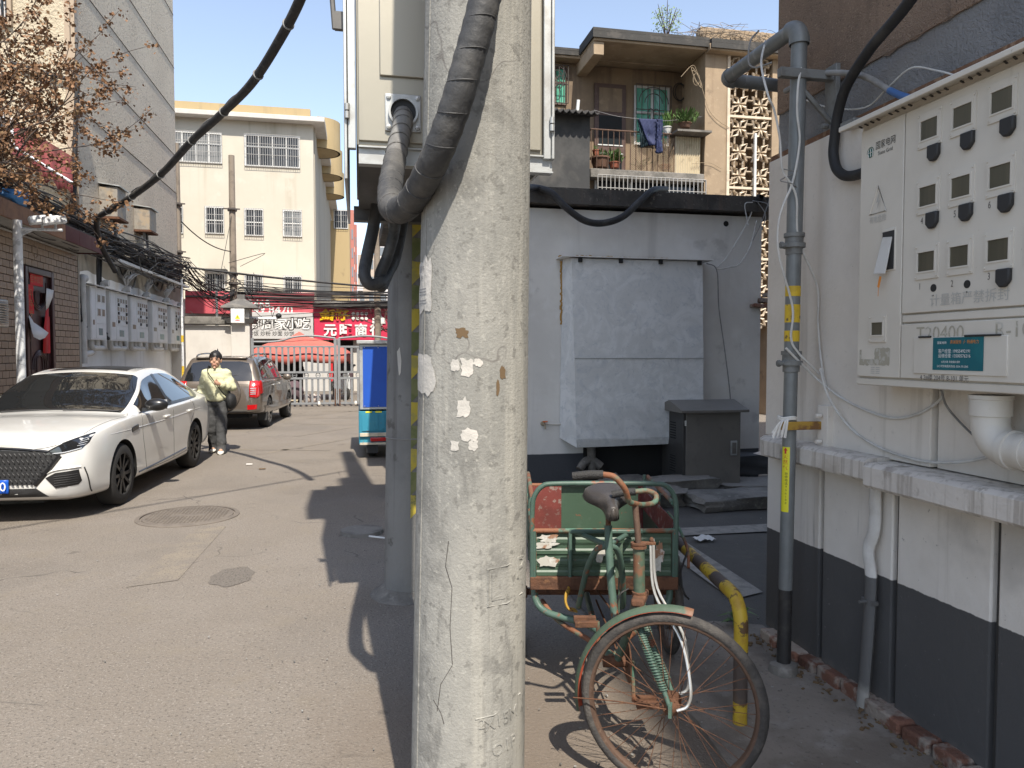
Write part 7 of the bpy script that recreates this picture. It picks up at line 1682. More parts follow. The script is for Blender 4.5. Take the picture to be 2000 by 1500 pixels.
# --- brown off-roader seen from behind
su = thing('off_road_car', 'brown compact off-roader parked facing away by the gate pillar', 'car', P(520,833,z=0)-rz3(PI-R(4.5))@V(-.80,2.5,0), PI-R(4.5), local=True)
SU = [(-.85,[(.4,.38),(.58,.40),(.66,.55),(.68,.7),(.64,.84),(.58,.88),(.45,.90),(.25,.91),(0,.91)]),
 (-.6,[(.62,.30),(.80,.33),(.85,.5),(.85,.72),(.81,.90),(.75,.95),(.6,.97),(.3,.985),(0,.99)]),
 (0,[(.70,.28),(.865,.32),(.885,.5),(.885,.75),(.86,.96),(.80,1.01),(.62,1.03),(.3,1.045),(0,1.05)]),
 (.5,[(.70,.28),(.865,.32),(.88,.5),(.885,.75),(.865,.98),(.83,1.03),(.70,1.06),(.35,1.075),(0,1.08)]),
 (.95,[(.70,.28),(.865,.32),(.88,.5),(.885,.75),(.87,.99),(.84,1.04),(.71,1.37),(.5,1.41),(0,1.425)]),
 (1.3,[(.70,.28),(.865,.32),(.88,.5),(.885,.76),(.87,1.0),(.84,1.05),(.67,1.49),(.52,1.54),(0,1.565)]),
 (2.0,[(.70,.28),(.865,.32),(.88,.5),(.89,.78),(.875,1.01),(.845,1.06),(.66,1.53),(.53,1.575),(0,1.60)]),
 (2.75,[(.70,.30),(.865,.34),(.885,.52),(.89,.80),(.87,1.02),(.84,1.07),(.67,1.51),(.55,1.56),(0,1.585)]),
 (3.06,[(.70,.33),(.86,.37),(.88,.54),(.885,.80),(.865,1.02),(.835,1.08),(.69,1.42),(.56,1.50),(0,1.53)]),
 (3.26,[(.68,.35),(.85,.39),(.875,.55),(.875,.80),(.855,1.0),(.82,1.07),(.72,1.17),(.55,1.22),(0,1.25)]),
 (3.36,[(.66,.37),(.82,.41),(.85,.56),(.85,.78),(.83,.93),(.79,.985),(.70,1.02),(.5,1.04),(0,1.05)]),
 (3.42,[(.60,.40),(.74,.44),(.78,.57),(.78,.76),(.75,.86),(.70,.90),(.60,.92),(.4,.93),(0,.93)])]
c2_ = Car(SU, (0, 2.5), .34, .885, 'car_brown', su)
for x, sd in ((.78,1),(-.78,-1)):
    for y in (0, 2.5): car_wheel(su, x, y, .34, sd, 'rim_silver')
for sd in (1,-1):
    c2_.glass('side_window', .80, 1.52, 5.10, 5.88, sides=(sd,)); c2_.glass('side_window', 1.60, 2.40, 5.10, 5.90, sides=(sd,)); c2_.glass('side_window', 2.48, 2.92, 5.12, 5.80, sides=(sd,))
    c2_.glass('window_trim', .72, 2.98, 5.02, 5.10, 'car_black', (sd,), lift=.005, ny=24, nt=2)
    m = MB(); m.tube(smooth([(sd*.56,1.2,1.55),(sd*.575,1.35,1.62),(sd*.58,2.0,1.645),(sd*.575,2.65,1.625),(sd*.57,2.85,1.58)],6), .018, 8); m.build('roof_rail', 'car_brown', su)
    c2_.glass('sill_cladding', -.3, 3.0, .9, 1.9, 'car_brown', (sd,), lift=.008, ny=30)
c2_.glass('windscreen', .55, 1.22, 6.1, 8, sides=(1,-1))
rwn = c2_.decal('rear_window', [(-.70,1.06),(.70,1.06),(.66,1.25),(.58,1.44),(.40,1.475),(-.40,1.475),(-.58,1.44),(-.66,1.25)], 'r', 'car_glass', .006)
for sx in (1,-1):
    tl = c2_.decal('tail_light', [(sx*.64,1.06),(sx*.80,1.07),(sx*.86,1.0),(sx*.86,.74),(sx*.80,.70),(sx*.645,.72)][::-sx], 'r', 'tail_red', .012, thick=.01)
    c2_.glass('tail_light_wrap', 3.20, 3.36, 3.0, 4.9, 'tail_red', (sx,), lift=.012, ny=6)
    for k in range(4): c2_.line('lamp_strip', [(sx*.67,.78+k*.04),(sx*.78,.785+k*.04)], 'r', 'lamp_bright', .008, tl, .016)
    c2_.decal('reflector', [(sx*.60,.55),(sx*.80,.56),(sx*.79,.46),(sx*.60,.45)][::-sx], 'r', 'tail_red', .010)
c2_.line('hatch_seam', [(-.64,1.06),(-.64,.72),(-.62,.48),(0,.46),(.62,.48),(.64,.72),(.64,1.06)], 'r', 'seam', .004)
c2_.line('hatch_seam', [(-.62,.985),(0,.995),(.62,.985)], 'r', 'seam', .004)
c2_.line('bumper_seam', [(-.82,.44),(0,.43),(.82,.44)], 'r', 'seam', .006)
c2_.decal('lower_bumper', [(-.55,.42),(.55,.42),(.72,.385),(-.72,.385)], 'r', 'car_trim', .008)
m = MB(); sc_ = (.12,3.40,.80); m.lathe([(.40,-.10),(.40,.05),(.37,.11),(.30,.13),(.10,.14),(0,.14)], 40, (-.08,3.36,.80), Matrix.Rotation(-PI/2,3,'X')); m.build('spare_wheel_cover', 'car_brown', su, sharp=60)
pl_ = c2_.decal('number_plate', [(-.14,.385),(.30,.385),(.30,.50),(-.14,.50)], 'r', 'plate_blue', .03, thick=.006)
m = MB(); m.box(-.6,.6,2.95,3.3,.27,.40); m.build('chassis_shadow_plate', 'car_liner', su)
m = MB(); m.obox((0,3.02,1.55),1.05,.16,.025); m.build('roof_spoiler', 'car_brown', su, bevel=.01)
m = MB(); m.tube(smooth([(.1,3.30,1.16),(-.25,3.30,1.17),(-.40,3.28,1.19)],5), .008, 5); m.build('wiper', 'car_trim', su)
m = MB(); m.sphere((.3,2.2,1.68),.015,.03,.08,8,6); m.build('aerial', 'car_black', su)
for y in (1.30, 2.05):
    for sx in (1,-1): m = MB(); p = c2_.cast((0,y,.93), SX, 0); m.obox((sx*(p.x+.012),y,.93),.03,.16,.03); m.build('door_handle', 'chrome', su, bevel=.01)
for sx in (1,-1):
    m = MB(); m.sphere((sx*.98,.80,1.07),.11,.06,.08,14,9); m.obox((sx*.90,.80,1.04),.1,.05,.04); m.build('mirror', 'car_brown', su, sharp=50)
    m = MB(); m.slab((sx*.70,2.86,.35),(sx*.90,2.86,.35),(sx*.90,2.88,.18),(sx*.70,2.88,.18),.012); m.build('mud_flap', 'car_trim', su)

# ------------------------------------------------------------------ blue cargo three-wheeler behind the far pole
D('blue_panel', (.012,.075,.40), rough=.5, layers=[('n',(.014,.09,.46),2,.45,.62,.6)])
D('turquoise', (.03,.22,.32), rough=.5, layers=[('n',(.05,.26,.34),4,.45,.62,.6),('n',(.18,.09,.05),14,.62,.68,.8)])
D('cream_bar', (.52,.46,.36), rough=.6, layers=[('n',(.35,.28,.2),8,.5,.65,.6)])
vy = 11.75; vx0 = P(702,760,y=vy).x
bt = thing('cargo_threewheeler', 'blue covered cargo three-wheeler partly hidden by the poles', 'three-wheeler', (vx0+.5,vy+.6,0))
vz = lambda py: P(728,py,y=vy).z
vx1 = vx0+1.0
m = MB(); m.box(vx0,vx1,vy,vy+1.6,vz(800),vz(672)); m.build('canopy_box', 'steel_plain', bt, bevel=.01)
m = MB(); m.box(vx0+.055,vx1-.05,vy-.012,vy-.001,vz(795),vz(677)); bpn = m.build('rear_panel', 'blue_panel', bt)
for i in range(5):
    for zz in (vz(793),vz(679)):
        m = MB(); m.sphere((vx0+.08+i*.21,vy-.014,zz),.008,.005,.008,6,4); m.build('rivet', 'chrome', bpn)
m = MB(); m.box(vx0-.04,vx1+.04,vy-.08,vy+1.7,vz(671),vz(664)); m.xf(lambda v: V(v.x, v.y, v.z+.05*math.sin(PI*(v.x-vx0)/1.0))); m.build('roof', 'silver_foil', bt, bevel=.01)
m = MB(); m.box(vx0-.015,vx1,vy+.001,vy+1.6,vz(868),vz(803)); m.build('cargo_bed', 'turquoise', bt, bevel=.01)
m = MB(); m.box(vx0+.03,vx1-.03,vy-.014,vy-.001,vz(842),vz(803)); tg = m.build('tailgate', 'turquoise', bt, bevel=.006)
for i in range(6):
    x = vx0+.24+i*.10; m = MB(); m.box(x,x+.045,vy-.028,vy-.0145,vz(838),vz(808)); m.build('rib', 'turquoise', tg, bevel=.005)
for px_ in (.09,.24): m = MB(); m.box(vx0+px_,vx0+px_+.10,vy-.018,vy-.0145,vz(806),vz(803)); m.build('reflective_tape', 'sticker_yellow', tg)
m = MB(); m.box(vx0+.0,vx1,vy-.04,vy-.015,vz(852),vz(845)); m.build('bumper_bar', 'cream_bar', bt, bevel=.004)
m = MB(); m.box(vx0+.16,vx0+.46,vy-.045,vy-.003,vz(862),vz(854)); m.build('tail_lamp', 'tail_red', bt, bevel=.012)
m = MB(); m.box(vx0,vx1,vy-.03,vy+.1,vz(868),vz(864)); m.build('lower_bar', 'cream_bar', bt)
for x in (vx0+.19, vx1-.16):
    t_ = bpy.data.objects.new('wheel', None); COL.objects.link(t_); t_.parent = bt; OFF[t_.name] = OFF[bt.name]
    m = MB(); m.lathe([(.15,-.07),(.22,-.075),(.25,-.05),(.255,0),(.25,.05),(.22,.075),(.15,.07)], 32, (x,vy+.35,.255), Matrix.Rotation(PI/2,3,'Y')); m.build('tyre', 'car_tyre', t_)
    m = MB(); m.lathe([(0,-.05),(.15,-.06),(.16,0),(.15,.06),(0,.05)], 24, (x,vy+.35,.255), Matrix.Rotation(PI/2,3,'Y')); m.build('rim', 'turquoise', t_)
    m = MB(); m.box(x-.09,x+.09,vy+.02,vy+.04,vz(885),vz(868)); m.build('mud_flap', 'car_trim', bt)
m = MB(); m.cyl((vx0+.2,vy+.35,.255),(vx1-.2,vy+.35,.255),.03,n=10); m.build('axle', 'steel_dark', bt)
m = MB(); m.box(vx0+.1,vx1-.1,vy+1.75,vy+2.3,.35,1.25); m.build('cab', 'turquoise', bt, bevel=.1)
m = MB(); m.lathe([(.15,-.05),(.22,-.055),(.25,0),(.22,.055),(.15,.05)], 28, (vx0+.5,vy+2.5,.25), Matrix.Rotation(PI/2,3,'Y')); m.build('front_wheel', 'car_tyre', bt)
# ------------------------------------------------------------------ gate, gate pillar and wall at the end of the lane
D('gate_grey', (.22,.228,.237), rough=.6, metal=.1, layers=[('n',(.17,.175,.18),5,.45,.62,.6)])
D('pillar_white', (.54,.51,.465), world=True, rough=.85, layers=[('n',(.47,.44,.40),2,.42,.62,.6),('s',(.42,.39,.34),5,.58,.72,.5)])
D('roof_tile', (.12,.115,.11), rough=.85, layers=[('n',(.2,.185,.165),5,.5,.65,.6)])
YG = 23.7
def gp_(px, py): return P(px, py, y=YG)
gt = thing('gate', 'grey double-leaf steel bar gate with arched top across the lane', 'gate', gp_(660,795))
def gbox(m, px0, px1, py0, py1, d=.05):
    a, b = gp_(px0,py1), gp_(px1,py0); m.box(a.x,b.x,YG-d/2,YG+d/2,a.z,b.z)
z_top, z_m1, z_m2, z_bot = [gp_(600,p).z for p in (677,727,739,788)]
for l0, l1, nb in ((493,655,14),(662,832,14)):
    lf = bpy.data.objects.new('gate_leaf', None); COL.objects.link(lf); lf.parent = gt; OFF[lf.name] = OFF[gt.name]
    x0, x1 = gp_(l0,700).x, gp_(l1,700).x
    for z in (z_top, z_m1, z_m2, z_bot): m = MB(); m.box(x0,x1,YG-.03,YG+.03,z-.03,z+.03); m.build('rail', 'gate_grey', lf)
    for x in (x0,x1): m = MB(); m.box(x-.045,x+.045,YG-.035,YG+.035,.08,gp_(600,662).z+.02); m.build('stile', 'gate_grey', lf)
    mid = (x0+x1)/2; za = gp_(600,668).z; s_ = 1 if l0 < 600 else -1
    arch = [(x0,za),(x0+.3*(x1-x0),za+.02),(x0+.5*(x1-x0),za+.15),(x0+.72*(x1-x0),za+.19),(x1,za+.12)] if s_ > 0 else [(x0,za+.12),(x0+.28*(x1-x0),za+.19),(x0+.5*(x1-x0),za+.15),(x0+.7*(x1-x0),za+.02),(x1,za)]
    m = MB(); m.tube(smooth([(a,YG,b) for a, b in arch],6), .035, 6); m.build('arch', 'gate_grey', lf)
    for i in range(1, nb):
        x = x0+(x1-x0)*i/nb
        m = MB(); m.box(x-.033,x+.033,YG-.018,YG+.018,z_m1+.031,z_top-.031); m.build('bar', 'gate_grey', lf)
        m = MB(); m.box(x-.033,x+.033,YG-.018,YG+.018,z_bot+.031,z_m2-.031); m.build('bar', 'gate_grey', lf)
    for i in range(7):
        x = x0+(x1-x0)*(i+.5)/7; zc = (z_m1+z_m2)/2; m = MB(); m.tube([(x+.07*math.cos(a),YG,zc+.07*math.sin(a)) for a in [2*PI*k/12 for k in range(12)]], .014, 5, closed=True); m.tube([(x-.06,YG,zc),(x+.06,YG,zc)], .010, 4); m.build('ring', 'gate_grey', lf)
    for x in (x0+.5, x1-.5): m = MB(); m.lathe([(0,-.03),(.08,-.03),(.08,.03),(0,.03)], 14, (x,YG,.08), Matrix.Rotation(PI/2,3,'Y')); m.box(x-.04,x+.04,YG-.04,YG+.04,.1,z_bot-.031); m.build('castor', 'pvc', lf)
for dx in (-.06,.08): m = MB(); m.cyl((gp_(658,700).x+dx,YG-.05,.02),(gp_(658,700).x+dx,YG-.05,.55),.02,n=6); m.build('drop_bolt', 'rust', gt)
pr_ = thing('gate_pillar', 'white rendered gate pillar with grey tiled cap', 'gate pillar', gp_(474,795))
xa, xb = gp_(455,700).x, gp_(491,700).x
zc0 = gp_(474,603).z
m = MB(); m.box(xa,xb,YG-.3,YG+.3,0,zc0); m.build('shaft', 'pillar_white', pr_, bevel=.015)
m = MB(); cx_ = (xa+xb)/2
def hip(m, cx, cy, z0, hw, h, top, ov=.0):
    m.add([(cx-hw,cy-hw,z0),(cx+hw,cy-hw,z0),(cx+hw,cy+hw,z0),(cx-hw,cy+hw,z0),(cx-top,cy-top,z0+h),(cx+top,cy-top,z0+h),(cx+top,cy+top,z0+h),(cx-top,cy+top,z0+h)], [(0,3,2,1),(4,5,6,7),(0,1,5,4),(1,2,6,5),(2,3,7,6),(3,0,4,7)])
hip(m, cx_, YG, zc0, .52, .06, .50); hip(m, cx_, YG, zc0+.062, .48, .24, .10); m.box(cx_-.11,cx_+.11,YG-.11,YG+.11,zc0+.30,zc0+.42)
m.build('tiled_cap', 'roof_tile', pr_)
m = MB(); hip(m, cx_, YG, gp_(474,632).z, .36, .14, .44); m.build('lower_moulding', 'roof_tile', pr_)
eb = gp_(468,618)
ebx = thing('electric_box', 'small white electric box with yellow warning triangle on the gate pillar', 'electric box', eb)
m = MB(); m.box(gp_(456,620).x,gp_(482,620).x,YG-.50,YG-.302,gp_(468,632).z,gp_(468,604).z); m.build('case', 'white_paint', ebx, bevel=.01)
m = MB(); c_ = gp_(469,621); yy = YG-.503; m.add([(c_.x-.075,yy,c_.z-.05),(c_.x+.075,yy,c_.z-.05),(c_.x,yy,c_.z+.08)],[(0,1,2)]); wt_ = m.build('warning_triangle', 'sticker_yellow', ebx)
m = MB(); m.add([(c_.x+.012,yy-.002,c_.z+.05),(c_.x-.02,yy-.002,c_.z),(c_.x+.008,yy-.002,c_.z),(c_.x-.008,yy-.002,c_.z-.04),(c_.x+.022,yy-.002,c_.z+.012),(c_.x,yy-.002,c_.z+.012)],[tuple(range(6))]); m.build('lightning', 'black_ink', wt_)
m = MB(); m.box(c_.x-.06,c_.x+.06,yy-.001,yy,c_.z-.10,c_.z-.075); m.build('red_text_bar', 'red_ink', ebx)
sc_ = thing('security_camera', 'white security camera on a long arm beside the gate pillar', 'camera', gp_(520,622))
m = MB(); m.cyl((xb,YG-.1,gp_(500,622).z),(gp_(543,622).x,YG-.1,gp_(500,622).z),.035,n=8); m.build('arm', 'white_paint', sc_)
m = MB(); c_ = gp_(545,617); m.sphere((c_.x,YG-.1,c_.z),.09,.12,.08,12,8); m.build('camera_head', 'rubber_dark', sc_)
gw = thing('gate_wall', 'low grey and white wall left of the gate pillar with stone coping', 'wall', gp_(405,795))
m = MB(); m.box(-5.43,xa-.002,YG-.12,YG+.12,.5,gp_(405,636).z); m.build('wall', 'pillar_white', gw)
m = MB(); m.box(-5.43,xa-.002,YG-.14,YG+.14,-.01,.5); m.build('plinth', 'cement_band', gw)
m = MB(); m.box(-5.43,xa-.002,YG-.26,YG+.26,gp_(405,634).z,gp_(405,619).z); m.build('coping', 'old_concrete', gw, bevel=.02)
gq = thing('gas_pipe', 'thin white gas pipe with yellow bands at the corner of the left wall', 'gas pipe', gp_(358,795))
m = MB(); q_ = P(357,700,y=23.2); m.cyl((q_.x,23.2,0),(q_.x,23.2,P(357,545,y=23.2).z),.035,n=10); m.build('pipe', 'chipped_white', gq)
for a, b in ((655,668),(715,735)): m = MB(); m.cyl((q_.x,23.2,P(357,b,y=23.2).z),(q_.x,23.2,P(357,a,y=23.2).z),.038,n=10); m.build('yellow_band', 'yellow', gq)

# ------------------------------------------------------------------ shops across the road
D('sign_red', (.48,.09,.11), rough=.5, layers=[('n',(.42,.04,.055),1,.45,.62,.5)])
D('sign_pink', (.52,.03,.075), rough=.45, layers=[('n',(.50,.028,.07),.8,.45,.62,.5)])
D('sign_white', (.48,.47,.455), rough=.5, layers=[('n',(.42,.41,.395),1.4,.45,.62,.5)])
D('letter_white', (.70,.69,.66), rough=.5)
D('letter_gold', (.75,.45,.01), rough=.4)
D('shop_dark', (.03,.028,.027), rough=.8)
D('shop_wall', (.52,.49,.44), world=True, rough=.85, layers=[('n',(.40,.37,.33),1,.45,.62,.6)])
D('tent_red', (.50,.13,.10), rough=.8, layers=[('n',(.52,.095,.08),2,.45,.62,.5)])
D('tent_band', (.16,.05,.06), rough=.8)
YSH = 33.0
def sp(px, py, y=YSH): return P(px, py, y=y)
sb = thing('shop_row', 'row of single-storey shops with dark openings beyond the gate', 'shop', (0,36,0))
zb = sp(560,663).z
m = MB(); m.box(-14,12,YSH+.32,YSH+3.0,zb,sp(560,574).z-.25); m.build('upper_wall', 'shop_wall', sb)
m = MB(); m.box(-14,12,YSH+1.2,YSH+3.0,-.01,zb-.002); m.build('interior', 'shop_dark', sb)
for px0, px1 in ((350,372),(592,642),(690,704),(745,790)): a, b = sp(px0,700).x, sp(px1,700).x; m = MB(); m.box(a,b,YSH+.3,YSH+.6,-.01,zb-.004); m.build('shop_pier', 'shop_wall', sb)
m = MB(); m.box(sp(612,590).x,12,YSH-.5,YSH+3.2,sp(650,600).z,sp(650,592).z); m.build('flat_roof', 'roof_felt', sb)
def board(name, label, px0, px1, py0, py1, mat, dy=0.0, d=.16):
    a, b = sp(px0,py1), sp(px1,py0); t = thing(name, label, 'shop sign', ((a.x+b.x)/2,YSH+dy,a.z)); y0_ = YSH+dy
    m = MB(); m.box(a.x,b.x,y0_,y0_+d,a.z,b.z); return t, m.build('board', mat, t, bevel=.01), y0_
def tx(body, h_px, px, py, mat, o, y, ex=.03, **k): return text(body, h_px/FPX*34*1.12, 'lettering', mat, o, P(px,py,y=y), (1,0,0), (0,0,1), extrude=ex, lift=.002, **k)
t, o, y_ = board('shop_sign', 'long faded red shop sign with white phone numbers', 362,614,572,612,'sign_red', .0)
tx('3468', 17, 506, 594, 'letter_white', o, y_, .005, offset=.006); tx('5549 8470', 19, 521, 606, 'letter_white', o, y_, .005, offset=.006)
m = MB(); m.box(sp(362,580).x,sp(614,580).x,y_-.06,y_-.001,sp(500,582).z,sp(500,579).z); m.build('sign_rail', 'bars_dark', t)
t, o, y_ = board('shop_sign', 'white noodle shop sign with black outlined characters', 480,612,611,662,'sign_white', -.18)
for ch, px in zip('周周家小吃', (496,523,548,571,593)):
    k_ = tx(ch, 20, px, 634, 'black_ink', o, y_, .004, offset=.045); tx(ch, 20, px, 634, 'letter_white', o, y_-.012, .004, offset=.008)
tx('炒面炒饭 炒粉 炒面 炒饼', 8, 520, 652, 'black_ink', o, y_, .003)
t, o, y_ = board('shop_sign', 'bright pink shop sign with gold and white raised characters', 614,830,603,664,'sign_pink', -.12)
for ch, px in zip('金种子', (636,655,672)): tx(ch, 19, px, 617, 'letter_gold', o, y_, .03, offset=.022)
for ch, px in zip('元旺商行', (645,675,705,735)): tx(ch, 21, px, 646, 'letter_white', o, y_, .03, offset=.018)
for j in range(2):
    for i in range(4): m = MB(); c_ = P(690+i*8.5,613+j*9,y=y_); m.lathe([(0,.06),(.07,.06),(.075,0)], 14, (c_.x,y_,c_.z), Matrix.Rotation(PI/2,3,'X')); m.build('round_letter', 'letter_white', o)
m = MB(); c_ = P(740,620,y=y_); m.prism([(-.30,-.28),(.30,-.28),(.26,-.05),(.12,.05),(.08,.26),(-.04,.32),(-.12,.05),(-.28,-.05)], (c_.x,y_-.05,c_.z), (1,0,0), (0,0,1), (0,.05,0)); m.build('figure_panel', 'letter_white', o, bevel=.02)
# white panel door and red banner under the signs
t = thing('shop_shutter', 'white panelled shop front left of the red banner', 'shop front', sp(616,790))
a, b = sp(592,770), sp(640,692); m = MB(); m.box(a.x,b.x,YSH+.2,YSH+.29,0,b.z); m.build('panel', 'sign_white', t)
for px in (603,618,630): m = MB(); m.box(sp(px,700).x-.02,sp(px,700).x+.02,YSH+.18,YSH+.199,0,b.z); m.build('rib', 'shop_wall', t)
m = MB(); a, b = sp(643,745), sp(650,700); m.box(a.x,b.x,YSH+.10,YSH+.13,a.z,b.z); o = tag(m.build('red_banner', 'red_paper'), 'narrow red vertical banner beside the white shop front', 'banner')
# market tent
tc = P(588,700,y=27.6); tn = thing('market_tent', 'faded red square market canopy behind the gate', 'canopy', (tc.x,27.6,0))
hw = 1.72; zp = P(588,655,y=27.6).z; ze = P(588,688,y=26).z
m = MB(); n = 8; prev = None; vs = []
L_ = [(0.0,zp),(.32,zp-.12),(.62,zp-.28),(.85,zp-.45),(1.0,ze)]
for fr, z in L_:
    for k in range(32):
        a = 2*PI*k/32+PI/4; sq = 1/max(abs(math.cos(a)),abs(math.sin(a))); sq = 1+(sq-1)*.75
        vs.append((tc.x+hw*fr*sq*math.cos(a), 27.6+hw*fr*sq*math.sin(a)*.95, z+.03*math.sin(a*8)*fr))
m.add(vs, [(i*32+j, i*32+(j+1) % 32, (i+1)*32+(j+1) % 32, (i+1)*32+j) for i in range(len(L_)-1) for j in range(32)]); rf = m.build('roof', 'tent_red', tn, sharp=60)
m = MB(); vs = []
for z_, fr, am in ((ze,1.0,.03),(ze-.16,1.015,.03),(ze-.34,1.02,.06)):
    for k in range(64):
        a = 2*PI*k/64+PI/4; sq = 1/max(abs(math.cos(a)),abs(math.sin(a))); sq = 1+(sq-1)*.75; vs.append((tc.x+hw*fr*sq*math.cos(a), 27.6+hw*fr*sq*math.sin(a)*.95, z_+am*math.sin(a*8)+(am*.5*math.sin(k*2.1) if fr > 1.016 else 0)))
m.add(vs, [(i*64+j, i*64+(j+1) % 64, (i+1)*64+(j+1) % 64, (i+1)*64+j) for i in range(2) for j in range(64)]); o = m.build('valance', 'tent_red', tn, sharp=60); o.modifiers.new('s','SOLIDIFY').thickness = .012
m = MB(); m.tube([(tc.x+hw*1.02*sq_*math.cos(a), 27.6+hw*1.02*sq_*math.sin(a)*.95, ze-.07+.03*math.sin(a*8)) for a, sq_ in [((2*PI*k/64+PI/4), 1+(1/max(abs(math.cos(2*PI*k/64+PI/4)),abs(math.sin(2*PI*k/64+PI/4)))-1)*.75) for k in range(64)]], .022, 4, closed=True); m.build('stripe', 'tent_band', tn)
m = MB(); m.add([(tc.x-.42,27.3,zp-.12),(tc.x+.30,27.2,zp-.14),(tc.x+.36,28.0,zp-.14),(tc.x-.36,28.0,zp-.12),(tc.x-.05,27.6,zp+.14)],[(0,1,4),(1,2,4),(2,3,4),(3,0,4)]); m.build('vent_cap', 'tent_red', tn)
for sx in (-1,1):
    for sy in (-1,1): m = MB(); m.cyl((tc.x+sx*hw*.9,27.6+sy*hw*.85,0),(tc.x+sx*hw*.9,27.6+sy*hw*.85,ze),.02,n=8); m.build('leg', 'chrome', tn)
# goods below the tent
D('bag_purple', (.10,.065,.075), rough=.8, bump=.3, bscale=10)
D('sack_pale', (.50,.42,.38), rough=.9)
def lump(name, label, px, py, y, rx_, ry_, rz_2, mat, cat, amp=.1, seed=0):
    b = P(px,py,y=y); m = MB(); m.sphere((b.x,y,rz_2),rx_,ry_,rz_2,16,10); m.xf(lambda v: v+V(1,1,.6)*amp*mnoise.noise(v*3+V(seed,0,0))); m.xf(lambda v: V(v.x,v.y,max(.005,v.z))); return tag(m.build(name, mat, sharp=60), label, cat)
lump('large_bag', 'large purple-grey padded bag on the ground behind the gate', 576,790,25.2,.32,.28,.38,'bag_purple','bag',.10,1)
for k, px in enumerate((601,612,622)): lump('sack', ['left','middle','right'][k]+' pale sack leaning together on the ground behind the gate', px,790,25.0,.11,.10,.16,'sack_pale','sack',.06,3+k)
t = thing('stool', 'low wooden stool in front of the purple bag', 'stool', P(571,795,y=24.6)); b = P(571,795,y=24.6)
m = MB(); m.box(b.x-.18,b.x+.18,24.5,24.7,.13,.16); m.build('seat', 'corrugated_cream', t)
for sx in (-.15,.15): m = MB(); m.box(b.x+sx-.015,b.x+sx+.015,24.52,24.68,.0,.129); m.build('leg', 'corrugated_cream', t)
# parked scooter
D('scooter_white', (.62,.64,.65), rough=.3, coat=.5)
b = P(665,782,y=27.5); sk = thing('scooter', 'pale blue-white motor scooter parked behind the gate', 'scooter', (b.x,27.5,0), R(200), local=True)
m = MB(); m.tube(smooth([(0,-.15,.30),(0,.15,.25),(0,.45,.32),(0,.60,.62),(0,.62,.95)],6), [.09]*25, 8); m.box(-.14,.14,-.05,.42,.20,.26); m.build('frame', 'scooter_white', sk, bevel=.02)
m = MB(); m.sphere((0,-.35,.55),.15,.38,.19,14,9); m.build('rear_body', 'scooter_white', sk)
m = MB(); m.sphere((0,-.35,.76),.13,.36,.06,14,8); m.build('seat', 'saddle', sk)
m = MB(); m.slab((-.2,.50,.35),(.2,.50,.35),(.16,.56,.95),(-.16,.56,.95),.03); m.build('leg_shield', 'scooter_white', sk, bevel=.02)
for y in (.72,-.55):
    m = MB(); m.lathe([(.13,-.04),(.19,-.045),(.215,0),(.19,.045),(.13,.04)], 24, (0,y,.215), Matrix.Rotation(PI/2,3,'Y')); w_ = m.build('wheel', 'car_tyre', sk)
    m = MB(); m.lathe([(0,-.03),(.13,-.035),(.13,.035),(0,.03)], 20, (0,y,.215), Matrix.Rotation(PI/2,3,'Y')); m.build('rim', 'rim_silver', w_)
m = MB(); m.tube(smooth([(-.32,.48,1.02),(-.12,.58,1.0),(0,.62,.98),(.12,.58,1.0),(.32,.48,1.02)],5), .018, 8); m.build('handlebar', 'car_trim', sk)
m = MB(); m.sphere((0,.68,.90),.10,.07,.09,12,8); m.build('headlight', 'lamp_bright', sk)
for sx in (-1,1): m = MB(); m.tube([(sx*.26,.52,1.02),(sx*.34,.5,1.18)], .008, 6); m.sphere((sx*.35,.5,1.22),.06,.012,.045,10,6); m.build('mirror', 'car_trim', sk)
m = MB(); m.slab((-.28,.60,.95),(.28,.60,.95),(.25,.50,.45),(-.25,.50,.45),.03); m.build('windbreak_apron', 'bag_purple', sk, bevel=.02)

# ------------------------------------------------------------------ cream building behind the shops
D('cream_paint', (.51,.47,.39), world=True, rough=.88, bump=.2, bscale=3, layers=[('n',(.47,.43,.35),.4,.42,.62,.6),('s',(.36,.315,.235),1.2,.55,.72,.55),('s',(.28,.24,.175),2.6,.64,.74,.5),('n',(.55,.515,.435),1.5,.55,.7,.5)])
D('ochre', (.37,.28,.15), world=True, rough=.88, layers=[('s',(.30,.23,.13),1.6,.52,.66,.8,.12),('n',(.40,.31,.18),.8,.5,.66,.5)])
D('ochre_plain', (.37,.28,.15), world=True, rough=.88, layers=[('s',(.38,.27,.13),1.2,.58,.72,.5),('v',(.10,.08,.05),.5,0,.03,.9)])
D('grey_side', (.33,.295,.24), world=True, rough=.9, layers=[('s',(.20,.18,.15),.8,.52,.68,.7)])
YCB = 36.2
cb_ = thing('cream_building', 'cream painted multi-storey building behind the shops with barred windows', 'building', (-8,42,0))
xc = P(613,400,y=YCB).x; zev = P(480,236,y=YCB).z
m = MB(); m.box(-24,xc,YCB,62,0,zev); m.build('wall', ['cream_paint'], cb_)
m = MB(); m.box(xc,xc+.05,YCB+.4,62,0,zev-.01); m.build('side_wall', 'grey_side', cb_)
m = MB(); m.box(-24,xc+.55,YCB-.55,62,zev+.002,zev+.22); m.build('eave', 'pillar_white', cb_, bevel=.02)
m = MB(); m.box(-24,P(606,225,y=YCB+.6).x,YCB+.6,YCB+.9,zev+.22,P(480,205,y=YCB+.6).z); m.build('parapet', 'ochre', cb_)
D('curtain_glass', (.22,.225,.225), rough=.3, layers=[('s',(.10,.11,.115),2.5,.45,.6,.8,.3)])
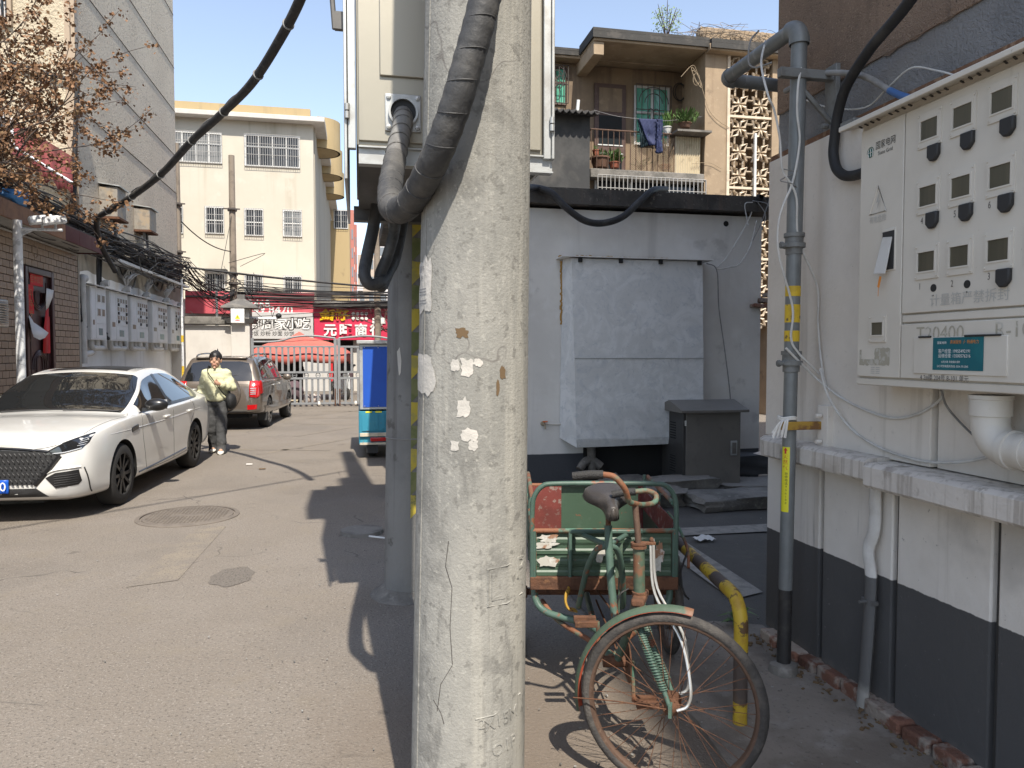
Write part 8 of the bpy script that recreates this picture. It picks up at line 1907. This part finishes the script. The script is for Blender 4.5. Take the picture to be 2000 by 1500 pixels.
D('blue_glass', (.018,.022,.028), rough=.25, layers=[('n',(.05,.055,.062),1,.45,.62,.6)])
for px0, px1, py0, py1, nb, gl, mu, trn in ((330,434,258,318,22,'curtain_glass',3,.62),(478,586,265,327,24,'blue_glass',3,.62),(322,358,403,456,8,'blue_glass',1,0),(401,438,404,457,8,'blue_glass',1,.5),(478,515,408,461,8,'blue_glass',1,.5),(553,590,411,463,8,'curtain_glass',1,.5),(402,440,533,580,8,'blue_glass',1,0),(478,514,536,580,8,'blue_glass',1,0),(554,590,539,580,8,'blue_glass',1,0)):
    window('window', px0, px1, py0, py1, YCB, cb_, bars=nb, glass=gl, mull=mu, transom=trn)
m = MB(); a = P(400,530,y=YCB); m.box(a.x,P(445,530,y=YCB).x,YCB-.5,YCB-.01,a.z,a.z+.08); m.build('window_canopy', 'roof_felt', cb_)
# round balconies on the side
yb_ = [P(648,260,x=xc).y]
for k, yy in enumerate((39.6,45.0,50.4)):
    cen = V(xc+.05,yy,0); rr = 1.12; z0, z1 = 11.9, 13.42
    m = MB(); m.lathe([(rr-.1,z0-.0),(rr,z0),(rr,z1),(rr-.12,z1),(rr-.12,z0+.12),(0,z0+.12)], 28, cen, a0=-PI/2, a1=PI/2); m.lathe([(0,z0),(rr,z0)], 28, cen, a0=-PI/2, a1=PI/2); m.build('round_balcony', 'ochre', cb_)
m = MB(); m.box(xc+.055,P(683,480,y=57).x,57,63,0,11.5); m.build('rear_wing', 'ochre_plain', cb_)
window('window', 652,680,410,447,57,cb_,bars=6,glass='blue_glass',mull=1)
# far tower blocks
D('tower_red', (.36,.14,.11), rough=.9); D('tower_white', (.60,.58,.57), rough=.9); D('tower_tan', (.42,.36,.30), rough=.9); D('tower_glass', (.16,.18,.20), rough=.2)
def tower(label, px0, px1, pyt, D_, mat, fl=3.0):
    a, b = at(px0,690,D_), at(px1,690,D_); zt_ = at(px0,pyt,D_).z; w = (b-a).length; x0, y0_ = a.x, a.y
    t = thing('tower_block', label, 'tower block', ((a.x+b.x)/2,y0_,0), group='far tower blocks')
    m = MB(); m.box(x0,x0+w,y0_,y0_+12,0,zt_); m.build('wall', mat, t)
    m = MB(); z = 2.0
    while z < zt_-2:
        n = max(2, int(w/2.6))
        for i in range(n): xx = x0+w*(i+.22)/n; m.box(xx,xx+w/n*.5,y0_-.06,y0_-.01,z,z+1.6)
        z += fl
    m.build('window_field', 'tower_glass', t, kind='stuff')
    m = MB(); z = 1.0
    while z < zt_-2: m.box(x0,x0+w*.28,y0_-.5,y0_-.07,z,z+.9); z += fl
    m.build('balcony_field', 'tower_white', t, kind='stuff')
tower('red and white tower block farthest left in the gap beside the cream building', 681,693,412,120,'tower_red')
tower('shorter red tower block just right of the tallest red one', 692.5,699,440,128,'tower_red')
tower('tan tower block seen between the hanging cable loops', 700,735,498,135,'tower_tan')
tower('pale tower block seen right of the hanging cable loops', 735,790,468,140,'tower_white')
tower('wide tan block hidden mostly behind the poles', 790,1100,520,150,'tower_tan')
# small solar street lamp before the cream building
t = thing('street_lamp', 'thin grey street lamp with small panel before the cream building', 'street lamp', P(425,690,y=31))
q_ = P(425,690,y=31); zt_ = P(425,532,y=31).z
m = MB(); m.cyl((q_.x,31,0),(q_.x,31,zt_),.06,.045,10); m.build('post', 'galv', t); m = MB(); m.obox((q_.x-.2,31,zt_+.02),.7,.35,.06,Matrix.Rotation(.25,3,'Y')); m.build('panel', 'steel_dark', t)

# ------------------------------------------------------------------ overhead wires across the end of the lane
m = MB(); rnd = random.Random(4)
A_ = [V(-5.22,24.7,4.45),V(-5.2,24.75,4.15),V(-5.2,24.8,3.95)]
for k in range(34):
    a = rnd.choice(A_)+V(rnd.gauss(0,.05),rnd.gauss(0,.08),rnd.gauss(0,.14)); b = V(fp2.x+rnd.gauss(0,.1),fp2.y,P(458,575,y=fp2.y).z+rnd.gauss(0,.35)); m.tube(sag(a,b,rnd.uniform(.05,.5),10), rnd.choice([.010,.012,.016]), 4)
    e = V(6+rnd.gauss(0,1),29+rnd.gauss(0,.6),3.95+rnd.gauss(0,.14)); m.tube(sag(b,e,rnd.uniform(.02,.22),14), rnd.choice([.010,.012,.018]), 4)
for k in range(14): p_ = V(fp2.x,fp2.y-.2,P(458,570,y=fp2.y).z)+V(rnd.gauss(0,.3),0,rnd.gauss(0,.4)); m.tube(smooth([p_,p_+V(rnd.gauss(0,.6),rnd.gauss(0,.2),rnd.gauss(-.3,.4)),p_+V(rnd.gauss(.3,.8),0,rnd.gauss(-.2,.5))],5), .010, 4)
o = tag(m.build('overhead_wires', 'cable_black'), 'mass of sagging black overhead wires before the shop signs', 'wires'); o['kind'] = 'stuff'
for k, (a, b, d, lab) in enumerate([((V(fp1.x,fp1.y,6.0)),V(fp2.x,fp2.y,5.2),.25,'single insulated wire between the grey and brown concrete poles'),(V(fp2.x,fp2.y,6.6),V(-4.6,25.5,3.0),.05,'thin stay wire slanting down from the brown concrete pole'),(V(-5.2,24.4,4.3),V(9,28.5,4.0),.25,'thickest black cable sagging in front of the shop signs')]):
    cable('overhead_wire', lab, sag(a,b,d,16), [.018,.010,.035][k], 'cable_black', 6, 'wire', 0)
# bare twigs of a roadside tree by the pink sign
bt_ = thing('bare_tree', 'leafless twiggy tree in front of the pink shop sign', 'tree', P(790,690,y=29.5))
b = P(790,690,y=29.5); b.z = 0; m = MB(); rnd = random.Random(31)
def twig(p, d, ln, r, dep):
    pts = [p]
    for i in range(3): d = (d+V(rnd.gauss(0,.22),rnd.gauss(0,.22),rnd.gauss(0,.15))).normalized(); p = p+d*ln/3; pts.append(p)
    m.tube(pts, [r*(1-.2*i) for i in range(4)], 4)
    if dep < 4:
        for i in range(3): twig(pts[rnd.choice([1,2,3])], (d+V(rnd.gauss(0,.7),rnd.gauss(0,.5),rnd.gauss(.1,.5))).normalized(), ln*.68, r*.6, dep+1)
m.tube([b,b+V(0,0,2.4)], [.09,.07], 8); twig(b+V(0,0,2.3), V(-.6,0,.5).normalized(), 1.1, .04, 0); twig(b+V(0,0,2.3), V(-.9,.1,.1).normalized(), 1.2, .035, 0); twig(b+V(0,0,2.4), V(.3,0,.9).normalized(), 1.0, .04, 0)
m.build('trunk', 'tree_bark', bt_)
# ------------------------------------------------------------------ people
D('skin', (.46,.27,.185), rough=.55); D('hair', (.012,.011,.011), rough=.5); D('jacket', (.53,.52,.34), rough=.85, bump=.35, bscale=16, bdist=.03, layers=[('n',(.47,.46,.295),5,.45,.62,.6)])
D('jeans', (.055,.056,.058), rough=.9, bump=.3, bscale=20, bdist=.02, layers=[('n',(.10,.10,.10),5,.50,.66,.7)]); D('shoe_white', (.70,.67,.60), rough=.7); D('bag_black', (.015,.015,.016), rough=.7); D('black_clothes', (.022,.021,.022), rough=.85, bump=.3, bscale=14); D('lip', (.33,.14,.10), rough=.5)
def skin_mesh(verts, edges, radii, root=0, sub=2):
    me = bpy.data.meshes.new('s'); me.from_pydata([tuple(v) for v in verts], edges, []); o = bpy.data.objects.new('s', me); COL.objects.link(o)
    o.modifiers.new('k','SKIN'); sv = me.skin_vertices[0].data
    for i, r in enumerate(radii): sv[i].radius = r if isinstance(r, tuple) else (r, r)
    sv[root].use_root = True
    sb_ = o.modifiers.new('u','SUBSURF'); sb_.levels = sub; sb_.render_levels = sub
    dg = bpy.context.evaluated_depsgraph_get(); dg.update(); e = o.evaluated_get(dg); m2 = e.to_mesh()
    vs = [v.co.copy() for v in m2.vertices]; fs = [tuple(p.vertices) for p in m2.polygons]; e.to_mesh_clear(); bpy.data.objects.remove(o); bpy.data.meshes.remove(me)
    return vs, fs
def cloth_mesh(m, name, mat, parent, amp, seed):
    o = m.build(name, mat, parent, sharp=180)
    r_ = o.modifiers.new('r','REMESH'); r_.mode = 'VOXEL'; r_.voxel_size = .014; r_.use_smooth_shade = True
    s_ = o.modifiers.new('s','SMOOTH'); s_.iterations = 5; s_.factor = .6
    dg = bpy.context.evaluated_depsgraph_get(); dg.update(); me = bpy.data.meshes.new_from_object(o.evaluated_get(dg)); o.modifiers.clear(); o.data = me
    for v in me.vertices:
        c = v.co; e = amp*(mnoise.noise(V(c.x*8,c.y*8,c.z*14)+V(seed*5,0,0))*.8+mnoise.noise(V(c.x*20,c.y*20,c.z*30)+V(0,seed*3,0))*.4); v.co = c+v.normal*e
    return o
def person(name, label, loc, rz, J, mats, bag=True):
    """J: joint positions in the person's frame (faces -y)"""
    t = thing(name, label, 'person', loc, rz, local=True)
    hd_ = J['head']; HS = 1.14
    def hh(v): return hd_+(v-hd_)*HS
    # body: one continuous surface
    names = ['pelvis','waist','chest','neck0','neck1','shR','elR','wrR','shL','elL','wrL','hipR','knR','anR','toR','hipL','knL','anL','toL']
    rad = dict(pelvis=(.11,.09), waist=(.10,.08), chest=(.12,.09), neck0=.058, neck1=.052, shR=.055, elR=.042, wrR=.028, shL=.055, elL=.042, wrL=.028, hipR=.082, knR=.055, anR=.038, toR=.035, hipL=.082, knL=.055, anL=.038, toL=.035)
    ix = {n: i for i, n in enumerate(names)}
    E_ = [('pelvis','waist'),('waist','chest'),('chest','neck0'),('neck0','neck1'),('chest','shR'),('shR','elR'),('elR','wrR'),('chest','shL'),('shL','elL'),('elL','wrL'),('pelvis','hipR'),('hipR','knR'),('knR','anR'),('anR','toR'),('pelvis','hipL'),('hipL','knL'),('knL','anL'),('anL','toL')]
    vs, fs = skin_mesh([J[n] for n in names], [(ix[a],ix[b]) for a, b in E_], [rad[n] for n in names])
    m = MB(); m.add(vs, fs)
    # head with jaw, nose, ears
    nb0 = len(m.v)
    m.sphere(hd_+V(0,0,.025),.076,.094,.098,20,14); m.sphere(hd_+V(0,-.022,-.055),.058,.062,.062,16,10); m.sphere(hd_+V(0,-.090,-.012),.010,.014,.020,8,6); m.sphere(hd_+V(0,-.085,-.105),.022,.018,.016,8,6)
    for s_ in (-1,1): m.sphere(hd_+V(s_*.078,.005,-.005),.012,.022,.032,8,6); m.sphere(hd_+V(s_*.036,-.075,-.03),.022,.015,.02,8,6)
    for i in range(nb0, len(m.v)): m.v[i] = tuple(hh(Vector(m.v[i])))
    # hands with five fingers
    for wr, el, cur, sgn in ((J['wrR'],J['elR'],J['curlR'],-1),(J['wrL'],J['elL'],J['curlL'],1)):
        d = (wr-el).normalized(); side = J['palmR' if sgn < 0 else 'palmL'].normalized(); nrm = d.cross(side).normalized()
        pc_ = wr+d*.05; m.tube([wr-d*.01,wr+d*.03,wr+d*.085], [.026,.036,.034], 10, flat=.62)
        for k, ln in enumerate((.068,.078,.072,.058)):
            b0 = wr+d*.08+side*(-.028+.0187*k); d1 = (d+nrm*cur*.55).normalized(); d2 = (d*(1-cur)+nrm*cur*1.6).normalized(); m.tube([b0,b0+d1*ln*.5,b0+d1*ln*.5+d2*ln*.5], [.0095,.009,.0075], 6)
        tb0 = wr+d*.03-side*.03; m.tube([tb0,tb0+(d*.7-side*.7)*.035,tb0+(d*.7-side*.7)*.035+(d+nrm*cur*.6).normalized()*.03], [.012,.0105,.009], 6)
    bd = m.build('body', mats['skin'], t, sharp=180); rm = bd.modifiers.new('r','REMESH'); rm.mode = 'VOXEL'; rm.voxel_size = .008; rm.use_smooth_shade = True; sm = bd.modifiers.new('s','SMOOTH'); sm.iterations = 3; sm.factor = .5
    # face
    for s_ in (-1,1):
        m = MB(); m.sphere(hd_+V(s_*.032,-.0865,.012),.014,.006,.006,10,6); m.xf(hh); m.build('eye', mats['hair'], t)
        m = MB(); m.tube([hd_+V(s_*.014,-.094,.033),hd_+V(s_*.034,-.092,.038),hd_+V(s_*.052,-.080,.033)], .005, 6); m.xf(hh); m.build('eyebrow', mats['hair'], t)
    m = MB(); m.sphere(hd_+V(0,-.090,-.062),.024,.008,.008,12,6); m.xf(hh); m.build('mouth', 'lip', t)
    # hair
    m = MB(); n, k = 28, 14; vs = []
    for j in range(k+1):
        th = PI*.62*j/k
        for i in range(n):
            a = 2*PI*i/n; fr = max(0, -math.sin(a)); lim = th if fr < .3 else th*(1-.24*min(1,(fr-.3)/.4)-.04*math.sin(i*2.3)); w = 1-.13*(j/k)**3+.10*mnoise.noise(V(math.cos(a)*4,math.sin(a)*4,th*4))+.05*mnoise.noise(V(math.cos(a)*11,math.sin(a)*11,th*5))
            vs.append(hd_+V(0,.006,.03)+V(.093*math.sin(lim)*math.cos(a)*w,.110*math.sin(lim)*math.sin(a)*w,.112*math.cos(lim)*w))
    m.add(vs, [(j*n+i, j*n+(i+1) % n, (j+1)*n+(i+1) % n, (j+1)*n+i) for j in range(k) for i in range(n)]); m.xf(hh); o = m.build('hair', mats['hair'], t, sharp=70); o.modifiers.new('s','SOLIDIFY').thickness = .012
    # jacket and trousers
    def fold(vs, amp, f, seed): return [v+V(1,1,.3)*amp*mnoise.noise(V(v.x*f,v.y*f,v.z*f*1.6)+V(seed,0,0)) for v in vs]
    hem = J['pelvis']+V(0,0,.0)
    m = MB(); n = 24; vs = []; px_ = J['pelvis']
    for z, rx2, ry2 in ((.855,.15,.12),(.88,.17,.14),(.94,.185,.15),(1.05,.178,.145),(1.18,.178,.14),(1.28,.17,.13),(1.335,.145,.11),(1.375,.10,.09),(1.41,.076,.078),(1.45,.072,.074)):
        for i in range(n): a_ = 2*PI*i/n; vs.append(V(rx2*math.cos(a_), ry2*math.sin(a_)-.008, z))
    m.add(vs, [(j*n+i, j*n+(i+1) % n, (j+1)*n+(i+1) % n, (j+1)*n+i) for j in range(9) for i in range(n)]+[tuple(range(n-1,-1,-1)), tuple(9*n+i for i in range(n))])
    for sd in 'RL':
        s0, e0, w0_ = J['sh'+sd], J['el'+sd], J['wr'+sd]; pts_ = smooth([s0.lerp(V(0,0,s0.z-.02),.35), s0, s0.lerp(e0,.5), e0, e0.lerp(w0_,.5), e0.lerp(w0_,.82), e0.lerp(w0_,.96)], 4)
        k_ = len(pts_)-1; m.tube(pts_, [.078-.020*(i/k_)+.010*math.sin(i*1.7)-(.018 if i > k_-3 else 0) for i in range(k_+1)], 14)
    jk_ = cloth_mesh(m, 'jacket', mats['top'], t, .013, 1)
    m = MB(); m.lathe([(.066,0),(.075,.01),(.072,.05),(.062,.055)], 20, J['neck0']+V(0,-.008,.02)); m.build('collar', mats['top'], jk_)
    m = MB(); vs = []
    for z, rx2, ry2 in ((.76,.06,.07),(.80,.15,.115),(.86,.168,.125),(.94,.16,.12),(1.0,.15,.115)):
        for i in range(n): a_ = 2*PI*i/n; vs.append(V(rx2*math.cos(a_), ry2*math.sin(a_), z))
    m.add(vs, [(j*n+i, j*n+(i+1) % n, (j+1)*n+(i+1) % n, (j+1)*n+i) for j in range(4) for i in range(n)]+[tuple(range(n-1,-1,-1)), tuple(4*n+i for i in range(n))])
    for sd in 'RL':
        pts_ = smooth([J['hip'+sd], J['hip'+sd].lerp(J['kn'+sd],.5), J['kn'+sd], J['kn'+sd].lerp(J['an'+sd],.6), V(J['an'+sd].x,J['an'+sd].y-.012,-.005+J['lift'+sd])], 4); k_ = len(pts_)-1
        m.tube(pts_, [.100-.022*(i/k_)+.006*math.sin(i*2.1) for i in range(k_+1)], 14)
    cloth_mesh(m, 'trousers', mats['legs'], t, .012, 2)
    for sd in 'RL':
        a, b = J['an'+sd], J['to'+sd]; d = (b-a); d.z = 0; d.normalize(); m = MB(); n = 10; vs = []; k = 10
        for i in range(n+1):
            u = i/n; y = -.07+.27*u; w = .040+.012*math.sin(PI*min(1,u*1.05))-.030*max(0,(u-.85)/.15)**2-.008*max(0,(.12-u)/.12); h = .105-.068*u**.8
            for j in range(k): an = 2*PI*j/k; vs.append(a+d*y+d.cross(V(0,0,1))*w*math.cos(an)+V(0,0,-a.z+max(.0,(h/2)+(h/2)*math.sin(an))+(.0)+J['lift'+sd]))
        m.add(vs, [(i*k+j, i*k+(j+1) % k, (i+1)*k+(j+1) % k, (i+1)*k+j) for i in range(n) for j in range(k)]+[tuple(range(k)), tuple(n*k+k-1-j for j in range(k))]); m.build('shoe', mats['shoe'], t, sharp=60)
    return t
J1 = dict(pelvis=V(0,0,.90), waist=V(0,-.005,1.02), chest=V(0,-.01,1.24), neck0=V(0,-.005,1.385), neck1=V(.0,-.02,1.46), head=V(.0,-.035,1.535),
 shR=V(-.155,.0,1.325), elR=V(-.235,.03,1.08), wrR=V(-.285,-.04,.85), shL=V(.155,.0,1.325), elL=V(.255,-.02,1.08), wrL=V(.09,-.21,1.15),
 hipR=V(-.085,0,.86), knR=V(-.085,-.02,.47), anR=V(-.075,.10,.09), toR=V(-.075,-.03,.04), hipL=V(.085,0,.86), knL=V(.085,-.07,.48), anL=V(.085,-.13,.085), toL=V(.10,-.26,.03),
 curlR=.5, curlL=.9, palmR=V(0,-1,0), palmL=V(0,0,-1), liftR=.01, liftL=0)
wp_ = P(425,884,z=0)
pm1 = person('person', 'walking person in pale yellow-green jacket holding a black shoulder strap', wp_, R(-2), J1, dict(skin='skin', hair='hair', top='jacket', legs='jeans', shoe='shoe_white'))
m = MB(); strap = smooth([V(-.10,.10,1.40),V(-.115,-.03,1.425),V(-.10,-.145,1.34),V(.0,-.19,1.20),V(.10,-.185,1.05),V(.19,-.12,.93),V(.22,.02,.92),V(.12,.16,1.10),V(-.02,.17,1.30),V(-.10,.10,1.40)],6); m.tube(strap, .022, 8, flat=.25)
sg = thing('shoulder_bag', 'black shoulder bag worn across the walking person', 'bag', wp_, R(-2), local=True)
m.build('strap', 'bag_black', sg)
m = MB(); m.sphere((.235,-.06,.86),.085,.15,.14,14,10); m.xf(lambda v: v+V(1,1,1)*.02*mnoise.noise(v*9)); m.build('pouch', 'bag_black', sg)
J2 = dict(J1); J2.update(wrL=V(.29,-.10,.90), elL=V(.27,.02,1.10), curlL=.4, palmL=V(0,-1,0), anR=V(-.09,.0,.085), toR=V(-.10,-.13,.03), anL=V(.09,0,.085), toL=V(.10,-.13,.03), knL=V(.09,-.02,.47), liftR=0)
b = P(578,760,y=28.9)
person('person', 'person in black standing under the red canopy behind the gate', (b.x,28.9,0), R(35), J2, dict(skin='skin', hair='far_pole_grey', top='black_clothes', legs='black_clothes', shoe='black_clothes'))
